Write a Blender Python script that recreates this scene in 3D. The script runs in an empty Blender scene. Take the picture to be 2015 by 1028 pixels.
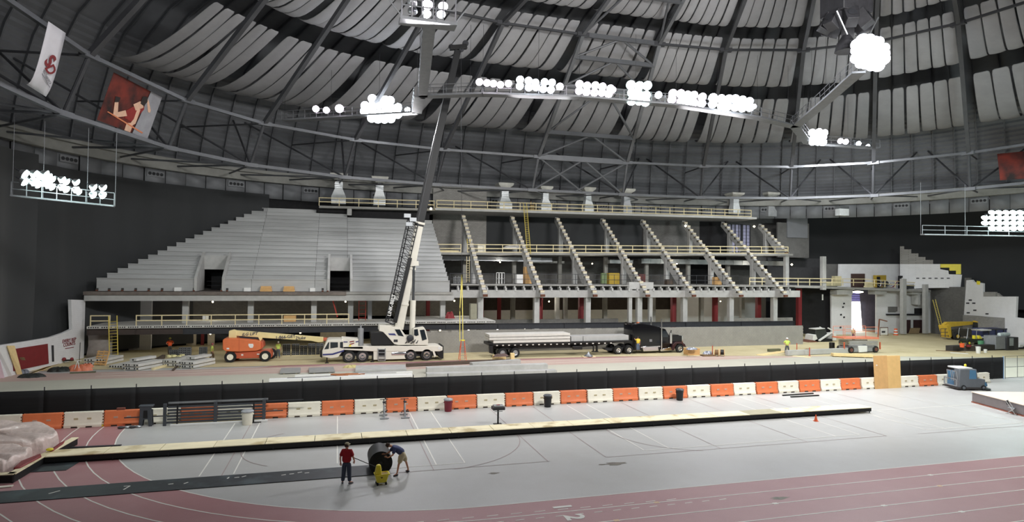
import bpy, bmesh, math, random
from mathutils import Vector, Matrix
random.seed(7)
PI = math.pi
sc = bpy.context.scene
COL = sc.collection
# ---------------------------------------------------------------- camera
F, CX, CY, EYE = 1213.0, 1007.5, 514.0, 9.3
def _n(a, b, c):
    return Vector((a, b, c)).normalized()
AX = _n(5300 - CX, -(588 - CY), -F)
AY = _n(664 - CX, -(535 - CY), -F)
AY = (AY - AX * AY.dot(AX)).normalized()
AZ = AX.cross(AY)
ROT = Matrix((AX, AY, AZ))                 # camera space -> world
CAM = Vector((0, 0, EYE))
cd = bpy.data.cameras.new('camera')
cam = bpy.data.objects.new('camera', cd)
COL.objects.link(cam)
cam.matrix_world = Matrix.Translation(CAM) @ ROT.to_4x4()
cd.sensor_width = 36.0
cd.lens = F / 2015.0 * 36.0
cd.clip_end = 600
cd.clip_start = 0.1
sc.camera = cam
# ---------------------------------------------------------------- world, exposure
sc.view_settings.view_transform = 'Standard'
sc.view_settings.look = 'None'
sc.view_settings.exposure = 0.0
sc.view_settings.gamma = 1.0
sc.view_settings.use_curve_mapping = False
w = bpy.data.worlds.new('hall_air')
sc.world = w
w.use_nodes = True
w.node_tree.nodes['Background'].inputs[0].default_value = (0.92, 0.95, 1.0, 1)
w.node_tree.nodes['Background'].inputs[1].default_value = 0.085
# ---------------------------------------------------------------- lights of the hall (floodlight racks, plus unseen lights for the stand)
def area(loc, target, size, power, color=(1, 0.98, 0.95), sy=None, spread=PI):
    l = bpy.data.lights.new('floodlight_beam', 'AREA')
    l.energy = power
    l.color = color
    l.shape = 'RECTANGLE'
    l.size = size
    l.size_y = sy or size
    l.spread = spread
    o = bpy.data.objects.new('floodlight_beam', l)
    o.location = loc
    o.rotation_euler = (Vector(target) - Vector(loc)).to_track_quat('-Z', 'Y').to_euler()
    COL.objects.link(o)
    o['kind'] = 'helper'
    return o
LP = 2250
area((6, 72, 26.5), (8, 52, 0), 5, LP * .95, (1, .98, 1), 1.2)
area((20, 61, 26.5), (22, 52, 0), 7, LP * .8, (1, .96, 1), 1.2)
area((40, 60, 26.5), (42, 50, 0), 9, LP * 1.3, (1, .97, 1), 1.2)
area((42.5, 40, 26.5), (40, 24, 0), 5, LP * 4.0, (.97, .99, 1), 3)
area((6, 44, 26.5), (3, 30, 0), 3, LP * .5, (1, .97, 1), 1.2)
area((64, 67, 26), (70, 74, 4), 5, LP * 1.8, (.97, .98, 1), 1.2)
area((-13, 42, 15.0), (10, 60, 2), 5, LP * .4, (.86, 1, .97), 1)
area((62, 42, 15.5), (74, 76, 3), 5, LP * 1.5, (.86, 1, .97), 1.2)
area((30, 20, 27), (30, 86, 9), 12, LP * 4.0, (1, .98, .95), 3, 2.2)  # unseen light without a rack, dedicated to the stand
area((-2, 22, 27), (-4, 80, 8), 9, LP * 1.55, (1, .98, .96), 3, 2.2)  # second unseen light for the stand, also without a rack
def glow(loc, power, r=1.2):
    l = bpy.data.lights.new('floodlight_spill', 'POINT')
    l.energy = power
    l.shadow_soft_size = r
    l.color = (.96, .98, 1)
    o = bpy.data.objects.new('floodlight_spill', l)
    o.location = loc
    COL.objects.link(o)
    o['kind'] = 'helper'
glow((6, 71, 27.2), 909)
glow((40, 59, 27.4), 1050)
glow((22, 59, 27.4), 525)
glow((42.5, 40, 27.2), 1120)
glow((63, 67, 25.5), 525)
glow((-19.5, 52, 15.2), 315)
glow((74, 52, 15.2), 385)
# ---------------------------------------------------------------- pixel rays
def ray(x, y):
    return (ROT @ Vector((x - CX, -(y - CY), -F))).normalized()
def G(x, y, z=0.0):
    d = ray(x, y)
    return CAM + d * ((z - EYE) / d.z)
def GY(x, y, Y):
    d = ray(x, y)
    return CAM + d * (Y / d.y)
def GX(x, y, X):
    d = ray(x, y)
    return CAM + d * (X / d.x)
def GV(x, y, a, b):                        # vertical plane through ground points a, b
    n = Vector((b[1] - a[1], -(b[0] - a[0]), 0))
    d = ray(x, y)
    t = n.dot(Vector((a[0], a[1], 0)) - CAM) / n.dot(d)
    return CAM + d * t
# ---------------------------------------------------------------- materials
def lin(c):
    r = []
    for v in c:
        v = v / 255.0
        r.append(v / 12.92 if v <= 0.04045 else ((v + 0.055) / 1.055) ** 2.4)
    return r
MATS = {}
def mat(key, rgb=None, rough=.7, metal=0.0, var=.12, scale=2.0, bump=0.0, rand=0.0, emit=0.0, blocks=None,
        stretch=None, alpha=None, detail=4, patch=0.0, patchcol=None, bumpscale=None):
    if key in MATS:
        return MATS[key]
    m = bpy.data.materials.new(key)
    MATS[key] = m
    m.use_nodes = True
    nt = m.node_tree
    N = nt.nodes
    L = nt.links
    bs = N['Principled BSDF']
    c = lin(rgb)
    bs.inputs['Roughness'].default_value = rough
    bs.inputs['Metallic'].default_value = metal
    tc = N.new('ShaderNodeTexCoord')
    mp = N.new('ShaderNodeMapping')
    L.new(tc.outputs['Object'], mp.inputs[0])
    if stretch:
        mp.inputs['Scale'].default_value = stretch
    nz = N.new('ShaderNodeTexNoise')
    nz.inputs['Scale'].default_value = scale
    nz.inputs['Detail'].default_value = detail
    nz.inputs['Roughness'].default_value = .65
    L.new(mp.outputs[0], nz.inputs['Vector'])
    mr = N.new('ShaderNodeMapRange')
    mr.inputs['From Min'].default_value = .3
    mr.inputs['From Max'].default_value = .7
    mr.inputs['To Min'].default_value = 1 - var
    mr.inputs['To Max'].default_value = 1 + var
    L.new(nz.outputs['Fac'], mr.inputs[0])
    val = mr.outputs[0]
    if rand:
        oi = N.new('ShaderNodeObjectInfo')
        m2 = N.new('ShaderNodeMapRange')
        m2.inputs['To Min'].default_value = 1 - rand
        m2.inputs['To Max'].default_value = 1 + rand
        L.new(oi.outputs['Random'], m2.inputs[0])
        mm = N.new('ShaderNodeMath')
        mm.operation = 'MULTIPLY'
        L.new(val, mm.inputs[0])
        L.new(m2.outputs[0], mm.inputs[1])
        val = mm.outputs[0]
    vm = N.new('ShaderNodeVectorMath')
    vm.operation = 'SCALE'
    vm.inputs[0].default_value = c
    L.new(val, vm.inputs['Scale'])
    out = vm.outputs[0]
    h = nz.outputs['Fac']
    if patch:
        n3 = N.new('ShaderNodeTexNoise')
        n3.inputs['Scale'].default_value = patch
        n3.inputs['Detail'].default_value = 6
        L.new(tc.outputs['Object'], n3.inputs['Vector'])
        r3 = N.new('ShaderNodeMapRange')
        r3.inputs['From Min'].default_value = .52
        r3.inputs['From Max'].default_value = .68
        L.new(n3.outputs['Fac'], r3.inputs[0])
        mx = N.new('ShaderNodeMix')
        mx.data_type = 'RGBA'
        L.new(r3.outputs[0], mx.inputs[0])
        L.new(out, mx.inputs[6])
        mx.inputs[7].default_value = (*lin(patchcol), 1)
        out = mx.outputs[2]
    if blocks:
        bw, bh, mort = blocks[:3]
        bv = blocks[3] if len(blocks) > 3 else .09
        sx = N.new('ShaderNodeSeparateXYZ')
        L.new(tc.outputs['Object'], sx.inputs[0])
        ad = N.new('ShaderNodeMath')
        L.new(sx.outputs[0], ad.inputs[0])
        L.new(sx.outputs[1], ad.inputs[1])
        cb = N.new('ShaderNodeCombineXYZ')
        L.new(ad.outputs[0], cb.inputs[0])
        L.new(sx.outputs[2], cb.inputs[1])
        bt = N.new('ShaderNodeTexBrick')
        bt.inputs['Scale'].default_value = 1
        bt.inputs['Brick Width'].default_value = bw
        bt.inputs['Row Height'].default_value = bh
        bt.inputs['Mortar Size'].default_value = .012
        bt.inputs['Color1'].default_value = (1 - bv, 1 - bv, 1 - bv, 1)
        bt.inputs['Color2'].default_value = (1 + bv * .8, 1 + bv * .8, 1 + bv * .8, 1)
        bt.inputs['Mortar'].default_value = (mort, mort, mort, 1)
        L.new(cb.outputs[0], bt.inputs['Vector'])
        mu = N.new('ShaderNodeVectorMath')
        mu.operation = 'MULTIPLY'
        L.new(out, mu.inputs[0])
        L.new(bt.outputs['Color'], mu.inputs[1])
        out = mu.outputs[0]
        bu = N.new('ShaderNodeBump')
        bu.inputs['Strength'].default_value = .5
        bu.inputs['Distance'].default_value = .02
        bu.invert = True
        L.new(bt.outputs['Fac'], bu.inputs['Height'])
        L.new(bu.outputs[0], bs.inputs['Normal'])
    L.new(out, bs.inputs['Base Color'])
    if bump and not blocks:
        bu = N.new('ShaderNodeBump')
        bu.inputs['Strength'].default_value = bump
        bu.inputs['Distance'].default_value = .05
        if bumpscale:
            n4 = N.new('ShaderNodeTexNoise')
            n4.inputs['Scale'].default_value = bumpscale
            L.new(mp.outputs[0], n4.inputs['Vector'])
            h = n4.outputs['Fac']
        L.new(h, bu.inputs['Height'])
        L.new(bu.outputs[0], bs.inputs['Normal'])
    if emit:
        bs.inputs['Emission Color'].default_value = (*c, 1)
        bs.inputs['Emission Strength'].default_value = emit
    if alpha is not None:
        bs.inputs['Alpha'].default_value = alpha
    return m
ORD = ['first', 'second', 'third', 'fourth', 'fifth', 'sixth', 'seventh', 'eighth', 'ninth', 'tenth', 'eleventh', 'twelfth', 'thirteenth', 'fourteenth']
CONC = mat('precast_concrete', (176, 176, 174), .85, var=.10, scale=1.2, rand=.06, bump=.15)
CONC2 = mat('cast_concrete', (150, 149, 145), .9, var=.14, scale=.8, rand=.05)
CONCD = mat('old_dark_concrete', (104, 103, 101), .9, var=.18, scale=.7)
BLOCK = mat('grey_blockwork', (150, 148, 144), .92, var=.08, scale=.6, blocks=(.41, .2, .72), rand=.02)
BLOCKD = mat('dark_grey_blockwork', (108, 107, 105), .92, var=.12, scale=.5, blocks=(.41, .2, .75), rand=.03)  # darker copy of the grey blockwork tone
PAINTW = mat('white_painted_block', (226, 226, 228), .7, var=.05, scale=.6, blocks=(.41, .2, .93, .015))
WHITE = mat('white_paint', (228, 228, 226), .5, var=.04)
CREAMW = mat('weathered_cream_plastic', (236, 231, 214), .55, var=.07, scale=1.5, rand=.04)
ORANGE = mat('barrier_orange_plastic', (222, 122, 76), .5, var=.1, scale=1.2, rand=.05)
LUMBER = mat('raw_lumber', (226, 204, 160), .75, var=.1, scale=6, stretch=(1, 5, 5), rand=.05)
PLY = mat('plywood', (232, 206, 150), .7, var=.08, scale=1.5, stretch=(1, 4, 4), rand=.04)
PLYF = mat('pale_floor_plywood', (243, 232, 196), .7, var=.1, scale=.9, stretch=(1, 3, 1), rand=.05, patch=.9, patchcol=(196, 178, 134))
OSB = mat('tan_plywood', (214, 170, 112), .7, var=.08, scale=2.5, rand=.03)
STEELD = mat('dark_steel', (56, 57, 62), .55, .3, var=.15, scale=2)
STEELM = mat('roof_truss_steel', (62, 63, 67), .6, .1, var=.15, scale=.7)
STEELL = mat('grey_ring_steel', (92, 94, 98), .5, .2, var=.12, scale=.8)
GALV = mat('galvanised_steel', (176, 180, 184), .35, .8, var=.1, scale=2)
CHROME = mat('chrome', (220, 222, 226), .15, 1.0, var=.03)
BLACK = mat('black_paint', (20, 20, 22), .45, var=.2)
RUBBER = mat('tyre_rubber', (30, 30, 31), .85, var=.2)
GLASS = mat('dark_cab_glass', (38, 44, 50), .08, var=.05)
RUST = mat('rusty_iron', (98, 60, 44), .85, var=.25, scale=4)
MAROON = mat('maroon_paint', (124, 34, 40), .6, var=.08)
VOID = mat('unlit_back_wall', (34, 34, 36), .95, var=.2)  # shade of unlit interiors and gaps put into a near-black colour
YEL = mat('safety_yellow', (238, 222, 60), .45, var=.05)
LADY = mat('ladder_yellow_fibreglass', (222, 200, 96), .6, var=.08)
RAILW = mat('timber_guard_rail', (222, 208, 166), .75, var=.1, scale=3)
SKIN = mat('skin', (206, 150, 122), .6, var=.04, scale=8)
# ---------------------------------------------------------------- mesh builder
class MB:
    def __init__(s):
        s.v, s.f = [], []
    def add(s, vs, fs):
        b = len(s.v)
        s.v += [tuple(p) for p in vs]
        s.f += [tuple(i + b for i in f) for f in fs]
        return s
    def box(s, x0, x1, y0, y1, z0, z1):
        return s.add([(x0, y0, z0), (x1, y0, z0), (x1, y1, z0), (x0, y1, z0), (x0, y0, z1), (x1, y0, z1), (x1, y1, z1), (x0, y1, z1)],
                     [(3, 2, 1, 0), (4, 5, 6, 7), (0, 1, 5, 4), (1, 2, 6, 5), (2, 3, 7, 6), (3, 0, 4, 7)])
    def beam(s, p, q, w, h=None, up=(0, 0, 1), w2=None, h2=None):
        p, q = Vector(p), Vector(q)
        h = h or w
        d = (q - p).normalized()
        u = Vector(up)
        if abs(d.dot(u)) > .98:
            u = Vector((0, 1, 0))
        a = d.cross(u).normalized()
        b = a.cross(d).normalized()
        vs = []
        for c, ww, hh in ((p, w, h), (q, w2 or w, h2 or h)):
            for i, j in ((-1, -1), (1, -1), (1, 1), (-1, 1)):
                vs.append(c + a * i * ww / 2 + b * j * hh / 2)
        return s.add(vs, [(0, 1, 2, 3), (7, 6, 5, 4), (0, 4, 5, 1), (1, 5, 6, 2), (2, 6, 7, 3), (3, 7, 4, 0)])
    def tube(s, p, q, r, n=8, r2=None):
        p, q = Vector(p), Vector(q)
        d = (q - p).normalized()
        u = Vector((0, 0, 1)) if abs(d.z) < .9 else Vector((0, 1, 0))
        a = d.cross(u).normalized()
        b = a.cross(d)
        vs = []
        for c, rr in ((p, r), (q, r if r2 is None else r2)):
            for k in range(n):
                t = 2 * PI * k / n
                vs.append(c + a * math.cos(t) * rr + b * math.sin(t) * rr)
        return s.add(vs, [tuple(range(n - 1, -1, -1)), tuple(range(n, 2 * n))] +
                     [(k, (k + 1) % n, n + (k + 1) % n, n + k) for k in range(n)])
    def path(s, pts, r, n=6):
        for a, b in zip(pts, pts[1:]):
            s.tube(a, b, r, n)
        return s
    def lathe(s, prof, c=(0, 0, 0), n=16, ax='z', a0=0.0):
        vs = []
        for r, h in prof:
            for k in range(n):
                t = 2 * PI * k / n + a0
                x, y = r * math.cos(t), r * math.sin(t)
                if ax == 'z':
                    p = (c[0] + x, c[1] + y, c[2] + h)
                elif ax == 'y':
                    p = (c[0] + x, c[1] + h, c[2] - y)
                else:
                    p = (c[0] + h, c[1] + x, c[2] + y)
                vs.append(p)
        m = len(prof)
        fs = [(i * n + k, i * n + (k + 1) % n, (i + 1) * n + (k + 1) % n, (i + 1) * n + k) for i in range(m - 1) for k in range(n)]
        fs += [tuple(range(n - 1, -1, -1)), tuple(range((m - 1) * n, m * n))]
        return s.add(vs, fs)
    def prism(s, poly, a, b, ax='y'):
        n = len(poly)
        def P(u, v, w_):
            return (u, w_, v) if ax == 'y' else ((w_, u, v) if ax == 'x' else (u, v, w_))
        vs = [P(u, v, a) for u, v in poly] + [P(u, v, b) for u, v in poly]
        return s.add(vs, [tuple(range(n)), tuple(range(2 * n - 1, n - 1, -1))] + [(k, n + k, n + (k + 1) % n, (k + 1) % n) for k in range(n)])
    def grid(s, rows, thick=None):
        m, n = len(rows), len(rows[0])
        vs = [p for r in rows for p in r]
        fs = [(i * n + j, i * n + j + 1, (i + 1) * n + j + 1, (i + 1) * n + j) for i in range(m - 1) for j in range(n - 1)]
        return s.add(vs, fs)
    def sphere(s, c, r, n=12, m=8, sc_=(1, 1, 1)):
        prof = [(r * max(math.sin(PI * i / m), .001), -r * math.cos(PI * i / m)) for i in range(m + 1)]
        b = len(s.v)
        s.lathe(prof, (0, 0, 0), n)
        for i in range(b, len(s.v)):
            x, y, z = s.v[i]
            s.v[i] = (c[0] + x * sc_[0], c[1] + y * sc_[1], c[2] + z * sc_[2])
        return s
    def xf(s, M):
        s.v = [tuple(M @ Vector(p)) for p in s.v]
        return s
    def build(s, name, m, parent=None, bevel=0, solid=0, sub=0, loc=None, **tags):
        me = bpy.data.meshes.new(name)
        vs = s.v
        if loc is not None:
            vs = [(p[0] - loc[0], p[1] - loc[1], p[2] - loc[2]) for p in vs]
        me.from_pydata(vs, [], s.f)
        me.validate()
        bm = bmesh.new()
        bm.from_mesh(me)
        bmesh.ops.recalc_face_normals(bm, faces=bm.faces)
        bm.to_mesh(me)
        bm.free()
        me.polygons.foreach_set('use_smooth', [True] * len(me.polygons))
        me.set_sharp_from_angle(angle=math.radians(38))
        if m:
            me.materials.append(m)
        o = bpy.data.objects.new(name, me)
        COL.objects.link(o)
        if parent is not None:
            o.parent = parent
        if loc is not None:
            o.location = loc
        if bevel:
            b = o.modifiers.new('bevel', 'BEVEL')
            b.width = bevel
            b.segments = 2
            b.limit_method = 'ANGLE'
        if solid:
            b = o.modifiers.new('solid', 'SOLIDIFY')
            b.thickness = solid
        if sub:
            b = o.modifiers.new('sub', 'SUBSURF')
            b.levels = b.render_levels = sub
        for k, v in tags.items():
            o[k] = v
        return o
def tag(o, label, cat, group=None, kind=None):
    o['label'] = label
    o['category'] = cat
    if group:
        o['group'] = group
    if kind:
        o['kind'] = kind
    return o
def thing(name, label, cat, loc=(0, 0, 0), rz=0.0, group=None):
    o = bpy.data.objects.new(name, None)
    o.empty_display_size = .2
    COL.objects.link(o)
    o.location = loc
    o.rotation_euler = (0, 0, rz)
    return tag(o, label, cat, group)
def struct(o):
    o['kind'] = 'structure'
    return o
def sempty(name):
    o = bpy.data.objects.new(name, None)
    COL.objects.link(o)
    o['kind'] = 'structure'
    return o
def dup(root, loc, rz=0.0, label=None, group=None):
    def cp(o, par):
        c = o.copy()
        COL.objects.link(c)
        c.parent = par
        for ch in kids_of(o):
            cp(ch, c)
        return c
    r = cp(root, None)
    r.location = loc
    r.rotation_euler = (0, 0, rz)
    if label:
        r['label'] = label
    if group:
        r['group'] = group
    return r
KC = {}
def kids_of(o):
    if o.name not in KC:
        KC[o.name] = [k for k in o.children]
    return KC[o.name]
def text(body, size, m, parent, M, ext=.005, align='CENTER', name='lettering', shear=0, font_w=1.0):
    cu = bpy.data.curves.new(name, 'FONT')
    cu.body = body
    cu.size = size
    cu.extrude = ext
    cu.align_x = align
    cu.align_y = 'CENTER'
    cu.shear = shear
    cu.offset = 0.012 * size * font_w
    cu.materials.append(m)
    cu.resolution_u = 3
    tmp = bpy.data.objects.new(name, cu)
    me = bpy.data.meshes.new_from_object(tmp)
    bpy.data.objects.remove(tmp)
    o = bpy.data.objects.new(name, me)
    COL.objects.link(o)
    o.parent = parent
    o.matrix_local = M
    return o
def facing(loc, rz=0.0):                    # upright text facing -Y, at loc
    return Matrix.Translation(loc) @ Matrix.Rotation(rz, 4, 'Z') @ Matrix.Rotation(PI / 2, 4, 'X')
# ================================================================ THE SETTING
def floor_mat(key, rgb, dirt, rough=.42, s=.12, amt=.55):
    m = bpy.data.materials.new(key)
    m.use_nodes = True
    N, L = m.node_tree.nodes, m.node_tree.links
    bs = N['Principled BSDF']
    tc = N.new('ShaderNodeTexCoord')
    a = N.new('ShaderNodeTexNoise'); a.inputs['Scale'].default_value = s; a.inputs['Detail'].default_value = 8; a.inputs['Roughness'].default_value = .7
    b = N.new('ShaderNodeTexNoise'); b.inputs['Scale'].default_value = 30; b.inputs['Detail'].default_value = 2
    L.new(tc.outputs['Object'], a.inputs['Vector']); L.new(tc.outputs['Object'], b.inputs['Vector'])
    r = N.new('ShaderNodeMapRange'); r.inputs['From Min'].default_value = .4; r.inputs['From Max'].default_value = .72
    r.inputs['To Max'].default_value = amt
    L.new(a.outputs['Fac'], r.inputs[0])
    mx = N.new('ShaderNodeMix'); mx.data_type = 'RGBA'
    L.new(r.outputs[0], mx.inputs[0])
    mx.inputs[6].default_value = (*lin(rgb), 1); mx.inputs[7].default_value = (*lin(dirt), 1)
    r2 = N.new('ShaderNodeMapRange'); r2.inputs['To Min'].default_value = .86; r2.inputs['To Max'].default_value = 1.14
    L.new(b.outputs['Fac'], r2.inputs[0])
    v = N.new('ShaderNodeVectorMath'); v.operation = 'SCALE'
    L.new(mx.outputs[2], v.inputs[0]); L.new(r2.outputs[0], v.inputs['Scale'])
    L.new(v.outputs[0], bs.inputs['Base Color'])
    rr = N.new('ShaderNodeMapRange'); rr.inputs['To Min'].default_value = rough - .08; rr.inputs['To Max'].default_value = rough + .12
    L.new(a.outputs['Fac'], rr.inputs[0]); L.new(rr.outputs[0], bs.inputs['Roughness'])
    MATS[key] = m
    return m
GREYF = floor_mat('grey_sports_floor', (186, 186, 184), (166, 164, 158))
TRACK = floor_mat('maroon_track_rubber', (166, 118, 120), (190, 154, 154), .5)
DUST = floor_mat('dusty_plywood_cover', (204, 192, 154), (178, 164, 124), .8, .25, .8)
TRACKD = floor_mat('dusty_track', (186, 160, 152), (196, 182, 162), .8, .15)
GREYD = floor_mat('dusty_grey_floor', (186, 184, 170), (172, 168, 156), .8, .2)
LINEW = mat('line_white', (232, 230, 222), .6, var=.06, scale=1)
LINEB = mat('line_brown_red', (164, 148, 146), .6, var=.08, scale=1)
LINEG = mat('line_grey_blue', (140, 142, 150), .6, var=.08, scale=1)
floor = struct(MB().box(-60, 150, -30, 120, -.3, 0).build('floor', GREYF))
TCX, TCY, TR = 6.0, 41.9, 17.8              # track bend
def oval(r, x1=150, n=48, full=True):
    pts = [(x1, TCY - r)]
    for k in range(n + 1):
        t = -PI / 2 - PI * k / n
        pts.append((TCX + r * math.cos(t), TCY + r * math.sin(t)))
    pts.append((x1, TCY + r))
    return pts
def strip_mesh(pa, pb, z):
    mb = MB()
    vs = [(x, y, z) for x, y in pa] + [(x, y, z) for x, y in pb]
    n = len(pa)
    mb.add(vs, [(i, i + 1, n + i + 1, n + i) for i in range(n - 1)])
    return mb
o = strip_mesh(oval(TR), oval(TR + 7.9), .004).build('running_track', TRACK, floor); o['kind'] = 'stuff'
for k in range(7):
    r = TR + 1.29 * k
    a = strip_mesh(oval(r - .03), oval(r + .03), .009)
    a.build('lane_line', LINEW, floor)
# far half of the hall floor: dusty work zone on top of the track
MB().add([(-30, 59.7, .014), (150, 59.7, .014), (150, 63.6, .014), (-30, 63.6, .014)], [(0, 1, 2, 3)]).build('dusty_track_strip', TRACKD, floor)
MB().add([(-40, 43.4, .012), (150, 43.4, .012), (150, 59.7, .012), (-40, 59.7, .012)], [(0, 1, 2, 3)]).build('dusty_floor_strip', GREYD, floor)
pts = [(-40, 65.5), (-20, 65.2), (-8, 64.6), (14, 64.8), (30, 64.4), (43, 62.6), (52, 60.5), (62, 58.5), (75, 55), (90, 50), (150, 46), (150, 110), (-40, 110)]
MB().add([(x, y, .020) for x, y in pts], [tuple(range(len(pts)))]).build('plywood_floor_cover', DUST, floor)
for k in range(2):
    y = 61.2 + 1.29 * k
    MB().box(-20, 70, y, y + .05, .015, .02).build('lane_line', LINEW, floor)
def fline(a, b, w=.06, m=LINEW, z=.010):
    a, b = Vector((a[0], a[1], z)), Vector((b[0], b[1], z))
    d = (b - a).normalized()
    n = Vector((-d.y, d.x, 0)) * w / 2
    MB().add([a - n, b - n, b + n, a + n], [(0, 1, 2, 3)]).build('court_line', m, floor)
Yb = 29.85
for x in (-5.85, -4.42):
    fline((x, 30.7), (x, 41.3))
fline((.14, 31.2), (.14, 41.3))
for x0 in (4.65,):
    fline((4.75, Yb), (4.75, 41.3), .07); fline((6.15, Yb), (6.15, 41.3)); fline((1.8, Yb), (6.15, Yb))
for x in (15.8, 17.3, 28.2, 29.9, 34.9, 36.4, 42.9):
    fline((x, Yb - .15), (x, 41.2 if x < 31 else 40))
fline((15.8, Yb - .15), (29.9, Yb - .15)); fline((34.9, Yb - .2), (48, Yb - .2)); fline((36.2, 34.75), (48, 34.75))
for x in (-4.9, 4.5, 10.2, 13.3, 20.0, 25.6, 31.2, 38.5):
    fline((x, 29.05), (x, 41.2), .045, LINEB)
fline((1.9, 29.1), (10.3, 29.1), .04, LINEB); fline((13.3, 29.05), (31.2, 29.05), .04, LINEB); fline((33.5, 29.0), (60, 29.0), .04, LINEB)
def farc(c, r, a0, a1, m=LINEB, w=.045):
    pa, pb = [], []
    for k in range(25):
        t = math.radians(a0 + (a1 - a0) * k / 24)
        pa.append((c[0] + (r - w / 2) * math.cos(t), c[1] + (r - w / 2) * math.sin(t)))
        pb.append((c[0] + (r + w / 2) * math.cos(t), c[1] + (r + w / 2) * math.sin(t)))
    strip_mesh(pa, pb, .011).build('court_line', m, floor)
farc((4.5, 34.5), 5.6, -80, 10); farc((20.5, 33.5), 4.9, 150, 250); farc((-1.0, 34.5), 3.6, 120, 235)
farc((38.5, 32.5), 3.6, 120, 235, LINEW)
# lane staggers and exchange marks
for k in range(16):
    x = -1.0 + k * .95
    fline((x, 23.25 - .02 * k), (x + .45, 23.27 - .02 * k), .05)
for k in range(14):
    x = 5.0 + k * .8
    fline((x, 22.45), (x + .35, 22.47), .05)
for lane, xs in ((1, (12.6, 27.0, 34.8)), (2, (10.2, 17.3, 26)), (3, (13, 21.5, 30)), (4, (19, 24))):
    for i, x in enumerate(xs):
        yy = TCY - TR - 1.29 * lane
        fline((x, yy), (x + .22, yy), .16, LINEW if i % 2 else mat('line_tan', (222, 190, 150), .6))
for s_, (x, y) in (('1', (8.75, 23.3)), ('2', (8.85, 22.2))):
    o = text(s_, 1.05, LINEW, floor, Matrix.Translation((x, y, .012)) @ Matrix.Rotation(-PI / 2, 4, 'Z'), .001, name='lane_number', font_w=3)
STAIN = mat('dark_floor_stain', (112, 106, 92), .6, var=.3, scale=3)
for (px, py, r) in ((1212, 913, .42), (973, 932, .2), (1185, 915, .15), (1535, 981, .3)):
    c = G(px, py)
    n = 14
    MB().add([(c.x + r * (1 + .35 * math.sin(3 * k + px)) * math.cos(2 * PI * k / n) * 1.3, c.y + .5 * r * (1 + .3 * math.cos(5 * k)) * math.sin(2 * PI * k / n), .008) for k in range(n)], [tuple(range(n))]).build('floor_stain', STAIN, floor)

# ---------------------------------------------------------------- dome geometry
DC, DA, DB, DN = (29.54, 26.99), 64.2, 66.8, 3.2
def S(s, phi, z):
    c, n = math.cos(phi), math.sin(phi)
    r = 1 / ((abs(c) / DA) ** DN + (abs(n) / DB) ** DN) ** (1 / DN)
    return Vector((DC[0] + s * r * c, DC[1] + s * r * n, z))
NODES = [math.radians(a) for a in (195, 181, 166.5, 152.6, 140.5, 131.1, 120.1, 108.5, 94.6, 80.1, 67.8, 55.1, 44.8, 34.2, 21, 7, -8, -22)]
DECK = mat('dark_roof_decking', (104, 106, 110), .75, .1, var=.1, scale=.4)
def deck_profile():
    return [(1.0, 22.6), (.993, 25), (.98, 28), (.962, 31), (.93, 34), (.87, 36.8), (.78, 38.8), (.64, 40.6), (.48, 42.6), (.3, 44.5), (.1, 45.6)]
ceiling = sempty('ceiling')
PROF = deck_profile()
def prof_at(t):
    t = t * (len(PROF) - 1)
    i = min(int(t), len(PROF) - 2)
    f = t - i
    return PROF[i][0] * (1 - f) + PROF[i + 1][0] * f, PROF[i][1] * (1 - f) + PROF[i + 1][1] * f
for a, b in zip(NODES, NODES[1:]):
    n = 5
    for k in range(n):
        p0, p1 = a + (b - a) * k / n, a + (b - a) * (k + 1) / n
        mb = MB()
        rows = []
        nr = 100 if DECK else 0
        for i in range(nr + 1):                       # corrugation runs around the bowl
            s_, z_ = prof_at(i / nr)
            ds = -.0028 if (i % 2 and i < 60) else 0
            rows.append([S(s_ + ds, p0, z_), S(s_ + ds, p1, z_)])
        mb.grid(rows)
        o = mb.build('deck_panel', DECK, ceiling)
        # roof joist on the seam
        mb = MB()
        q = [S(prof_at(i / 20)[0] - .008, p0, prof_at(i / 20)[1] - .15) for i in range(19)]
        for u, v in zip(q, q[1:]):
            mb.beam(u, v, .13, .34)
        mb.build('roof_joist', mat('joist_steel', (84, 86, 90), .7), ceiling)
# ring beam, vent wall
RINGC = mat('ring_beam_concrete', (138, 138, 134), .85, var=.15, scale=.5)
VENTW = mat('grey_wall_panel', (126, 128, 132), .8, var=.06, scale=.8, rand=.08)
wall_back = sempty('wall_back')
def ringband(s0, s1, z0, z1, m, name, par, a0=-22, a1=195, n=90):
    ra = [math.radians(a0 + (a1 - a0) * k / n) for k in range(n + 1)]
    mb = MB()
    mb.grid([[S(s0, t, z0) for t in ra], [S(s0, t, z1) for t in ra], [S(s1, t, z1) for t in ra], [S(s1, t, z0) for t in ra], [S(s0, t, z0) for t in ra]])
    return mb.build(name, m, par)
ringband(.985, 1.02, 21.2, 22.7, RINGC, 'ring_beam', wall_back)
ringband(.978, .985, 22.2, 22.5, RINGC, 'ring_ledge', wall_back)
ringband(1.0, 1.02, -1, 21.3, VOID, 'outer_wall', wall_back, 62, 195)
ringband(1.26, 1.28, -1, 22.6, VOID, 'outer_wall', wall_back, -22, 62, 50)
da = 1.9
a = -22.0
i = 0
LOUV = mat('louvre_dark', (44, 45, 48), .8)
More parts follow.
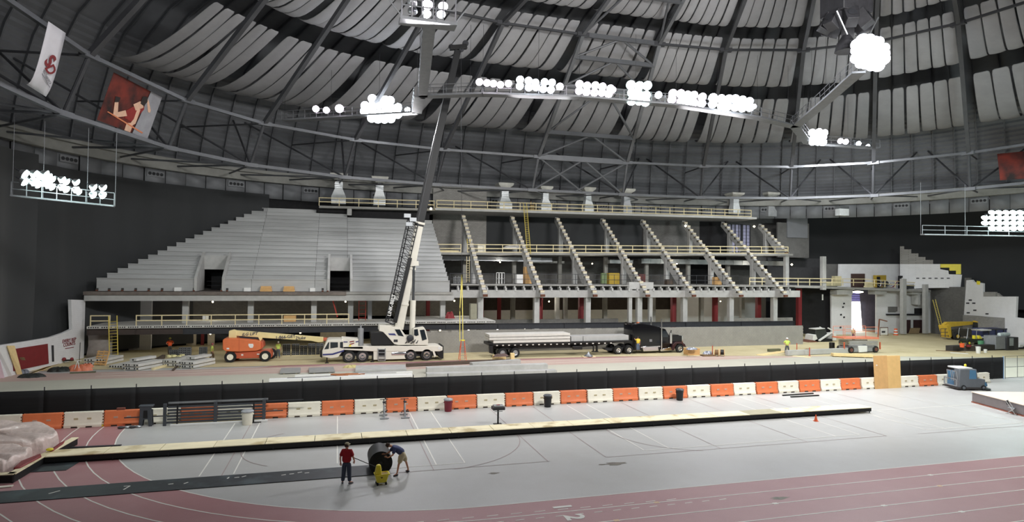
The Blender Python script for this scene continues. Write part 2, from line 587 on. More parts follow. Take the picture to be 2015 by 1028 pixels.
while a < 194:
    n_ = .04
    t0, t1 = math.radians(a + n_), math.radians(a + da - n_)
    MB().grid([[S(.996, t0, 19.1), S(.996, t1, 19.1)], [S(.996, t0, 21.2), S(.996, t1, 21.2)]]).build('wall_panel', VENTW, wall_back, solid=-.12)
    if i % 4 == 1:
        fr = MB()
        c0 = S(.9935, (t0 + t1) / 2, 20.6)
        tg = (S(.9935, t1, 20.6) - S(.9935, t0, 20.6)).normalized()
        fr.beam(c0 - tg * 1.0, c0 + tg * 1.0, .10, .72)
        v = fr.build('vent_frame', VENTW, wall_back)
        vm = MB()
        nn = tg.cross(Vector((0, 0, 1))).normalized()
        if (c0 + nn - Vector((DC[0], DC[1], 20))).length > c0.length and nn.dot(c0 - Vector((DC[0], DC[1], 20.6))) > 0:
            nn = -nn
        if nn.dot(c0 - Vector((DC[0], DC[1], 20.6))) > 0:
            nn = -nn
        for k in range(4):
            cc = c0 + tg * (-.69 + .46 * k)
            vm.tube(cc + nn * .02, cc + nn * .10, .19, 12)
        vm.build('vent_hole', LOUV, v)
    i += 1
    a += da
# black curtains
CURT = bpy.data.materials.new('black_drape')
CURT.use_nodes = True
_n_, _l_ = CURT.node_tree.nodes, CURT.node_tree.links
_b = _n_['Principled BSDF']; _b.inputs['Base Color'].default_value = (*lin((48, 50, 52)), 1); _b.inputs['Roughness'].default_value = .8
_b.inputs['Sheen Weight'].default_value = .35
def curtain(name, par, fpos, n, z0, z1, amp=.22, seed=0):
    rng = random.Random(seed)
    ph = [rng.uniform(0, 6) for _ in range(6)]
    rows = []
    m = 14
    for j in range(m + 1):
        row = []
        for k in range(n + 1):
            u = k / n
            p, nrm = fpos(u)
            zb = z0(u) if callable(z0) else z0
            z = zb + (z1 - zb) * j / m
            d = amp * (1.1 - .5 * j / m) * (math.sin(u * n * .9 + ph[0]) * .6 + math.sin(u * n * .37 + ph[1] + .08 * j) + .5 * math.sin(u * 17 + ph[2] + .25 * j))
            row.append((p[0] + nrm[0] * d, p[1] + nrm[1] * d, z))
        rows.append(row)
    return MB().grid(rows).build(name, CURT, par)
def arc_pos(s, a0, a1):
    def f(u):
        t = math.radians(a0 + (a1 - a0) * u)
        p = S(s, t, 0)
        return (p.x, p.y), (math.cos(t), math.sin(t))
    return f
def arc_top(lo, hi):
    return lo
# left curtain: hangs from the ring; lower hem rests on the white wall
c1 = curtain('curtain', None, arc_pos(.955, 195, 144.6), 110, 2.0, 19.9, .25, 1)
tag(c1, 'tall black drape covering the left end of the hall above the white wall', 'curtain')
c2 = curtain('curtain', None, arc_pos(.99, 146, 122), 70, .3, 19.6, .16, 2)
tag(c2, 'black drape hanging behind the stepped left edge of the new concrete seating', 'curtain')
c3 = curtain('curtain', None, arc_pos(1.225, 59, -22), 170, 4.5, 22.4, .25, 3)
tag(c3, 'long black drape across the right end of the hall above the white block rooms', 'curtain')
# ---------------------------------------------------------------- white wall at the left end
wall_left = sempty('wall_left')
WA, WB = (-27.9, 56.0), (-25.3, 74.0)
def wl(px, py):
    p = GV(px, py, WA, WB)
    return p
dl = Vector((WB[0] - WA[0], WB[1] - WA[1], 0)).normalized()
nl = Vector((dl.y, -dl.x, 0))
def wall_poly(name, pts, m, par, off=0.0, th=.3):
    v0 = [p + nl * off for p in pts]
    v1 = [p - nl * th for p in v0]
    n = len(pts)
    return MB().add(v0 + v1, [tuple(range(n)), tuple(range(2 * n - 1, n - 1, -1))] + [(k, n + k, n + (k + 1) % n, (k + 1) % n) for k in range(n)]).build(name, m, par)
def gw(X, z):
    t = X
    return Vector((WA[0], WA[1], 0)) + dl * t + Vector((0, 0, z))
top = [wl(-120, 700), wl(0, 680), wl(60, 671), wl(100, 664), wl(127, 655), wl(142, 648), wl(140, 590), wl(168, 591)]
base = [Vector((p.x, p.y, -.05)) for p in (top[-1], top[0])]
wall_poly('painted_block', top + base, PAINTW, wall_left)
pn = [wl(28, 684), wl(93, 677), wl(95, 715), wl(60, 725), wl(34, 722)]
wall_poly('maroon_panel', [wl(22, 688), wl(93, 677), wl(95, 716), wl(26, 731)], MAROON, wall_left, .05, .04)
wall_poly('wall_pipe', [wl(101, 680), wl(104, 680), wl(105, 712), wl(102, 712)], STEELD, wall_left, .08, .07)
tm = Matrix((( dl.x, 0, nl.x, 0), (dl.y, 0, nl.y, 0), (0, 1, 0, 0), (0, 0, 0, 1)))
def walltext(body, px, py, size):
    p = wl(px, py) + nl * .03
    M_ = tm.copy(); M_.translation = p
    return text(body, size, MAROON, wall_left, M_, .01, font_w=.6)
walltext('EVERY REP', 136, 670.5, .5)
walltext('COUNTS', 136, 678, .5)
wall_poly('underline', [wl(128, 685.8), wl(145, 683.2), wl(145, 684.6), wl(128, 687.2)], MAROON, wall_left, .02, .015)
# side return of the white wall (faces the camera) under the deck
struct(MB().box(-25.3, -20.6, 80.0, 80.3, 0, 6.2).build('wall_white_return', PAINTW, wall_back))
# ================================================================ ROOF STRUCTURE
T1, T2, T3, T4 = (.79, 20.7), (.76, 24.9), (.57, 36.7), (.36, 40.5)
def NP(T, i):
    return S(T[0], NODES[i], T[1])
def ringtube(T, r, i, m, name, par):
    a, b = NP(T, i), NP(T, i + 1)
    mb = MB()
    if r > .15:
        mb.beam(a, b, r * 1.25, r * 1.25)
        d = (b - a).normalized()
        mb.beam(a - d * .7 - Vector((0, 0, .02)), a + d * .7 - Vector((0, 0, .02)), .55, .42)
    else:
        mb.tube(a, b, r, 8)
    return mb.build(name, m, par)
truss = sempty('ceiling_truss')
truss['kind'] = 'structure'
for i in range(len(NODES) - 1):
    ringtube(T1, .26, i, STEELL, 'lower_ring_beam', truss)
    ringtube(T2, .24, i, STEELL, 'upper_ring_beam', truss)
    ringtube(T3, .2, i, STEELM, 'high_ring_beam', truss)
PAIR = 8                                    # braced bay between nodes 8 and 9
for i in range(len(NODES)):
    m = STEELL if i in (PAIR, PAIR + 1) else STEELM
    MB().tube(NP(T1, i), NP(T2, i), .17, 8).build('hanger_post', m, truss)
    MB().beam(NP(T2, i), NP(T3, i), .42, .42).build('roof_rib', m, truss)
    MB().beam(NP(T3, i), NP(T4, i), .4, .4).build('roof_rib', m, truss)
    MB().beam(NP(T4, i), S(.1, NODES[i], 43.5), .35, .35).build('roof_rib', m, truss)
    for z, s_ in ((26.5, .978),):
        MB().tube(NP(T2, i), S(s_, NODES[i], z), .1, 6).build('web_strut', STEELM, truss)
    MB().tube(NP(T1, i), S(.985, NODES[i], 21.8), .12, 6).build('web_strut', STEELL, truss)
    if i + 1 < len(NODES):
        MB().tube(NP(T1, i), S(.985, (NODES[i] * .55 + NODES[i + 1] * .45), 21.8), .11, 6).build('web_strut', STEELL, truss)
        MB().tube(NP(T1, i + 1), S(.985, (NODES[i] * .45 + NODES[i + 1] * .55), 21.8), .11, 6).build('web_strut', STEELL, truss)
        for j in (i, i + 1):
            MB().tube(NP(T1, j), S(.975, (NODES[i] + NODES[i + 1]) / 2 + .02 * (i - j + .5), 28.5), .12, 6).build('web_strut', STEELM, truss)
def lerp(a, b, t):
    return a * (1 - t) + b * t
A0, B0, A1, B1 = NP(T1, PAIR), NP(T1, PAIR + 1), NP(T2, PAIR), NP(T2, PAIR + 1)
A2, B2 = NP(T3, PAIR), NP(T3, PAIR + 1)
def strut(a, b, r=.14, m=STEELL):
    MB().tube(a, b, r, 8).build('brace', m, truss)
def sbeam(a, b, w=.32, h=.5, m=STEELL):
    MB().beam(a, b, w, h).build('cross_beam', m, truss)
strut(A1, lerp(A0, B0, .55)); strut(A0, lerp(A1, B1, .5)); strut(B1, lerp(A0, B0, .45)); strut(B0, lerp(A1, B1, .5))
sbeam(A1, B1, .4, .7)
lv = [0, .23, .62, .84, 1]
for a, b in zip(lv, lv[1:]):
    p, q, r_, s_ = lerp(A1, A2, a), lerp(B1, B2, a), lerp(A1, A2, b), lerp(B1, B2, b)
    strut(p, lerp(r_, s_, .5)); strut(q, lerp(r_, s_, .5)); sbeam(r_, s_)
A3, B3 = NP(T4, PAIR), NP(T4, PAIR + 1)
strut(A2, lerp(A3, B3, .5)); strut(B2, lerp(A3, B3, .5)); sbeam(lerp(A2, A3, .5), lerp(B2, B3, .5))
# hanging fabric strips ------------------------------------------------
FAB = mat('pale_acoustic_fabric', (148, 148, 151), .9, var=.08, scale=.5, bump=.3, bumpscale=1.5, rand=.05)
ROW = {'lower': [(.718, 33.9), (.74, 33.2), (.78, 31.9), (.825, 30.8), (.865, 30.2), (.90, 30.3), (.925, 31.3)],
       'middle': [(.56, 38.0), (.58, 37.4), (.61, 36.3), (.64, 35.4), (.668, 34.8), (.69, 34.85), (.705, 35.7)],
       'upper': [(.40, 41.2), (.42, 40.6), (.455, 39.7), (.49, 38.9), (.52, 38.45), (.54, 38.6), (.552, 39.4)]}
def fabric_row(key, i0, i1, n, skip=()):
    prof = ROW[key]
    for i in range(i0, i1):
        if i in skip:
            continue
        a, b = NODES[i], NODES[i + 1]
        rng = random.Random(i * 7 + len(key))
        m0, m1 = .045, .045
        for k in range(n):
            w_ = (1 - m0 - m1) / n
            gap = .03 + .12 * rng.random() ** 2
            u0, u1 = m0 + w_ * (k + gap / 2), m0 + w_ * (k + 1 - gap / 2)
            dz = rng.uniform(-.15, .15)
            rows = []
            for j, (s_, z_) in enumerate(prof):
                row = []
                for q in range(4):
                    u = u0 + (u1 - u0) * q / 3
                    cr = -.10 if q in (0, 3) else .0
                    row.append(S(s_, a + (b - a) * u, z_ + dz * math.sin(PI * j / 6) - cr))
                rows.append(row)
            o = MB().grid(rows).build('fabric_strip', FAB, None, sub=1, solid=-.07)
            tag(o, '%s fabric strip from the left in the %s bay from the left, %s tier' % (ORD[k], ORD[i - 3], key), 'ceiling baffle', 'fabric strips of the %s roof tier' % key)
fabric_row('lower', 4, 14, 6)
fabric_row('middle', 3, 14, 6)
fabric_row('upper', 4, 14, 6)
# catwalk with floodlights --------------------------------------------
LAMPP = mat('lamp_pinkish', (255, 236, 250), .3, emit=22, var=0)
LAMPB = mat('lamp_cool_white', (238, 246, 255), .3, emit=30, var=0)
LAMPG = mat('lamp_green_white', (226, 255, 248), .3, emit=26, var=0)
REFL = mat('lamp_reflector', (190, 192, 196), .3, .7, var=.05)
CATM = mat('catwalk_steel', (120, 122, 126), .55, .2)
catwalk = thing('catwalk', 'steel catwalk with railings hung below the roof, carrying the floodlights', 'catwalk', (0, 0, 0))
Z0 = 27.0
def catspan(a, b, wdt=1.1, rails=True, par=None, z=Z0):
    a, b = Vector((a[0], a[1], z)), Vector((b[0], b[1], z))
    d = (b - a).normalized()
    n = Vector((-d.y, d.x, 0))
    L = (b - a).length
    MB().beam(a, b, wdt, .18).build('walkway', CATM, par)
    mb = MB()
    k = int(L / 1.6) + 1
    for s_ in (-1, 1):
        off = n * s_ * wdt / 2
        for h in (.5, 1.0):
            mb.tube(a + off + Vector((0, 0, h)), b + off + Vector((0, 0, h)), .035, 5)
        for i in range(k + 1):
            p = lerp(a, b, i / k) + off
            mb.tube(p, p + Vector((0, 0, 1.0)), .035, 5)
    mb.build('railing', CATM, par)
    mb = MB()
    for i in range(0, k + 1, 4):
        p = lerp(a, b, i / k)
        mb.tube(p, p + Vector((0, 0, 7)), .015, 4)
    mb.build('hanger', STEELD, par)['kind'] = 'stuff'
def gz2(px, py, z=Z0):
    p = G(px, py, z)
    return (p.x, p.y)
CW = [gz2(560, 238), gz2(820, 222), gz2(826, 190), gz2(950, 186), gz2(1140, 192), gz2(1330, 208), gz2(1490, 232), gz2(1565, 250), gz2(1625, 200), gz2(1690, 142)]
for a, b in zip(CW, CW[1:]):
    catspan(a, b, par=catwalk)
catspan(gz2(832, 190), gz2(846, 40), .9, par=catwalk)
catspan(gz2(1590, 282), gz2(1725, 292), par=catwalk)
catspan(gz2(1565, 250), gz2(1590, 282), par=catwalk)
def lamp_master(m):
    t = thing('floodlight', 'floodlight', 'floodlight', (0, 0, -50))
    MB().lathe([(.12, .42), (.2, .4), (.34, .2), (.46, 0), (.5, -.04), (.47, -.04), (.44, 0)], n=14).build('reflector', REFL, t)
    MB().lathe([(.44, -.03), (.40, -.14), (.25, -.24), (.05, -.28)], n=14).build('lens', m, t)
    MB().tube((0, 0, .4), (0, 0, .75), .07, 6).tube((-.3, 0, .75), (.3, 0, .75), .05, 6).build('bracket', STEELD, t)
    return t
masters = {k: lamp_master(m) for k, m in (('p', LAMPP), ('b', LAMPB), ('g', LAMPG))}
used = set()
def lamp(kind, p, aim, label, group, sc_=1.0):
    t = masters[kind]
    if kind in used:
        t = dup(t, p)
    used.add(kind)
    t.location = p
    d = (Vector(aim) - Vector(p))
    t.rotation_euler = d.to_track_quat('-Z', 'Y').to_euler()
    t.scale = (sc_,) * 3
    t['label'] = label
    t['group'] = group[:60]
def rack(kind, px, py, cols, rows, dx, dz, label, z=Z0 + .9, aim=(0, 0), sc_=1.0, jit=.1, dirv=None):
    c = G(px, py, z)
    rng = random.Random(px)
    for i in range(cols):
        for j in range(rows):
            if cols >= 3 and rows >= 3 and ((i - (cols - 1) / 2) / (cols * .5)) ** 2 + ((j - (rows - 1) / 2) / (rows * .5)) ** 2 > (.9 if cols > 3 else 1):
                continue
            p = c + Vector(((i - (cols - 1) / 2) * dx * (dirv[0] if dirv else 1), (i - (cols - 1) / 2) * dx * (dirv[1] if dirv else 0), (j - (rows - 1) / 2) * dz)) + Vector([rng.uniform(-jit, jit) for _ in range(3)])
            where = ''
            if cols * rows > 1:
                where = (', %s%s' % (('top row, ' if j == rows - 1 else ('bottom row, ' if j == 0 else ('%s row up, ' % ORD[j]))) if rows > 1 else '', ORD[i] + ' from left'))
            lamp(kind, p, (p.x * .6 + 3 + aim[0], 12 + aim[1], 0), label.replace('lit ', '') + where, label, sc_)
rack('b', 750, 215, 6, 4, .72, .7, 'floodlight in the left bright catwalk block', sc_=1.05)
rack('p', 633, 216, 2, 1, 1.1, .8, 'pinkish floodlight, far left tip of catwalk', sc_=.8)
rack('p', 668, 213, 1, 1, 1, 1, 'single lit floodlight between the left tip and the bright block')
rack('b', 803, 216, 1, 1, 1, 1, 'lit floodlight right beside the bright left block', sc_=.7)
rack('p', 972, 163, 5, 1, .75, .8, 'pinkish floodlight just right of the boom tip', sc_=.75)
rack('b', 1055, 167, 5, 2, .8, .6, 'bluish floodlight in the second cluster from the boom', sc_=.8)
rack('p', 1100, 169, 1, 1, 1, 1, 'single small floodlight between the bluish and pinkish clusters', sc_=.8)
rack('p', 1170, 176, 5, 2, .8, .6, 'pinkish floodlight over the braced bay', sc_=.85)
rack('p', 1208, 178, 1, 1, 1, 1, 'single small floodlight right of the braced bay cluster', sc_=.7)
rack('g', 1257, 184, 3, 3, .85, .8, 'greenish floodlight in the round mid catwalk cluster')
rack('b', 1294, 186, 1, 1, 1, 1, 'single floodlight right of the round greenish cluster', sc_=.8)
rack('p', 1352, 193, 5, 2, .85, .7, 'pinkish floodlight right of mid catwalk', sc_=.95)
rack('p', 1322, 190, 1, 1, 1, 1, 'single pinkish floodlight left of the right-hand pink cluster', sc_=.8)
rack('b', 1440, 202, 6, 2, .9, .8, 'floodlight in the wide right cluster')
rack('b', 1478, 210, 2, 1, .9, .8, 'small floodlight, right tip of wide cluster', sc_=.6)
rack('b', 1712, 103, 6, 5, .56, .5, 'floodlight in the largest brightest block', z=27.5)
rack('b', 1610, 270, 3, 3, .8, .6, 'floodlight below the right catwalk corner', z=27.5)
rack('p', 1658, 279, 2, 1, .9, .6, 'small pinkish floodlight, lower right catwalk', z=27.5, sc_=.8)
rack('b', 1688, 284, 1, 1, .9, .6, 'small white floodlight second from the end of the lower right catwalk', z=27.5, sc_=.75)
rack('b', 1708, 289, 1, 1, .9, .6, 'small white floodlight at the end of the lower right catwalk', z=27.5, sc_=.7)
for (px, py, s_, k, nm) in ((841, 9, .85, 'p', 'upper left'), (872, 12, .75, 'p', 'upper right'), (839, 27, .75, 'b', 'lower left'), (868, 28, .7, 'b', 'lower right')):
    c = G(px, py, 28.6)
    lamp(k, c, (6, 25, 0), '%s lit floodlight of the platform at the top of the vertical catwalk' % nm, 'floodlights on the top platform', s_)
for (px, py) in ((811, 5), (812, 22)):
    c = G(px, py, 28.6)
    t = thing('floodlight', 'unlit floodlight on the left arm of the top platform, %s of two' % ('upper' if py < 10 else 'lower'), 'floodlight', c)
    MB().sphere((0, 0, 0), .38, 12, 8, (1, 1, .8)).build('glass_bowl', REFL, t)
    MB().tube((0, 0, .25), (0, 0, .6), .06).build('bracket', STEELD, t)
t = thing('lighting_platform', 'small steel platform with arms at the top end of the vertical catwalk', 'platform', G(842, 46, 27))
MB().box(-2, 2, -.6, .6, -.12, .1).build('deck', CATM, t)
m_ = MB()
for x in (-1.9, -1.2, -.5, .3, 1.0, 1.9):
    m_.tube((x, -.5, 0), (x, -.5, 1.8), .05, 6)
m_.tube((-1.9, -.5, 1.8), (1.9, -.5, 1.8), .05, 6).tube((-1.9, -.5, .9), (1.9, -.5, .9), .05, 6)
m_.tube((-3, -.5, 1.4), (-1.9, -.5, .1), .05, 6).tube((3, -.5, 1.6), (1.9, -.5, .1), .05, 6)
m_.build('frame', CATM, t)
# hung racks at both ends
def endrack(px0, py0, px1, py1, Y, k, label, lab2, n, rows_):
    a, b = GY(px0, py0, Y), GY(px1, py1, Y + 1)
    t = thing('lamp_cradle', lab2, 'light rack', a)
    e = b - a
    MB().beam((0, 0, -.7), e + Vector((0, 0, -.7)), .5, .12).build('platform', CATM, t)
    mb = MB()
    for h in (-.2, .3):
        mb.tube((0, 0, h), e + Vector((0, 0, h)), .035, 5)
    for i in range(8):
        p = e * i / 7
        mb.tube(p + Vector((0, 0, -.7)), p + Vector((0, 0, .3)), .035, 5)
    for i in (0, 2, 5, 7):
        p = e * i / 7
        mb.tube(p + Vector((0, .2, -.7)), p + Vector((0, .2, 5.0)), .018, 5)
    mb.build('railing', CATM, t)
    return a, e
a_, e_ = endrack(22, 366, 225, 388, 52, 'g', '', 'steel lamp cradle hung before the left curtain', 0, 0)
for i, (px, py, s_, c_) in enumerate(((58, 352, 1.0, 3), (85, 358, .9, 2), (112, 363, .8, 2), (140, 368, .8, 2), (165, 373, .7, 1), (193, 379, .85, 2))):
    for j in range(c_):
        for q in range(2 if c_ > 1 else 1):
            p = GY(px, py, 51.4) + Vector((j * .62 - .3, 0, q * .55 - .2))
            lamp('g', p, (6, 55, 0), 'floodlight before left curtain, %s cluster from left, %s lamp' % (ORD[i], ORD[j * 2 + q]), 'floodlights before the left curtain', s_ * .75)
endrack(1815, 449, 2100, 455, 52, 'g', '', 'steel lamp cradle hung before the right curtain', 0, 0)
for i in range(9):
    for q in range(4):
        p = GY(1938 + i * 14, 434, 51.6) + Vector((0, 0, q * .6 - .9))
        if (i in (0,) and q in (0, 3)):
            continue
        lamp('g', p, (58, 50, 2), 'floodlight before the right curtain, %s column from the left, %s row up' % (ORD[i], ORD[q]), 'floodlights before the right curtain', .72)
# banners --------------------------------------------------------------
def cloth_between(pts, bulge, m, name, par=None, n=8):
    tl, tr, bl, br = pts
    rows = []
    for j in range(n + 1):
        v = j / n
        rows.append([lerp(lerp(tl, tr, u / 4), lerp(bl, br, u / 4), v) + bulge * math.sin(PI * v) * (.8 + .2 * math.cos(u * 2)) for u in range(5)])
    return MB().grid(rows).build(name, m, par, solid=.02)
BANW = mat('white_banner_cloth', (214, 212, 218), .8, var=.03)
def T2at(px, py): return G(px, py, 24.75)
def T1at(px, py): return G(px, py, 21.0)
tl, tr, bl, br = T2at(95, 42), T2at(129, 65), T1at(52, 166), T1at(90, 190)
ban = thing('banner', 'long white cloth banner with maroon letters hanging at the upper left', 'banner', (0, 0, 0))
bul = Vector((.0, -.2, -1.2))
cloth_between((tl, tr, bl, br), bul, BANW, 'cloth', ban)
def on_ban(u, v):
    return lerp(lerp(tl, tr, u), lerp(bl, br, u), v) + bul * math.sin(PI * v) * (.8 + .2 * math.cos(u * 8))
def ban_frame(u, v):
    p = on_ban(u, v)
    ex = (on_ban(u + .1, v) - on_ban(u - .1, v)).normalized()
    ey = (on_ban(u, v - .1) - on_ban(u, v + .1)).normalized()
    ez = ex.cross(ey).normalized()
    ey = ez.cross(ex)
    if (CAM - p).dot(ez) < 0:
        pass
    M_ = Matrix(((ex.x, ey.x, ez.x, 0), (ex.y, ey.y, ez.y, 0), (ex.z, ey.z, ez.z, 0), (0, 0, 0, 1)))
    M_.translation = p + ez * .12
    return M_
text('S', 1.15, MAROON, ban, ban_frame(.48, .36), .01, name='letter', font_w=3)
M_ = ban_frame(.62, .41)
text('D', .85, MAROON, ban, M_, .01, name='letter', font_w=2)
GREYT = mat('grey_print', (120, 120, 126), .8)
text('SOUTH DAKOTA', .2, GREYT, ban, ban_frame(.5, .55), .005, name='printed_line', font_w=2)
M_ = ban_frame(.5, .60)
MB().box(-.85, .85, -.02, .02, 0, .01).build('printed_rule', GREYT, ban).matrix_local = M_
# athlete poster
POST = bpy.data.materials.new('poster_red_print'); POST.use_nodes = True
_N, _L = POST.node_tree.nodes, POST.node_tree.links
_tc = _N.new('ShaderNodeTexCoord'); _nz = _N.new('ShaderNodeTexNoise'); _nz.inputs['Scale'].default_value = .55; _nz.inputs['Detail'].default_value = 7
_L.new(_tc.outputs['Object'], _nz.inputs['Vector'])
_cr = _N.new('ShaderNodeValToRGB'); _L.new(_nz.outputs['Fac'], _cr.inputs[0])
_cr.color_ramp.elements[0].position = .35; _cr.color_ramp.elements[0].color = (*lin((26, 17, 16)), 1)
_cr.color_ramp.elements[1].position = .68; _cr.color_ramp.elements[1].color = (*lin((128, 44, 30)), 1)
_L.new(_cr.outputs[0], _N['Principled BSDF'].inputs['Base Color']); _N['Principled BSDF'].inputs['Roughness'].default_value = .8
poster = thing('poster_banner', 'dark red banner printed with a person vaulting over a bar, upper left', 'banner', (0, 0, 0))
q = [T2at(225, 145), T2at(322, 192), T1at(190, 234), T1at(286, 273)]
ex = ((q[1] - q[0]) + (q[3] - q[2])).normalized()
ey = ((q[0] - q[2]) + (q[1] - q[3])).normalized()
ez = ex.cross(ey).normalized(); ey = ez.cross(ex)
PW, PH = ((q[1] - q[0]).length + (q[3] - q[2]).length) / 2, ((q[0] - q[2]).length + (q[1] - q[3]).length) / 2
pc = (q[0] + q[1] + q[2] + q[3]) / 4
PM = Matrix(((ex.x, ey.x, ez.x, pc.x), (ex.y, ey.y, ez.y, pc.y), (ex.z, ey.z, ez.z, pc.z), (0, 0, 0, 1)))
poster.matrix_world = PM
def pp(u, v): return ((u - .5) * PW, (.5 - v) * PH)
def flat(pts, m, name, z=.04):
    MB().prism([pp(*p) for p in pts], z - .015, z, 'z').build(name, m, poster)
flat([(0, 0), (1, 0), (1, 1), (0, 1)], POST, 'printed_cloth', .0)
SILV = mat('poster_silver', (150, 150, 156), .6, var=.25, scale=.3)
SKINP = mat('poster_skin', (222, 180, 154), .8, var=.1); DARKP = mat('poster_dark', (40, 30, 28), .8)
flat([(.74, 0), (1, 0), (1, 1), (.66, 1)], SILV, 'silver_panel', .02)
flat([(.62, .36), (.70, .34), (.73, .42), (.60, .78), (.44, .76), (.40, .62), (.50, .48)], mat('poster_maroon', (140, 40, 36), .8), 'printed_vest')
flat([(.50, .42), (.60, .30), (.68, .30), (.70, .40), (.58, .52)], SKINP, 'printed_shoulder', .05)
flat([(.40, .60), (.46, .70), (.30, .80), (.22, .80), (.17, .52), (.23, .50), (.28, .70)], SKINP, 'printed_leg', .05)
flat([(.15, .42), (.24, .40), (.24, .50), (.17, .54)], DARKP, 'printed_shoe', .055)
flat([(.62, .18), (.70, .14), (.74, .24), (.70, .36), (.62, .34)], DARKP, 'printed_hair', .055)
flat([(.60, .46), (.66, .46), (.66, .78), (.60, .86), (.57, .80), (.60, .70)], SKINP, 'printed_arm', .055)
flat([(.74, .18), (.86, .38), (.86, .44), (.82, .44), (.74, .26)], SKINP, 'printed_arm', .055)
flat([(.50, .84), (.62, .78), (.62, 1), (.50, 1)], SKINP, 'printed_leg', .05)
flat([(.10, .78), (.12, .76), (.86, .90), (.85, .93)], mat('poster_bar', (214, 130, 90), .8), 'printed_bar', .06)
flat([(.735, 0), (.745, 0), (.67, 1), (.655, 1)], DARKP, 'printed_edge', .03)
post2 = thing('poster_banner', 'faded orange-red banner hanging high at the far right edge', 'banner', (0, 0, 0))
MB().grid([[G(1962, 303, 24.6), G(2100, 290, 24.6)], [G(1968, 355, 21.2), G(2110, 345, 21.2)]]).build('printed_cloth', POST, post2, solid=.03)
# loudspeaker cluster at the top right ----------------------------------
sp = G(1665, 60, 30)
t = thing('loudspeaker_cluster', 'dark hanging cluster of loudspeakers in a steel frame, top right of the roof', 'loudspeaker', sp)
BK = mat('matt_black_cabinet', (46, 46, 50), .6, var=.3, scale=2)
MB().box(-1.5, 1.5, -1.3, 1.3, 1.2, 5.5).build('frame_box', BK, t, bevel=.06)
for k in range(7):
    a = -PI * .95 + k * PI * .3
    M_ = Matrix.Translation((math.cos(a) * 1.5, math.sin(a) * 1.3, .6)) @ Matrix.Rotation(a + PI / 2, 4, 'Z') @ Matrix.Rotation(-.5, 4, 'X')
    MB().prism([(-.45, -.7), (.45, -.7), (.6, .7), (-.6, .7)], -.5, .5, 'y').xf(M_).build('speaker_cabinet', BK, t, bevel=.04)
    mb = MB().lathe([(.02, 0), (.3, .02), (.34, -.02)], (0, -.52, 0), 12, 'y').xf(M_)
    mb.build('speaker_cone', STEELD, t)
MB().lathe([(.9, -1.8), (.7, -1.0), (.6, -.9), (.3, -.4)], n=8).build('lower_horn', BK, t)
mb = MB()
for x in (-2.1, 2.1):
    mb.tube((x, -1.2, .9), (x * .5, -1.2, -.9), .06, 6)
mb.tube((-1.2, 0, 5.5), (-1.2, 0, 14), .05, 6).tube((1.2, 0, 5.5), (1.2, 0, 14), .05, 6)
mb.build('rigging', GALV, t)
# ================================================================ SEATING BOWL AND NEW STAND
stand = thing('seating_tier', 'finished tier of grey precast seating steps left of the crane boom', 'grandstand', (0, 0, 0))
RISE, RUN = .52, .80
TREADC = mat('seating_plank_concrete', (172, 173, 173), .85, var=.1, scale=.8, rand=.11, stretch=(.3, 1, 2.5))
VOMS = []
for (a, b) in ((388, 437), (649, 689)):
    VOMS.append((GY(a, 545, 74).x, GY(b, 545, 74).x))
def seg(x0, x1, zrow):
    """cut the vomitory openings out of a row"""
    out = [(x0, x1)]
    if zrow < 10.5:
        for a, b in VOMS:
            nx = []
            for u, v in out:
                if b <= u or a >= v:
                    nx.append((u, v))
                else:
                    if a > u: nx.append((u, a))
                    if b < v: nx.append((b, v))
            out = nx
    return out
JT = [-9.2, -2.5, 1.15]
def row_left(Y, z):
    p = GY(300, 500, Y)
    # pixel height of this row near x = -15
    v = ROT.inverted() @ (Vector((-16, Y, z)) - CAM)
    py = CY + F * v.y / v.z
    px = 190 + (548 - py) * 310 / 138.0
    return GY(px, py, Y).x
def vrow(name, x0, x1, Y0, z0, z1, dep):
    MB().box(x0 + .015, x1 - .015, Y0, Y0 + .14, z0, z1 - .09).box(x0 + .015, x1 - .015, Y0 - .09, Y0 + dep, z1 - .09, z1).build(name, TREADC, stand, bevel=0)
def fascia(x0, x1):
    for u, v in seg(x0, x1, 8):
        vrow('fascia_panel', u, v, 74, 7.0, 8.38, .8)
L0 = GY(190, 548, 74).x
for a, b in zip([L0] + JT, JT + [13.1]):
    fascia(a, b)
i = 0
while True:
    Y = 74.8 + RUN * i
    z1 = 8.38 + RISE * (i + 1)
    if z1 > 18.2:
        break
    xl = row_left(Y, z1)
    cuts = [xl] + [j for j in JT if j > xl] + [13.05 - .02 * i]
    for a, b in zip(cuts, cuts[1:]):
        if z1 > 17.45 and a > -3.5: continue
        if z1 > 16.9 and a > 1: continue
        for u, v in seg(a, b, z1):
            vrow('tread_plank', u, v, Y, z1 - RISE - .05, z1, RUN + .1)
    i += 1
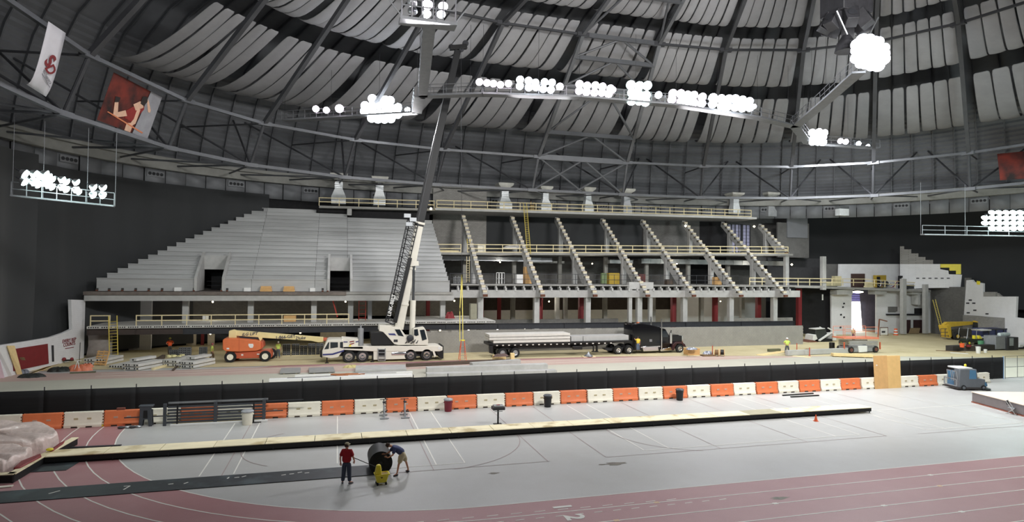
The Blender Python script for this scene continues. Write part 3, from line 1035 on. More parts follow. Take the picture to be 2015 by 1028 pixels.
# square pockets and bearing blocks along the fascia
PKT = mat('pocket_dark', (66, 66, 66), .9)
mb = MB(); mb2 = MB()
for px in (191, 215, 241, 267, 293, 319, 345, 382, 436, 447, 635, 645):
    p = GY(px, 569.5, 73.97)
    mb.box(p.x - .12, p.x + .12, 73.97, 74.05, p.z - .12, p.z + .12)
    mb2.box(p.x - .1, p.x + .1, 73.8, 74.0, 6.98, 7.12)
mb.build('fascia_pocket', PKT, stand); mb2.build('bearing_block', RUST, stand)
for px, wd in ((350, 12), (487, 13), (615, 10)):
    p = GY(px, 573, 73.9)
    MB().box(p.x - wd / 36, p.x + wd / 36, 73.75, 74.0, 7.0, 7.4).build('bearing_plate', WHITE, stand)
for k, (a, b) in enumerate(VOMS):
    t = thing('vomitory', 'concrete stair opening %s of the seating tier' % ('at the left' if k == 0 else 'at the right'), 'doorway', ((a + b) / 2, 74, 7))
    w_ = (b - a) / 2
    for s_ in (-1, 1):
        x = s_ * w_
        tk = .28
        MB().prism([(-.15, 0), (-.15, 1.5), (3.9, 4.45), (3.9, 0)], x - (tk if s_ < 0 else 0), x + (tk if s_ > 0 else 0), 'x').build('side_wall', CONC, t, bevel=.02)
    MB().box(-w_, w_, 3.6, 3.9, 2.4, 4.0).build('lintel', CONC, t)
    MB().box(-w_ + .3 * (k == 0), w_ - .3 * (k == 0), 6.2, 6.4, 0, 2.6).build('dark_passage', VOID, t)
    mb = MB()
    for h in (.5, 1.0):
        mb.tube((-w_, 5.2, h), (w_, 5.2, h), .03, 6)
    mb.build('handrail', STEELD, t)
# deck slab, edge beam under the tier
def slab(name, lab, cat, x0, x1, y0, y1, z0a, z0b, th, m, grp=None):
    t = MB().add([(x0, y0, z0a - th), (x1, y0, z0b - th), (x1, y1, z0b - th), (x0, y1, z0a - th), (x0, y0, z0a), (x1, y0, z0b), (x1, y1, z0b), (x0, y1, z0a)],
                 [(3, 2, 1, 0), (4, 5, 6, 7), (0, 1, 5, 4), (1, 2, 6, 5), (2, 3, 7, 6), (3, 0, 4, 7)]).build(name, m)
    return tag(t, lab, cat, grp)
slab('deck_slab', 'dark edged concrete deck slab under the seating tier', 'floor slab', GY(165, 577, 73.6).x, 1.0, 73.4, 90, 6.95, 6.95, .35, mat('stained_slab_edge', (112, 104, 98), .9, var=.2))
slab('edge_beam', 'long concrete edge beam below the deck of the seating tier', 'beam', GY(167, 577, 73.8).x, 13.6, 73.6, 74.4, 6.62, 6.62, .66, CONC)
slab('deck_slab', 'short concrete deck strip right of the second stair opening', 'floor slab', 1.0, 13.4, 73.5, 90, 6.98, 6.98, .3, CONC2)
COLS = [(205, 'leftmost column under the seating tier deck'), (366, 'second column from the left under the seating tier deck'), (494, 'third column from the left under the seating tier deck'),
        (618, 'fourth column from the left under the seating tier deck'), (662 + 28, 'column right of the second stair opening, under the deck'), (871, 'column under the right end of the seating tier')]
for px, lab in COLS:
    p = GY(px, 600, 75.6)
    if px in (205,): continue
    t = MB().box(p.x - .3, p.x + .3, 75.3, 75.9, 3.4, 6.0).build('concrete_column', CONC); tag(t, lab, 'column', 'columns under the seating tier')
# hollow-core slab floor over the ground floor, planks side by side
HC = mat('hollow_core_concrete', (196, 195, 190), .85, var=.08, rand=.05)
HOLE = mat('core_hole', (22, 22, 22), .95)
def plank_run(x0, x1, Y, z, label, th=.26, dep=7.0, z_r=None):
    t = thing('plank_floor', label, 'floor slab', (x0, Y, z))
    n = int(round((x1 - x0) / 1.2))
    w_ = (x1 - x0) / n
    proto = None
    for k in range(n):
        zz = ((z_r or z) - z) * (k + .5) / n
        if proto is None:
            proto = MB().box(.01, w_ - .01, 0, dep, -th, 0).build('plank', HC, t)
            hb = MB()
            for j in range(5):
                if j == 2 and False: continue
                hb.tube((w_ * (.16 + .17 * j), -.012, -th / 2), (w_ * (.16 + .17 * j), .1, -th / 2), .07, 8)
            hole = hb.build('core_hole', HOLE, proto)
            o = proto
        else:
            o = proto.copy(); COL.objects.link(o)
            h2 = hole.copy(); COL.objects.link(h2); h2.parent = o
        o.location = (w_ * k, random.uniform(-.05, .05), zz)
    return t
XL = GY(172, 645, 72.6).x
plank_run(XL, GY(905, 640, 72.6).x - 5.0, 72.4, 3.42, 'hollow-core concrete plank floor with timber railing at the left')
plank_run(GY(797, 640, 72.6).x, GY(972, 636, 72.6).x, 71.9, 3.62, 'bright hollow-core plank floor right of the crane boom', dep=9)
# steel girders
def girder(name, lab, a, b, h, m=STEELD, fl=.3):
    a, b = Vector(a), Vector(b)
    t = thing(name, lab, 'girder', a)
    e = b - a
    MB().beam((0, 0, -h / 2), e + Vector((0, 0, -h / 2)), .05, h).build('web', m, t)
    MB().beam((0, 0, 0), e, fl, .05).beam((0, 0, -h), e + Vector((0, 0, -h)), fl, .05).build('flange', m, t)
    mb = MB()
    n = max(2, int(e.length / 7.3))
    for k in range(n + 1):
        p = e * k / n
        mb.box(p.x - .03, p.x + .03, p.y - fl / 2, p.y + fl / 2, p.z - h, p.z)
    mb.build('stiffener', m, t)
    return t
girder('steel_girder', 'brown steel girder under the plank floor at the far left', (XL, 72.7, 3.14), (GY(360, 650, 72.7).x, 72.7, 3.14), .62, mat('brown_primer', (66, 56, 52), .7))
girder('steel_girder', 'dark steel girder carrying the plank floor behind the crane truck', (GY(361, 650, 72.7).x, 72.7, 3.14), (GY(760, 650, 72.7).x, 72.7, 3.14), .66)
girder('steel_girder', 'dark steel girder behind the crane cab, below the bright planks', (GY(770, 650, 72.4).x, 72.4, 3.3), (GY(980, 640, 72.4).x, 72.4, 3.2), .62)
girder('steel_girder', 'long dark steel girder above the block wall and the flatbed trailer', (GY(980, 640, 72.5).x, 72.5, 3.22), (GY(1562, 630, 72.5).x, 72.5, 3.1), .62)
# timber guard rails
def guard(pts, label, z_at=None, h=1.07, step=2.4, m=RAILW, cat='guard rail', posts='post', mid=True, r=.045, toe=False):
    a = Vector(pts[0])
    t = thing('guard_rail', label, cat, a)
    for p, q in zip(pts, pts[1:]):
        p, q = Vector(p) - a, Vector(q) - a
        L = (q - p).length
        n = max(1, int(round(L / step)))
        MB().beam(p + Vector((0, -.03, h)), q + Vector((0, -.03, h)), r, r * 2.4).build('top_rail', m, t)
        if mid:
            MB().beam(p + Vector((0, -.03, h * .5)), q + Vector((0, -.03, h * .5)), r, r * 2.4).build('mid_rail', m, t)
        if toe:
            MB().beam(p + Vector((0, -.03, .06)), q + Vector((0, -.03, .06)), r, r * 2.4).build('toe_board', m, t)
        for k in range(n + 1):
            c = lerp(p, q, k / n)
            MB().box(-r, r, -r, r, 0, h + .05).build(posts, m, t).location = c
    return t
zL = 3.42
guard([(GY(268, 640, 72.6).x, 72.6, zL), (GY(686, 640, 72.6).x, 72.6, zL)], 'long timber guard rail on the plank floor left of the crane boom')
guard([(GY(178, 640, 72.6).x, 72.6, zL), (GY(216, 640, 72.6).x, 72.6, zL)], 'short timber guard rail on the plank floor at the far left')
# upper top deck
TD = slab('deck_slab', 'highest concrete deck slab running behind the top of the rakers', 'floor slab', GY(628, 400, 86.5).x, 13, 86.5, 94, 18.15, 18.35, .3, CONC2)
TD = slab('deck_slab', 'highest concrete deck slab above the raker beams with the long timber rail', 'floor slab', 13, GY(1490, 432, 85.5).x, 85.6, 93.5, 18.38, 18.95, .32, CONC)
guard([(GY(628, 400, 86.6).x, 86.6, 18.15), (13, 86.6, 18.35)], 'timber guard rail on the highest deck left of the crane boom')
guard([(13.2, 85.8, 18.38), (GY(1262, 410, 85.8).x, 85.8, 18.80), (GY(1478, 425, 85.8).x, 85.8, 18.98)], 'long timber guard rail on the highest deck above the rakers', toe=True)
slab('shaded_gap_strip', 'dark strip standing for the shaded gap under the highest deck at the left', 'beam', GY(622, 425, 87.5).x, GY(846, 430, 87.5).x, 88, 88.4, 17.9, 18.1, 1.2, VOID)  # solid near-black strip put in for the shade below the deck
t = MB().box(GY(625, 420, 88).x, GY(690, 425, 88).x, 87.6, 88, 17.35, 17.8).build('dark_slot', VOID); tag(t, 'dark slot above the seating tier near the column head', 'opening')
t = MB().box(GY(683, 420, 87).x, GY(692, 420, 87).x, 86.6, 87.2, 17.0, 18.2).build('column_stub', CONC); tag(t, 'short column head below the highest deck, left of the boom', 'column')
# mid deck
slab('deck_slab', 'middle concrete deck slab crossing behind the raker beams', 'floor slab', 12.6, 69.2, 81.6, 93, 12.02, 12.95, .3, CONC2)
def zmid(x): return 12.02 + (x - 12.6) / 56.6 * .93
guard([(12.8, 81.8, zmid(12.8)), (GY(907, 480, 81.8).x, 81.8, zmid(16.5))], 'short timber guard rail on the middle deck beside the seating tier', toe=True)
guard([(GY(920, 480, 81.8).x, 81.8, zmid(18)), (68.4, 81.8, zmid(68.4))], 'long timber guard rail on the middle deck behind the raker beams', toe=True)
# raker beams and columns
BEAR = mat('bearing_pad_brown', (120, 96, 76), .85)
SEATC = mat('raker_seat_concrete', (206, 198, 176), .85, var=.08)
def raker(X, Y0, z0, Y1, z1, label, steps):
    t = thing('raker_beam', label, 'raker beam', (X, Y0, z0))
    dy, dz = Y1 - Y0, z1 - z0
    hw = .26
    th = 1.0
    MB().prism([(0, -.35), (0, .15), (dy, dz + .15), (dy + .2, dz - .6), (dy - .5, dz - th - .1), (1.6, -.35 - .1)], -hw, hw, 'x').build('beam_body', CONC, t, bevel=.02)
    rr, ru = dz / steps, dy / steps
    proto = None
    for k in range(steps):
        if proto is None:
            proto = MB().prism([(0, .1), (0, rr * .62), (ru * .80, rr * .62), (ru * .9, .1)], -hw, hw, 'x').build('step_seat', SEATC, t)
            pad = MB().box(-hw, hw, ru * .1, ru * .55, rr * .62, rr * .62 + .05).build('bearing_pad', BEAR, proto)
            o = proto
        else:
            o = proto.copy(); COL.objects.link(o)
            p2 = pad.copy(); COL.objects.link(p2); p2.parent = o
        o.location = (0, ru * k, rr * k + .1)
    MB().box(-.28, .28, -.25, .02, -.3, .0).build('toe_plate', RUST, t)
    return t
def col(X, Y, z0, z1, label, grp, w_=.62, m=CONC, name='concrete_column'):
    t = MB().box(X - w_ / 2, X + w_ / 2, Y - w_ / 2, Y + w_ / 2, z0, z1).build(name, m, None, bevel=.03)
    return tag(t, label, 'column', grp)
RX = [17.4, 24.8, 31.9, 39.4, 46.3, 53.7, 61.0]
for k, X in enumerate(RX):
    raker(X, 73.5, 6.75, 88.3, 17.75 + .06 * k, '%s sloping concrete raker beam from the left, no seating on it' % ORD[k], 18)
    col(X - .1, 75.7, 0, 7.1, 'front column below the %s raker from the left' % ORD[k], 'front columns below the rakers', .7)
    col(X, 80.6, 7.75, 11.7, 'column under the middle of the %s raker from the left' % ORD[k], 'columns on the lower deck')
    col(X + .1, 87.0, 7.75, 12.0, 'rear column on the lower deck behind the %s raker from the left' % ORD[k], 'rear columns on the lower deck', .55, CONC2)
    col(X, 86.4, zmid(X), 16.4, 'column on the middle deck under the top of the %s raker from the left' % ORD[k], 'columns on the middle deck')
raker(68.2, 82.0, 13.2, 88.3, 18.0, 'short raker beam at the right end that stops at the middle deck', 8)
col(68.4, 82.2, 7.8, 13.2, 'tall column carrying the short raker at the right end', 'right end columns')
col(68.2, 86.8, 13.0, 16.6, 'column under the top of the short right raker', 'right end columns')
col(40.95, 75.6, 3.0, 8.2, 'extra front column just right of the fourth raker foot', 'front columns below the rakers', .5)
col(37.9, 75.6, 3.0, 8.2, 'extra front column just left of the fourth raker foot', 'front columns below the rakers', .5)
slab('short_beam', 'short beam joining two front columns at the foot of the fourth raker', 'beam', 37.6, 41.25, 75.25, 75.95, 8.35, 8.35, .95, CONC)
# lower deck (over the white back wall) with edge beam and teeth
slab('deck_slab', 'lower concrete deck slab behind the foot of the rakers', 'floor slab', 13.5, 70.4, 76.2, 95, 7.85, 8.0, .3, CONC2)
slab('edge_beam', 'long concrete edge beam linking the front columns below the rakers', 'beam', 13.5, 65.0, 75.2, 76.0, 7.2, 7.3, .95, CONC)
tt = thing('stub_beams', 'row of short concrete stubs on the edge beam below the lower deck', 'beam', (13.5, 75.2, 7.2))
proto = None
x = .9
while x < 50.5:
    if min(abs(x + 13.5 - q) for q in RX) > .6:
        if proto is None:
            proto = MB().prism([(-.3, -.1), (-.3, .3), (.05, .3), (.05, .55), (.7, .55), (.7, -.1)], -.11, .11, 'x').build('stub', CONC, tt); o = proto
        else:
            o = proto.copy(); COL.objects.link(o)
        o.location = (x, .2, .0015 * x)
    x += 1.22
slab('deck_edge', 'thin concrete edge strip resting on the row of stubs', 'beam', 13.5, 65, 75.3, 76.2, 7.93, 8.0, .16, CONC2)
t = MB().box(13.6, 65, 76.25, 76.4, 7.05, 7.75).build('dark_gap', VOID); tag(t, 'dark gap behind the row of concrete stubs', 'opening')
# steel railing with posts on lower deck
gr = guard([(13.6, 76.6, 7.9), (GY(1455, 540, 76.6).x, 76.6, 8.0)], 'thin grey steel railing along the lower deck behind the raker feet', h=1.35, step=1.42, m=STEELD, r=.022, toe=True)
guard([(GY(1475, 545, 77).x, 77, 8.0), (GY(1700, 550, 80).x, 80, 8.0), (GY(1820, 552, 81.4).x, 81.4, 7.4)], 'timber guard rail on the lower deck toward the white rooms at the right')
# back walls of the stand
def bwall(name, x0, x1, Y, z0, z1, m):
    return MB().box(x0, x1, Y, Y + .3, z0, z1).build(name, m, wall_back)
bwall('upper_block_wall', 13.6, GY(957, 450, 92).x, 92, 12, 22.0, BLOCK)
bwall('upper_black_drape', GY(957, 450, 92).x, GY(1266, 450, 92).x, 92.3, 12, 18.6, CURT)
bwall('upper_block_wall', GY(1266, 450, 92).x, GY(1400, 450, 92).x, 92, 12, 19.2, BLOCKD)
bwall('upper_block_wall', GY(1400, 450, 93).x, 82, 93, 12, 19.6, BLOCKD)
bwall('upper_panel_wall', 71.5, GY(1592, 450, 88).x, 88, 12.6, 18.5, CONCD)
MB().box(GY(1551, 440, 87.6).x, GY(1591, 440, 87.6).x, 87.8, 88, GY(1570, 468, 87.6).z, GY(1570, 425, 87.6).z).build('grey_wall_panels', VENTW, wall_back)
wn = struct(MB().box(GY(1432, 460, 91.5).x, GY(1476, 460, 91.5).x, 91.5, 91.7, 13.4, 18.2).build('window_1', mat('blue_grey_translucent_sheet', (176, 176, 204), .5, var=.04)))
mb = MB()
x0, x1 = GY(1432, 460, 91.4).x, GY(1476, 460, 91.4).x
for k in range(7):
    x = x0 + (x1 - x0) * k / 6
    mb.box(x - .04, x + .04, 91.35, 91.5, 13.4, 18.2)
for k in range(9):
    mb.box(x0, x1, 91.42, 91.5, 13.4 + .6 * k - .02, 13.4 + .6 * k + .02)
mb.box(x0 + (x1 - x0) * .62 - .2, x0 + (x1 - x0) * .62 + .2, 91.3, 91.5, 13.4, 18.3)
mb.build('window_frame', STEELD, wn)
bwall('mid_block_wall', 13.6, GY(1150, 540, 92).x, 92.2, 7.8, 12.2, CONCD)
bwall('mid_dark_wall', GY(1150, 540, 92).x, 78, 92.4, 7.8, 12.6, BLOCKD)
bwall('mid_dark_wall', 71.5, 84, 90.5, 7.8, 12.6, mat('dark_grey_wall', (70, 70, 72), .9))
# lower storey back wall: white with a dark band above
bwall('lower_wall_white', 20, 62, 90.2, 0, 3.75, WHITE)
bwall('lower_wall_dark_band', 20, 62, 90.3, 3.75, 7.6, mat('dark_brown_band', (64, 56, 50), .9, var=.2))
bwall('lower_wall_block', 0, 20, 88, 0, 7.5, BLOCK)
bwall('lower_wall_block', 53, 70, 89, 0, 7.5, PAINTW)
bwall('lower_wall_grey', -20.6, 0, 84, 3.2, 7.0, BLOCKD)
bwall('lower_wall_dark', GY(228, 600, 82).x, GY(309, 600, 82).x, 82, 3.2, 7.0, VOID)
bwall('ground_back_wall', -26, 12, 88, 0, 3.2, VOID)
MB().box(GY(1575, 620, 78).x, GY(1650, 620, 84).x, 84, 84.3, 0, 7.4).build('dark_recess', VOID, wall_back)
p_ = GY(1480, 600, 88.8)
for i_, (px, Y, grp) in enumerate(((982, 86, 0), (1060, 79, 1), (1064, 86, 0), (1143, 79, 1), (1325, 79, 1), (1407, 79, 1), (1492, 79, 1), (1572, 79, 1), (948, 82, 0), (842, 84, 0))):
    X = GY(px, 610, Y).x
    col(X, Y, 0, 7.5, 'maroon painted steel column', 'maroon columns under the stand', .5 if not grp else .62, MAROON, 'steel_column')
LBL = {982: 'thin maroon column right of the first raker foot', 1060: 'wide maroon column left of the second raker column', 1064: 'thin maroon column right of the second front column',
       1143: 'wide maroon column left of the third front column', 1325: 'maroon column left of the fifth front column', 1407: 'maroon column left of the sixth front column',
       1492: 'maroon column left of the seventh front column', 1572: 'maroon column at the right end of the edge beam', 948: 'maroon column left of the first front column', 842: 'maroon column behind the crane cab'}
cs = [o for o in sc.objects if o.name.startswith('steel_column')]
for o, k in zip(cs, (982, 1060, 1064, 1143, 1325, 1407, 1492, 1572, 948, 842)):
    o['label'] = LBL[k]
    del o['group']
for px in (1009, 1096, 1112, 1190, 1285, 1380, 1460):
    X = GY(px, 610, 84).x
    col(X, 84, 0, 7.5, 'pale interior column standing under the stand', 'pale interior columns under the stand', .6, CONC2)
# block piers standing above the ground behind the girder
t = MB().box(GY(960, 640, 74).x, GY(1240, 635, 74).x, 77.6, 77.9, 2.0, 3.3).build('block_parapet', BLOCKD); tag(t, 'low block parapet behind the girder, between columns', 'block wall')
t = MB().box(GY(1440, 640, 77.6).x, GY(1560, 635, 77.6).x, 77.6, 77.9, 2.0, 3.2).build('block_parapet', BLOCK); tag(t, 'low block parapet behind the girder at the right end', 'block wall')
# long low block wall
bw = thing('block_wall', 'long low wall of new grey concrete blocks behind the semi truck', 'block wall', (8.4, 71.0, 0))
FRB = mat('fresh_grey_block', (148, 146, 141), .95, var=.1, scale=.9, rand=.09, bump=.3, bumpscale=12)
proto = None
mort = MB().box(0, 53.4, .03, .2, 0, 2.55).build('mortar_bed', mat('mortar', (126, 124, 120), .95), bw)
XR = 53.5
nrow = 13
cnt = 0
farb = MB()
for r_ in range(nrow):
    k = 0
    x = -.2 if r_ % 2 else 0
    while x < XR:
        x0, x1 = max(0, x), min(XR, x + .395)
        if x1 - x0 > .05 and not (r_ == 12 and x < 6 and k % 3 == 1):
            farb.box(x0, x1, 0, .2, r_ * .2 + .004, r_ * .2 + .194)
        x += .405; k += 1
o = farb.build('block_courses', FRB, bw); o['kind'] = 'stuff'
# block pier at left
pier = thing('block_pier', 'wrapped grey block pier standing under the left end of the plank floor', 'pier', (GY(190, 690, 74).x, 74, 0))
MB().box(-.75, .75, 0, 1.0, 0, 2.7).build('masonry', BLOCK, pier)
MB().grid([[(-.85 + .15 * math.sin(j), -.1 - .08 * math.sin(3 * i + j), z) for j, z in enumerate((2.75, 2.0, 1.3, .6, 0))] for i in range(1)] + [[(.9 + .3 * math.sin(j * .7), -.1 + .1 * math.sin(2 + j), z) for j, z in enumerate((2.75, 2.0, 1.3, .6, 0))]]).build('plastic_wrap', mat('grey_plastic_wrap', (150, 142, 138), .4, var=.15, scale=2), pier, solid=.02)
t = MB().box(GY(213, 690, 74.5).x, GY(219, 690, 74.5).x, 74.4, 74.8, 0, 2.6).build('concrete_column', CONC2); tag(t, 'thin grey post right of the wrapped block pier', 'column')
# ground floor interior under the planks
for px, w_, m, lab in ((376, 1.1, mat('cream_panel', (206, 198, 180), .8), 'cream wall section left of the cherry door'), (398, .35, MAROON, 'narrow maroon door panel in the lit ground floor'), (415, .8, MATS['cream_panel'], 'cream wall section right of the cherry door'),
                       (655, 3.2, MATS['cream_panel'], 'cream wall section above the crane cab'), (704, .9, VOID, 'dark opening right of the cream wall section')):
    p = GY(px, 680, 84)
    t = MB().box(p.x - w_ / 2, p.x + w_ / 2, 84, 84.2, 0, 2.9).build('wall_section', m); tag(t, lab, 'wall section')
door_1 = struct(MB().box(GY(341, 680, 87).x - .22, GY(341, 680, 87).x + .22, 86.8, 87, 0, 2.9).build('door_1', mat('daylight_gap', (235, 240, 255), .5, emit=4.5)))
# pale exterior light strip dots beside
m_ = MB()
for k in range(6):
    p = GY(348, 660 + 7 * k, 86.6); m_.box(p.x - .08, p.x + .08, 86.6, 86.7, p.z - .1, p.z + .1)
m_.build('daylight_slot', MATS['daylight_gap'], door_1)
WL = ['above the orange vest worker, left one of the pair', 'above the walking hi-vis worker, right one of the pair', 'above the middle of the cream boom', 'above the outer half of the cream boom', 'just right of the crane cab above the block wall', 'over the step ladder above the block wall', 'over the rear end of the flatbed trailer', 'over the middle of the flatbed trailer', 'beside the top of the sixth raker', 'beside the top of the short right raker', 'at the right end under the middle deck', 'at the top left of the seating tier', 'where the boom passes the highest deck']
BULB = mat('warm_work_light', (255, 238, 196), .4, emit=14)
for i_, (px, py, Y) in enumerate(((385, 654, 76), (414, 657, 76), (533, 657, 75), (591, 655, 75), (866, 651, 72.8), (922, 651, 72.8), (979, 650, 72.8), (1033, 646, 72.8), (1349, 445, 85), (1484, 446, 86.5), (1558, 521, 84), (532, 414, 90), (848, 411, 85.5))):
    p = GY(px, py, Y)
    t = thing('work_light', 'small work light hanging ' + WL[i_], 'light bulb', p, 0, 'string work lights')
    MB().sphere((0, 0, 0), .11 if i_ < 8 else .16, 10, 6).build('bulb', BULB, t)
    MB().tube((0, 0, .08), (0, 0, .24), .05, 6).build('socket', STEELD, t)
    if False:
        l = bpy.data.lights.new('bulb_light', 'POINT'); l.energy = 60; l.color = (1, .85, .6); l.shadow_soft_size = .1
        lo = bpy.data.objects.new('bulb_light', l); COL.objects.link(lo); lo.location = p + Vector((0, 1.5, -.3)); lo['kind'] = 'helper'
for i_, (x, y, z, e) in enumerate(((-14, 79, 5.6, 170), (1, 79, 5.6, 170), (15, 81, 5.6, 230), (29, 83, 5.4, 300), (43, 83, 5.4, 300), (57, 83, 5.4, 300), (22, 84, 10.9, 170), (36, 84, 10.9, 170), (50, 84, 11.1, 170), (64, 84, 11.3, 170), (-8, 79, 2.3, 120), (3, 78, 2.3, 120), (-16, 80, 2.3, 60))):  # invented bulbs, added to brighten the dark storeys of the stand
    l = bpy.data.lights.new('added_fill_bulb', 'POINT'); l.energy = e; l.color = (1, .93, .82); l.shadow_soft_size = .15
    lo = bpy.data.objects.new('added_fill_bulb', l); COL.objects.link(lo); lo.location = (x, y, z); lo['kind'] = 'helper'
    t = thing('work_light', 'added fill light inside the stand, %s from the left %s' % ((ORD[i_], 'below the edge beam') if i_ < 6 else ((ORD[i_ - 6], 'above the lower deck') if i_ < 10 else (('second', 'third', 'first')[i_ - 10], 'on the ground floor'))), 'light bulb', (x, y, z), 0, 'added fill lights deep inside the stand')
    MB().sphere((0, 0, 0), .1, 10, 6).build('bulb', BULB, t)
    MB().tube((0, 0, .08), (0, 0, .25), .05, 6).build('socket', STEELD, t)
# ducts: long galvanised duct below the middle deck
def duct(x0, x1, Y, z0, z1, lab, m=GALV, dep=1.0, seg_=1.6):
    t = thing('air_duct', lab, 'duct', (x0, Y, z0))
    n = max(1, int((x1 - x0) / seg_))
    w_ = (x1 - x0) / n
    for k in range(n):
        MB().box(w_ * k + .015, w_ * (k + 1) - .015, 0, dep, 0, z1 - z0).build('duct_section', m, t)
        MB().box(w_ * (k + 1) - .03, w_ * (k + 1) + .03, -.04, dep + .04, -.04, z1 - z0 + .04).build('duct_flange', m, t)
    return t
def ductpx(px0, px1, py0, py1, Y, lab, m=GALV):
    a, b = GY(px0, py1, Y), GY(px1, py0, Y)
    duct(a.x, b.x, Y, (GY((px0 + px1) / 2, py1, Y)).z, (GY((px0 + px1) / 2, py0, Y)).z, lab, m)
GAL2 = mat('dull_duct_metal', (150, 152, 152), .5, .5, var=.15, scale=1)
ductpx(868, 1086, 506, 514, 84.5, 'long shiny air duct under the middle deck beside the seating tier')
ductpx(1045, 1110, 514, 518, 88.5, 'lower bright air duct behind the second raker', WHITE)
ductpx(1200, 1245, 512, 519, 84.5, 'dull air duct under the middle deck behind the fourth raker', GAL2)
ductpx(1262, 1545, 512, 521, 85.5, 'long dull air duct under the middle deck at the right', GAL2)
# vertical white diffusers at the ring
DIFF = mat('bright_white_duct', (236, 240, 242), .45, .0, var=.08, scale=3)
def diffuser(px, py0, py1, w0, w1, Y, lab, m=DIFF, cap=True):
    c = GY(px, py1, Y)
    h = GY(px, py0, Y).z - c.z
    k_ = Y / F * 1.02
    t = thing('air_diffuser', lab, 'air duct', c)
    a, b = w0 * k_ / 2, w1 * k_ / 2
    MB().lathe([(b * 1.41, 0), (b * 1.41, h * .25), (a * 1.41, h * .55), (a * 1.41, h * .8)], n=4, a0=PI / 4).build('duct_body', m, t)
    mb = MB()
    for q in range(3):
        mb.box(-a * 1.05, a * 1.05, -a * 1.05, a * 1.05, h * (.58 + .07 * q), h * (.60 + .07 * q))
    mb.build('collar', GALV, t)
    if cap:
        MB().lathe([(a * 1.5, h * .88), (a * 3.0, h), (a * 3.2, h * 1.08), (a * 2.9, h * 1.1)], n=4, a0=PI / 4).build('cap', mat('beige_cap', (190, 190, 184), .6), t)
        MB().box(-a * .5, a * .5, -a * .5, a * .5, h * .8, h * .9).build('neck', STEELD, t)
    return t
nm = ['first', 'second', 'third', 'fourth', 'fifth', 'sixth', 'seventh', 'eighth']
for i_, (px, y0, y1, w0, w1) in enumerate(((666, 348, 402, 14, 26), (746, 354, 405, 14, 22), (992, 366, 414, 14, 26), (1072, 372, 417, 12, 22), (1156, 374, 418, 12, 20), (1231, 377, 421, 14, 20), (1445, 384, 422, 14, 18), (1514, 384, 427, 15, 23))):
    diffuser(px, y0, y1, w0, w1, 88.5, '%s white air diffuser from the left along the highest deck' % nm[i_], DIFF if i_ not in (5, 7) else mat('grey_white_duct', (178, 180, 184), .5))
t = thing('air_diffuser', 'grey white box diffuser under the ring beam left of the seating tier', 'air duct', GY(497, 386, 93))
MB().box(-1.2, 1.2, -.6, .6, 0, 1.7).build('box', mat('grey_white_duct'), t, bevel=.05)
MB().box(-1.1, 1.1, -.55, .55, 1.7, 2.2).build('top', GALV, t)
t = thing('air_diffuser', 'white box diffuser under the ring beam above the right curtain', 'air duct', GY(1657, 425, 80))
MB().box(-.9, .9, -.5, .5, 0, 1.1).build('box', DIFF, t, bevel=.05)
MB().box(-.9, .9, -.5, .5, 1.1, 1.5).build('top', GALV, t)
# ladder up to highest deck, yellow ladders
def ladder(px0, py0, px1, py1, Y, lab, m=LADY, wd=.42, n=None, Y1=None):
    a, b = GY(px0, py0, Y), GY(px1, py1, Y1 or Y)
    t = thing('extension_ladder', lab, 'ladder', a)
    e = b - a
    d = e.normalized()
    s_ = Vector((1, 0, 0))
    s_ = (s_ - d * s_.dot(d)).normalized()
    for q in (-1, 1):
        MB().beam(s_ * q * wd / 2, e + s_ * q * wd / 2, .06, .09).build('rail', m, t)
    n = int(e.length / .31)
    for k in range(1, n):
        MB().tube(d * k * .31 - s_ * wd / 2, d * k * .31 + s_ * wd / 2, .022, 6).build('rung', m, t)
    return t
ladder(1041, 500, 1033, 400, 81.2, 'tall yellow ladder rising from the middle deck to the highest deck', wd=.5, Y1=85.4)
ladder(224, 711, 222, 622, 71.6, 'yellow ladder leaning on the plank floor at the left, beside the pier', wd=.75, Y1=72.2)
ladder(923, 500, 922, 470, 82, 'short yellow ladder beside the first raker on the middle deck', wd=.4)
ladder(921, 556, 921, 505, 79, 'grey brown ladder hanging below the middle deck by the first raker', RAILW, wd=.35)
# ================================================================ VEHICLES
def frame(Y, px0, lab_name, label, cat, grp=None):
    p = GY(px0, 700, Y)
    t = thing(lab_name, label, cat, (p.x, Y, 0), 0, grp)
    def V(px, py):
        q = GY(px, py, Y)
        return (q.x - p.x, q.z)
    return t, V
def wheel(par, x, y, r, wd, rim, n=20, hubr=.55, zc=None, name='wheel'):
    z = r if zc is None else zc
    o = MB().lathe([(r * .6, 0), (r * .93, 0), (r, .06), (r, wd - .06), (r * .93, wd), (r * .6, wd)], (0, 0, 0), n, 'y').build(name, RUBBER, par)
    o.location = (x, y, z)
    MB().lathe([(r * hubr * 1.1, .0), (r * hubr * 1.08, -.03), (r * hubr * .95, -.035), (r * hubr * .8, -.012), (r * .26, -.012), (r * .22, -.05), (r * .06, -.06)], (0, 0, 0), n, 'y').build('rim', rim, o)
    return o
def px_prism(t, V, pts, y0, y1, m, name, bevel=0):
    return MB().prism([V(*p) for p in pts], y0, y1).build(name, m, t, bevel=bevel)
CRW = mat('crane_off_white', (226, 222, 210), .4, var=.05, scale=1)
BLUE = mat('blue_stripe', (58, 62, 118), .4)
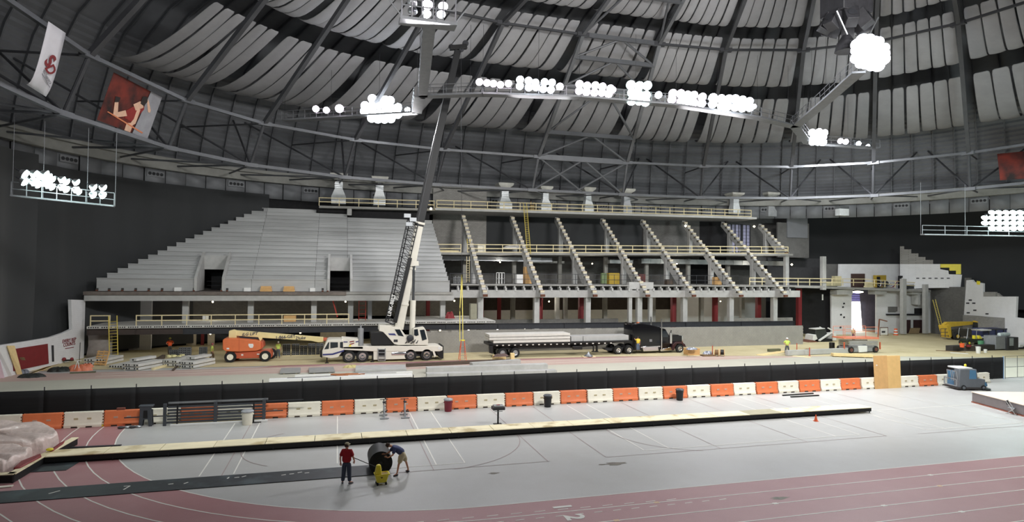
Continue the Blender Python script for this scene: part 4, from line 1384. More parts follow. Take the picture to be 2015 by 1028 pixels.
# ---- crane truck (near face at Y = 65.2)
t, V = frame(65.2, 632, 'crane_truck', 'white four-axle crane truck with a very tall boom raised to the roof', 'crane')
D = 2.6
px_prism(t, V, [(634, 702), (634, 691), (643, 671), (647, 669), (675, 669), (676, 689), (665, 704), (650, 706)], 0, D, CRW, 'driver_cab', .05)
px_prism(t, V, [(638, 688), (646, 674), (648, 674), (647, 687)], -.02, .1, GLASS, 'cab_window')
px_prism(t, V, [(650, 686), (650, 674), (665, 674), (665, 684)], -.02, .1, GLASS, 'cab_window')
px_prism(t, V, [(669, 685), (669, 674), (675, 673), (675, 684)], -.02, .1, GLASS, 'cab_window')
px_prism(t, V, [(635, 697), (654, 696), (677, 689), (677, 692), (655, 699), (635, 700)], -.03, .0, BLUE, 'blue_stripe')
px_prism(t, V, [(629.5, 703), (629.5, 690), (634, 688), (634, 705)], .1, D - .1, BLACK, 'bumper', .03)
px_prism(t, V, [(675, 689), (675, 683), (734, 682), (863, 681), (871, 683), (871, 690), (865, 692), (735, 692)], 0, D, CRW, 'deck', .03)
px_prism(t, V, [(735, 691), (800, 691), (800, 707), (735, 709)], .05, D - .05, CRW, 'chassis_box', .03)
px_prism(t, V, [(675, 691), (735, 691), (735, 702), (665, 703)], .7, D - .7, STEELD, 'chassis_rail')
px_prism(t, V, [(800, 691), (862, 690), (862, 702), (800, 704)], .7, D - .7, STEELD, 'chassis_rail')
px_prism(t, V, [(848, 682), (851, 682), (858, 700), (855, 704)], -.02, .1, CRW, 'fender_strut')
px_prism(t, V, [(858, 686), (873, 681), (873, 706), (868, 707), (858, 694)], 0.05, D, BLACK, 'tail_box', .03)
px_prism(t, V, [(862, 683), (867, 683), (867, 688), (862, 688)], -.02, .05, WHITE, 'tail_plate')
px_prism(t, V, [(672, 685), (672, 666), (705, 668), (705, 684)], .3, 2.0, CRW, 'engine_cover', .04)
px_prism(t, V, [(672, 686), (672, 684), (674, 683), (714, 683), (714, 687)], 0, .3, CRW, 'deck_step')
for a, b, c_ in (((688, 673), (697, 671.5), MAROON), ((688, 678), (697, 675.5), MAROON), ((676, 673), (684, 673), BLUE), ((700, 673), (706, 672), BLUE)):
    px_prism(t, V, [(a[0], a[1]), (b[0], b[1]), (b[0], b[1] + 2), (a[0], a[1] + 2)], .27, .3, c_, 'side_mark')
px_prism(t, V, [(687, 686), (687, 681), (690, 679), (692, 686)], .1, .3, YEL, 'yellow_box')
c = V(710, 682); c2 = V(710, 649)
MB().lathe([(.3, c[1]), (.3, c2[1]), (.26, c2[1] + .05), (.1, c2[1] + .06), (.1, c2[1] + .4)], (c[0], .9, 0), 16).build('exhaust_stack', mat('grey_stack', (150, 152, 154), .5, .3), t)
q = V(786, 697); q1 = V(770.5, 697)
MB().lathe([(.35, 0), (.36, .04), (.36, 2.0), (.34, 2.05)], (q1[0], .35, q1[1]), 16, 'x').build('fuel_tank', CHROME, t)
ld = MB()
for a in (744, 758):
    ld.beam((V(a, 686)[0], -.06, V(a, 686)[1]), (V(a, 710)[0], -.06, V(a, 710)[1]), .07, .07)
for b in (688, 694, 701, 706, 710):
    ld.beam((V(744, b)[0], -.08, V(744, b)[1]), (V(758, b)[0], -.08, V(758, b)[1]), .12, .07)
ld.build('access_steps', GALV, t)
px_prism(t, V, [(745, 688), (757, 688), (757, 702), (745, 702)], -.02, .05, BLACK, 'step_recess')
for px in (686.4, 713.2, 808, 839.7):
    x = V(px, 703)[0]
    for y in (0, D - .38):
        wheel(t, x, y, .63, .38, CHROME if y == 0 else STEELD, 24)
for px in (643.5, 733):
    x, z = V(px, 700)
    MB().tube((x, .15, z), (x, .15, .1), .06, 8).lathe([(.22, 0), (.2, .08), (.06, .12)], (x, .15, 0), 10).build('outrigger_foot', BLACK, t)
# superstructure
px_prism(t, V, [(731, 681), (729, 655), (760, 655), (768, 668), (778, 680)], .35, 2.3, BLACK, 'counterweight', .05)
SUP = [(747, 641), (746, 652), (754, 654), (760, 660), (776, 678), (784, 680), (822, 680), (822, 664), (800, 663), (787, 645), (771, 643), (770, 641)]
px_prism(t, V, SUP, .2, .5, CRW, 'superstructure', .03)
px_prism(t, V, SUP, 2.0, 2.3, CRW, 'superstructure', .03)
px_prism(t, V, [(777, 649), (787, 649), (795, 663), (784, 661)], .17, .2, GLASS, 'dark_opening')
px_prism(t, V, [(764, 657), (777, 657), (780, 661), (766, 660)], .17, .2, BLUE, 'blue_stripe')
px_prism(t, V, [(775, 669), (783, 669), (783, 674), (775, 674)], .17, .2, STEELD, 'grille')
c = V(800, 681)
MB().lathe([(1.1, -.18), (1.15, -.1), (1.15, 0), (1.0, .05)], (c[0], 1.3, c[1]), 28).build('slew_ring', BLACK, t)
CAB = [(815, 680), (813, 646), (834, 644), (838, 650), (843, 671), (842, 680)]
px_prism(t, V, CAB, .05, 1.0, CRW, 'operator_cab', .05)
px_prism(t, V, [(826, 650), (835, 649), (840, 668), (831, 671)], .02, .06, GLASS, 'cab_window')
px_prism(t, V, [(815, 649), (822, 648), (824, 660), (819, 662), (815, 660)], .02, .06, GLASS, 'cab_window')
mb = MB()
a, b = V(815, 645), V(833, 642)
mb.tube((a[0], .1, a[1]), (b[0], .1, b[1]), .03, 6).tube((a[0], .9, a[1]), (b[0], .9, b[1]), .03, 6)
mb.build('cab_guard_bar', STEELD, t)
c = V(807, 666)
MB().lathe([(.32, 0), (.36, .03), (.32, .06), (.1, .08)], (c[0], .0, c[1]), 16, 'y').build('hose_reel', STEELD, t)
mb = MB()
for k in range(5):
    a, b = V(798 + 5 * k, 676 - 2 * (k % 2)), V(803 + 5 * k, 668 + 2 * (k % 3))
    mb.path([(a[0], .1, a[1]), ((a[0] + b[0]) / 2, .0, (a[1] + b[1]) / 2 - .1), (b[0], .1, b[1])], .05, 6)
mb.build('hydraulic_hoses', BLACK, t)
# boom: in the plane of the truck, leaning right; three telescoping sections
bY = 1.25
def bp(px, py):
    x, z = V(px, py)
    return Vector((x, bY, z))
boom = MB().beam(bp(786, 650), bp(829, 434), 1.0, .8, (0, 1, 0), .86, .75).build('boom_base_section', CRW, t, bevel=.06)
for f in (.22, .55, .97):
    p = lerp(bp(786, 650), bp(829, 434), f)
    MB().beam(p, p + (bp(829, 434) - bp(786, 650)).normalized() * .25, 1.08, .95, (0, 1, 0)).build('boom_collar', CRW, boom, bevel=.03)
DKB = mat('dark_boom_metal', (24, 25, 28), .5, .1, var=.1)
s2 = MB().beam(bp(827, 444), bp(866, 262), .92, .8, (0, 1, 0), .82, .75).build('boom_middle_section', DKB, t, bevel=.03)
MB().beam(bp(824, 444) + Vector((-.1, -.48, 0)), bp(862, 262) + Vector((-.1, -.42, 0)), .035, .03, (0, 1, 0)).build('bright_edge', STEELL, s2)
MB().beam(bp(865.5, 266), bp(905, 92), .8, .7, (0, 1, 0), .68, .6).build('boom_tip_section', DKB, t, bevel=.03)
MB().beam(bp(862, 263), bp(871, 266), .3, .75, (0, 1, 0)).build('boom_collar', DKB, t)
mb = MB()
a = bp(905, 92)
mb.beam(a + Vector((-.9, 0, .2)), a + Vector((1.0, 0, .55)), .5, .5, (0, 1, 0))
mb.build('boom_head', BLACK, t, bevel=.04)
for dx, dz, r in ((-.75, .35, .28), (.85, .9, .34), (.4, .2, .3)):
    MB().lathe([(r, -.1), (r * .85, -.04), (r * .85, .04), (r, .1)], (a.x + dx, bY, a.z + dz), 14, 'y').build('sheave', STEELD, t)
# luffing ram
a, b = bp(812, 676), bp(815, 592)
MB().tube(a + Vector((0, -.35, 0)), b + Vector((0, -.35, 0)), .30, 14).build('lift_cylinder', CRW, t)
b2 = bp(816, 520)
MB().tube(b + Vector((0, -.35, 0)), b2 + Vector((0, -.35, 0)), .17, 12).build('lift_rod', CHROME, t)
MB().beam(b2 + Vector((-.6, -.35, 0)), b2 + Vector((.5, -.35, .1)), .5, .5, (0, 1, 0)).build('lift_bracket', CRW, t)
# stowed lattice jib
LAT = mat('black_lattice_steel', (44, 45, 48), .5, .2)
mb = MB()
A, B = (bp(759, 634), bp(803, 432)), (bp(777, 640), bp(824, 440))
off = Vector((0, -.75, 0))
A = (A[0] + off, A[1] + off); B = (B[0] + off, B[1] + off)
A2 = (A[0] + Vector((.35, .8, 0)), A[1] + Vector((.35, .8, 0)))
for L_ in (A, B, A2):
    mb.tube(L_[0], L_[1], .06, 6)
n = 22
for k in range(n):
    f0, f1 = k / n, (k + 1) / n
    a0, a1 = lerp(A[0], A[1], f0), lerp(A[0], A[1], f1)
    b0, b1 = lerp(B[0], B[1], f0), lerp(B[0], B[1], f1)
    c0, c1 = lerp(A2[0], A2[1], f0), lerp(A2[0], A2[1], f1)
    mb.tube(a0, b1 if k % 2 == 0 else b0, .035, 5)
    mb.tube(b0 if k % 2 == 0 else b1, a1 if k % 2 else a0, .03, 5)
    mb.tube(a0, c1, .03, 5)
    mb.tube(b0, c1, .03, 5)
mb.tube(A[1], B[1], .07, 6).tube(A[0], B[0], .07, 6)
mb.build('lattice_jib', LAT, t)
MB().beam(lerp(B[0], B[1], .02), lerp(B[0], B[1], .66), .4, .3, (0, 1, 0)).build('jib_inner_section', BLACK, t, bevel=.02)
mb = MB()
c = bp(806, 440) + off
for dx, dz in ((0, 0), (.4, .5), (-.2, .9)):
    mb.box(c.x + dx - .35, c.x + dx + .35, c.y - .2, c.y + .2, c.z + dz - .25, c.z + dz + .15)
mb.build('jib_head', GALV, t)
d = (A[1] - A[0]).normalized()
M_ = Matrix(((d.x, 0, d.z, 0), (d.y, 0, 0, 0), (d.z, 0, -d.x, 0), (0, 0, 0, 1)))
M_ = Matrix.Translation(lerp(A[0], A[1], .16) + Vector((.25, -.15, 0))) @ Matrix.Rotation(-math.atan2(d.z, d.x), 4, 'Y') @ Matrix.Rotation(PI / 2, 4, 'X')
text('LINK-BELT', .5, WHITE, t, M_, .01, font_w=2)
# hoist line and lifted sling by the truck
hp = GY(909, 560, 66.4)
sl = thing('lifting_sling', 'pair of long yellow web slings hanging beside the crane cab', 'sling', (hp.x, 66.4, 0))
mb = MB()
a, b, c, e = GY(909, 541, 66.4), GY(905, 672, 66.4), GY(911, 672, 66.4), GY(909, 88, 66.4)
o_ = Vector((hp.x, 66.4, 0))
mb.beam(a - o_, lerp(a, b, .55) - o_ + Vector((-.12, 0, 0)), .13, .03, (0, 1, 0), .08)
mb.beam(lerp(a, b, .5) - o_ + Vector((-.12, 0, 0)), b - o_, .08, .03, (0, 1, 0))
mb.beam(a - o_, c - o_, .11, .03, (0, 1, 0), .08)
mb.build('web_strap', mat('pale_strap', (220, 206, 112), .7), sl)
MB().tube(a - o_, e - o_ - Vector((.2, .5, .3)), .02, 5).build('hoist_rope', STEELD, sl)
# ---- boom lift
ORG = mat('lift_orange', (218, 116, 70), .45, var=.06)
ORGD = mat('lift_orange_red', (190, 90, 60), .5, var=.08)
CRM = mat('lift_cream', (236, 218, 160), .45, var=.05)
t, V = frame(67.6, 438, 'boom_lift', 'orange boom lift with a long cream boom lying level in front of the planks', 'aerial lift')
px_prism(t, V, [(438, 688), (438, 670), (441, 667), (467, 667), (502, 670), (513, 673), (513, 688), (505, 691), (470, 693), (444, 692)], 0, 2.3, ORG, 'engine_hood', .06)
px_prism(t, V, [(470, 693), (470, 667.5), (470.8, 667.5), (470.8, 693)], -.01, .0, ORGD, 'hood_seam')
px_prism(t, V, [(513, 672), (517, 676), (518, 684), (512, 690)], 0.2, 2.1, ORGD, 'hood_nose', .04)
px_prism(t, V, [(443, 694), (470, 694), (531, 690), (534, 697), (534, 705), (466, 707), (443, 704)], .25, 2.0, ORGD, 'chassis', .04)
px_prism(t, V, [(489, 677), (498, 677), (499, 681), (497, 685), (492, 685), (489, 681)], -.02, 0, WHITE, 'shield_decal')
px_prism(t, V, [(446, 685), (451, 685), (451, 688), (446, 688)], -.02, 0, WHITE, 'small_decal')
px_prism(t, V, [(474, 698), (478, 698), (478, 701), (474, 701)], .22, .25, WHITE, 'small_decal')
px_prism(t, V, [(505, 697), (510, 697), (510, 699), (505, 699)], .22, .25, WHITE, 'small_decal')
for px, y in ((452.8, 0), (521.5, 0), (458, 2.0), (529, 2.0)):
    wheel(t, V(px, 700)[0], y, .56, .36, CREAMW, 22, .5)
px_prism(t, V, [(447, 667), (448, 653), (457, 651), (463, 653), (463, 667)], .75, 1.45, CRM, 'turret', .04)
px_prism(t, V, [(456, 652), (636, 666), (636, 675), (626, 676), (612, 673), (514, 667), (507, 666), (463, 663), (456, 662)], .8, 1.4, CRM, 'main_boom', .03)
px_prism(t, V, [(506, 665), (515, 666), (513, 671), (510, 673)], .75, 1.45, CRM, 'boom_bracket')
px_prism(t, V, [(467, 664), (506, 666), (508, 670), (470, 667)], .9, 1.3, STEELD, 'lift_cylinder')
px_prism(t, V, [(636, 667), (655, 668), (655, 672), (646, 674), (636, 673)], .85, 1.35, mat('faded_red', (206, 106, 78), .5), 'boom_tip', .02)
def vtext(t, V, body, px, py, size, yy, m, sh=0, sl_=0.0):
    x, z = V(px, py)
    text(body, size, m, t, Matrix.Translation((x, yy, z)) @ Matrix.Rotation(-sl_, 4, 'Y').inverted() @ Matrix.Rotation(PI / 2, 4, 'X') , .008, shear=sh, font_w=1.5)
NAVY = mat('navy_print', (38, 38, 74), .5)
vtext(t, V, 'JLG LIFT', 489, 659.5, .42, .78, NAVY, .35, -.075)
vtext(t, V, '1-866-GET-', 562, 665.2, .44, .78, NAVY, 0, -.075)
vtext(t, V, 'Duke', 590, 667.6, .44, .78, NAVY, .4, -.075)
# ---- semi truck
t, V = frame(66.0, 1195, 'semi_truck', 'black long-nose semi tractor with sleeper cab and chrome stacks', 'truck')
BLK = mat('glossy_black_paint', (16, 16, 20), .12, var=.02)
px_prism(t, V, [(1245, 690), (1245, 640), (1247, 637), (1262, 637), (1298, 643), (1302, 650), (1302, 688)], 0, 2.4, BLK, 'sleeper_cab', .08)
px_prism(t, V, [(1301, 688), (1301, 646), (1310, 648), (1316, 659), (1319, 663), (1319, 688)], .05, 2.35, BLK, 'day_cab', .05)
px_prism(t, V, [(1304, 661), (1304, 652), (1311, 651), (1315, 660), (1315, 664), (1304, 664)], .02, .06, GLASS, 'side_window')
px_prism(t, V, [(1318, 690), (1318, 661), (1338, 660), (1345, 662), (1346, 680), (1338, 686)], .35, 2.0, BLK, 'bonnet', .07)
px_prism(t, V, [(1345, 662), (1347.5, 662), (1348, 681), (1345, 683)], .4, 1.95, CHROME, 'grille', .02)
px_prism(t, V, [(1321, 690), (1324, 678), (1331, 673), (1341, 673), (1348, 678), (1350, 684), (1346, 683), (1341, 677), (1332, 677), (1328, 683), (1327, 690)], -.05, .4, mat('dark_maroon_fender', (62, 40, 42), .2), 'front_fender', .03)
px_prism(t, V, [(1264, 683), (1266, 682), (1295, 682), (1296, 691), (1266, 692)], -.05, .5, CHROME, 'fuel_tank', .05)
px_prism(t, V, [(1299, 688), (1320, 683), (1322, 690), (1300, 692)], -.05, .4, CHROME, 'side_step', .03)
px_prism(t, V, [(1195, 688), (1262, 684), (1322, 684), (1322, 690), (1200, 692)], .7, 1.7, STEELD, 'chassis_frame')
px_prism(t, V, [(1261, 683), (1299, 681), (1299, 683), (1261, 685)], -.03, 0, CHROME, 'chrome_trim')
px_prism(t, V, [(1278, 668), (1283, 668), (1283, 673), (1278, 673)], -.02, 0, mat('grey_lettering_patch', (120, 120, 124), .5), 'door_emblem')
for px, y in ((1301, -.1), (1319.5, -.05)):
    a, b = V(px, 688 if px < 1310 else 676), V(px, 628 if px < 1310 else 655)
    MB().tube((a[0], y, a[1]), (b[0], y, b[1]), .075 if px < 1310 else .17, 10).build('exhaust_stack' if px < 1310 else 'air_cleaner', CHROME, t)
a, b = V(1301, 688), V(1301, 630)
MB().tube((a[0], 2.5, a[1]), (b[0], 2.5, b[1] + .2), .1, 10).build('exhaust_stack', CHROME, t)
px_prism(t, V, [(1257, 637), (1261, 636), (1261, 635), (1257, 635)], .3, .6, ORG, 'marker_light')
px_prism(t, V, [(1318, 655), (1319, 655), (1320, 650), (1319, 650)], -.2, -.1, BLACK, 'mirror')
for px, y in ((1238, 0), (1217, 0), (1338, 0), (1238, 1.95), (1217, 1.95), (1338, 1.95)):
    wheel(t, V(px, 690)[0], y, .52, .5 if px < 1300 else .32, CHROME, 24, .5)
# ---- flatbed trailer with slabs
t, V = frame(65.6, 962, 'flatbed_trailer', 'long black flatbed trailer loaded with concrete slabs', 'trailer')
px_prism(t, V, [(962, 676), (1240, 670.5), (1240, 673.5), (962, 681)], 0, 2.5, BLACK, 'deck', .02)
px_prism(t, V, [(972, 681), (1180, 676), (1232, 674), (1180, 682), (1140, 686), (1010, 690), (972, 688)], .7, 1.8, BLACK, 'spine_beam')
px_prism(t, V, [(962, 679), (970, 679), (970, 697), (963, 695)], 0, .2, BLACK, 'rear_post')
mb = MB()
for k in range(20):
    x, z = V(978 + 11.8 * k, 680.3 - .25 * k)
    mb.box(x - .1, x + .1, -.02, 0, z - .06, z + .06)
mb.build('deck_marker', mat('marker_white', (210, 206, 200), .5), t)['kind'] = 'stuff'
for px, y in ((1014, 0), (989, 0), (1014, 2.0), (989, 2.0)):
    wheel(t, V(px, 695)[0], y, .54, .5, GALV, 22, .5)
for px in (1171, 1177):
    a, b = V(px, 680), V(px, 693)
    MB().box(a[0] - .07, a[0] + .07, .4 if px == 1171 else 0.2, .55, b[1], a[1]).box(b[0] - .15, b[0] + .15, .2, .7, b[1] - .04, b[1] + .04).build('landing_leg', BLACK, t)
px_prism(t, V, [(1127, 682), (1147, 681), (1147, 689), (1130, 689)], .1, .6, BLACK, 'spare_tyre', .05)
SLW = mat('pale_slab_concrete', (206, 204, 198), .85, var=.07, rand=.04)
def slabpx(Y, pts, dep, lab, m=SLW, grp=None, name='concrete_slab', cat='concrete slab'):
    p = GY(*pts[0], Y)
    o = MB().prism([(GY(a, b, Y).x - p.x, GY(a, b, Y).z) for a, b in pts], 0, dep).build(name, m, None, bevel=.015)
    o.location = (p.x, Y, 0)
    return tag(o, lab, cat, grp)
for k, nm_ in enumerate(('bottom', 'middle', 'top')):
    y0, y1 = 676.3 - 6 * k, 673.2 - 6 * k
    slabpx(65.5 + .03 * k, [(963 if k else 971, y0 - .1), (1122, y0 - 3.4), (1122, y0 - 8.2), (963 if k else 971, y0 - 5.2)], 2.3, '%s pale slab of the stack of three on the rear of the trailer' % nm_)
slabpx(66.0, [(1124, 673), (1147, 672.3), (1147, 662), (1124, 662.5)], 1.8, 'short grey slab block in the middle of the trailer', CONC)
slabpx(66.0, [(1148, 672.3), (1237, 669.5), (1237, 660), (1148, 662)], 1.8, 'long grey slab at the front of the trailer behind the sleeper cab', CONC)
# ---- scissor lift
t, V = frame(61.5, 1672, 'scissor_lift', 'grey scissor lift with faded orange guard rails, folded low', 'aerial lift')
SC = mat('scissor_grey', (150, 152, 156), .5, .2)
SO = mat('faded_orange', (214, 128, 98), .55, var=.08)
px_prism(t, V, [(1671, 684), (1730, 683), (1730, 690), (1722, 692), (1680, 694), (1671, 690)], .1, 1.8, SC, 'chassis', .03)
for k in range(5):
    MB().beam((V(1672, 683)[0], .1, V(1672, 683 - 2.6 * k)[1]), (V(1728, 682)[0], .1, V(1728, 683 - 2.6 * k)[1]), .18, .1, (0, 0, 1)).beam((V(1672, 683)[0], 1.7, V(1672, 683 - 2.6 * k)[1]), (V(1728, 682)[0], 1.7, V(1728, 683 - 2.6 * k)[1]), .18, .1, (0, 0, 1)).build('scissor_arm', SC, t)
px_prism(t, V, [(1661, 665), (1730, 664.5), (1730, 668), (1661, 667.5)], 0, 1.9, SO, 'platform_deck')
mb = MB()
xs = (1663, 1683, 1704, 1728)
for y in (0.02, 1.88):
    for px in xs:
        a, b = V(px, 665), V(px, 645)
        mb.tube((a[0], y, a[1]), (a[0], y, b[1]), .03, 6)
    for py in (645, 653):
        a, b = V(1663, py), V(1728, py)
        mb.tube((a[0], y, a[1]), (b[0], y, a[1]), .03, 6)
mb.build('guard_rail', SO, t)
for px in (1675, 1723.5):
    for y in (-.05, 1.6):
        wheel(t, V(px, 690)[0], y, .42, .3, mat('rusty_rim', (112, 72, 62), .7), 18, .5)
for px in (1662.5, 1733):
    a = V(px, 674); b = V(px, 688)
    MB().tube((a[0], .1, b[1]), (a[0], .1, a[1]), .09, 8).build('stabiliser_leg', ORGD, t)
a, b, c = V(1730.5, 664), V(1733, 629), V(1748, 633)
MB().beam((a[0], .2, a[1]), (b[0], .2, b[1]), .12, .12, (0, 1, 0)).beam((b[0], .2, b[1]), (c[0], .2, c[1]), .12, .16, (0, 1, 0)).build('davit_arm', RUST, t)
px_prism(t, V, [(1688, 681), (1706, 681), (1706, 693), (1690, 694)], -.05, .1, WHITE, 'battery_tray', .02)
# ---- skid steer
t, V = frame(73.0, 1600, 'skid_loader', 'compact white tracked loader standing before the dark recess', 'loader')
SKW = mat('skid_white', (214, 214, 210), .45)
px_prism(t, V, [(1609, 675), (1630, 667), (1640, 668), (1641, 677), (1612, 678)], .2, 1.6, RUBBER, 'track_unit', .05)
px_prism(t, V, [(1606, 668), (1609, 648), (1628, 647), (1632, 665), (1616, 670)], .3, 1.5, mat('dark_cage', (44, 48, 46), .5), 'cab_cage', .04)
px_prism(t, V, [(1607, 648), (1626, 646.5), (1626, 648), (1607, 649.5)], .25, 1.55, SKW, 'cab_roof')
for y in (.05, 1.65):
    a, b, c = V(1612, 671), V(1640, 652), V(1630, 646)
    MB().beam((a[0], y, a[1]), (b[0], y, b[1]), .16, .3, (0, 1, 0)).beam((b[0], y, b[1]), (c[0], y, c[1]), .14, .22, (0, 1, 0)).build('lift_arm', SKW, t)
px_prism(t, V, [(1641, 657), (1648, 656), (1648, 671), (1641, 671)], .2, 1.6, SKW, 'engine_door', .04)
px_prism(t, V, [(1600, 673), (1602, 660), (1607, 659), (1610, 668)], .1, 1.7, SKW, 'hydraulic_head', .03)
px_prism(t, V, [(1582, 677), (1600, 670), (1614, 675), (1612, 678)], -.1, 1.9, RUST, 'bucket', .03)
# ---- telehandler
t, V = frame(71.5, 1875, 'telehandler', 'yellow telehandler with forks forward beside the grey block wall', 'forklift')
TY = mat('machine_yellow', (216, 180, 62), .5, var=.08)
px_prism(t, V, [(1868, 640), (1874, 635), (1925, 634), (1926, 640), (1880, 645), (1878, 655), (1872, 657)], .8, 1.3, TY, 'telescopic_boom', .03)
px_prism(t, V, [(1868, 642), (1876, 640), (1878, 664), (1874, 666)], .4, 1.8, TY, 'fork_frame', .03)
px_prism(t, V, [(1878, 652), (1934, 650), (1938, 664), (1880, 662)], .3, 1.9, mat('machine_dark', (60, 58, 50), .6), 'chassis', .04)
px_prism(t, V, [(1923, 650), (1925, 634), (1945, 633), (1945, 650)], .0, .8, GLASS, 'cab', .03)
px_prism(t, V, [(1923, 635), (1926, 632), (1946, 632), (1946, 635)], -.03, .85, TY, 'cab_roof', .02)
for px, y in ((1885, 0), (1900, 1.7), (1932, 0), (1940, 1.7)):
    wheel(t, V(px, 660)[0], y, .58, .4, TY, 20, .45)
mb = MB()
for px in (1857, 1866, 1873):
    a, b = V(px, 648), V(px, 664)
    mb.beam((a[0], .5, a[1]), (b[0], .5, max(.06, b[1])), .08, .08)
for py in (648, 655, 662):
    a, b = V(1857, py), V(1873, py)
    mb.beam((a[0], .5, a[1]), (b[0], .5, a[1]), .08, .08)
mb.build('fork_carriage', mat('carriage_brown', (110, 98, 84), .7), t)
# ---- small green and yellow utility cart
t, V = frame(66.0, 1903, 'utility_cart', 'small dark utility cart with yellow seats and canopy frame', 'utility vehicle')
px_prism(t, V, [(1904, 671), (1908, 668), (1950, 667), (1952, 674), (1906, 676)], 0, 1.3, mat('dark_green', (34, 44, 34), .5), 'body', .04)
for px in (1926, 1934):
    px_prism(t, V, [(px - 5, 669), (px - 5, 661), (px - 2, 661), (px + 2, 667), (px + 2, 669)], .2, .6, YEL, 'seat', .03)
for px in (1907, 1946):
    for y in (-.05, 1.1):
        wheel(t, V(px, 672)[0], y, .3, .22, YEL, 16, .5)
mb = MB()
for a, b in (((1902, 668), (1905, 647)), ((1905, 647), (1922, 647)), ((1922, 647), (1921, 667))):
    p, q = V(*a), V(*b)
    mb.tube((p[0], 0, p[1]), (q[0], 0, q[1]), .035, 6).tube((p[0], 1.25, p[1]), (q[0], 1.25, q[1]), .035, 6)
mb.build('roll_frame', GALV, t)
px_prism(t, V, [(1928, 650), (1951, 649), (1951, 651), (1930, 652)], 0, 1.3, WHITE, 'load_tray')
# ---- ride-on scrubber
p = G(1893, 762)
t = thing('floor_scrubber', 'blue and grey ride-on floor scrubber parked by the barriers at the right', 'floor scrubber', (51.3, 39.9, 0), math.radians(-14))
SB = mat('scrubber_blue', (86, 136, 172), .45, var=.06)
SG = mat('scrubber_grey', (112, 118, 124), .5, var=.08)
MB().prism([(-1.15, .18), (1.0, .18), (1.1, .9), (.45, 1.0), (.35, 1.75), (-1.1, 1.75)], -.75, -.1).build('side_body', SG, t, bevel=.05)
MB().prism([(-.3, .95), (.3, .95), (.25, 1.65), (-.25, 1.7)], -.78, -.74).build('blue_panel', SB, t)
MB().box(-1.12, .35, -.1, .7, .25, 1.5).build('recovery_tank', SB, t, bevel=.06)
MB().box(-1.12, .1, -.66, .66, 1.72, 1.86).build('roof_cover', mat('scrubber_pale_top', (214, 216, 214), .5), t, bevel=.06)
MB().box(-1.3, 1.25, -.8, .8, .1, .26).build('squeegee_skirt', mat('scrubber_dark', (62, 60, 60), .6), t, bevel=.03)
mb = MB()
for y in (-.45, .2):
    mb.path([(-1.2, y - .22, .7), (-1.32, y - .22, 1.55), (-1.32, y + .22, 1.55), (-1.2, y + .22, .7)], .04, 6)
mb.path([(-1.35, -.7, .9), (-1.35, .7, .9), (-1.35, .7, .35), (-1.35, -.7, .35), (-1.35, -.7, .9)], .04, 6)
mb.build('rear_guard', GALV, t)
MB().prism([(.5, .9), (1.2, .8), (1.5, .5), (1.5, .25), (.6, .25)], -.5, .5).build('front_cowl', SB, t, bevel=.08)
MB().lathe([(.06, 0), (.3, .03), (.3, .06), (.05, .08)], (.75, 0, 1.35), 14).build('steering_wheel', BLACK, t)
MB().box(.3, .7, -.3, .3, .95, 1.1).box(.25, .35, -.3, .3, 1.05, 1.7).build('seat', BLACK, t, bevel=.04)
MB().lathe([(.09, 0), (.09, .14), (.04, .2)], (-.35, -.4, 1.95), 10).build('beacon', YEL, t)
for x, y, r in ((-.8, -.82, .22), (.9, -.82, .22), (.9, .6, .22)):
    wheel(t, x, y, r, .16, SG, 14, .5)
MB().lathe([(.4, .05), (.42, .15), (.3, .2)], (1.15, -.6, 0), 16).build('side_brush', BLACK, t)
MB().box(-.1, .06, -.76, -.75, 1.25, 1.35).build('decal', WHITE, t)
# ================================================================ RIGHT END ROOMS
wall_right = sempty('wall_right')
def wpoly(pts, Y, m, name, th=.3, par=None, yo=0):
    v = [GY(a, b, Y) for a, b in pts]
    return MB().prism([(p.x, p.z) for p in v], Y + yo, Y + yo + th).build(name, m, par or wall_right)
BW = PAINTW
QA, QB = (91.0, 84.0), (98.5, 74.0)
def apoly(pts, m, name, th=.3, par=None, off=0.0):
    dq = Vector((QB[0] - QA[0], QB[1] - QA[1], 0)).normalized()
    nq = Vector((dq.y, -dq.x, 0))
    if nq.dot(CAM - Vector((QA[0], QA[1], 0))) < 0: nq = -nq
    v0 = [GV(a, b, QA, QB) + nq * off for a, b in pts]
    v1 = [p - nq * th for p in v0]
    n = len(v0)
    return MB().add(v0 + v1, [tuple(range(n)), tuple(range(2 * n - 1, n - 1, -1))] + [(k, n + k, n + (k + 1) % n, (k + 1) % n) for k in range(n)]).build(name, m, par or wall_right)
wpoly([(1637, 662), (1636, 574), (1676, 574), (1676, 660)], 82, BW, 'painted_pier')
wpoly([(1725, 660), (1725, 570), (1820, 570), (1838, 572), (1838, 659)], 82, BW, 'painted_wall')
wpoly([(1700, 660), (1694, 574), (1725, 574), (1725, 660)], 87, mat('violet_grey_wall', (120, 116, 132), .9), 'inner_wall')
door_2 = struct(MB().box(GY(1670, 620, 90).x, GY(1697, 620, 90).x, 90, 90.1, 0, GY(1683, 594, 90).z).build('door_2', mat('open_door_daylight', (246, 246, 255), .5, emit=5.5)))
wpoly([(1672, 594), (1672, 576), (1697, 576), (1697, 594)], 89.9, mat('lilac_shutter', (150, 146, 196), .7), 'roller_shutter')
for k in range(4):
    wpoly([(1672, 580 + 4 * k), (1697, 580 + 4 * k), (1697, 581 + 4 * k), (1672, 581 + 4 * k)], 89.85, STEELD, 'shutter_slat', .05)
l = bpy.data.lights.new('door_daylight', 'AREA'); l.energy = 900; l.size = 2.0; l.size_y = 5; l.shape = 'RECTANGLE'; l.color = (.9, .9, 1)
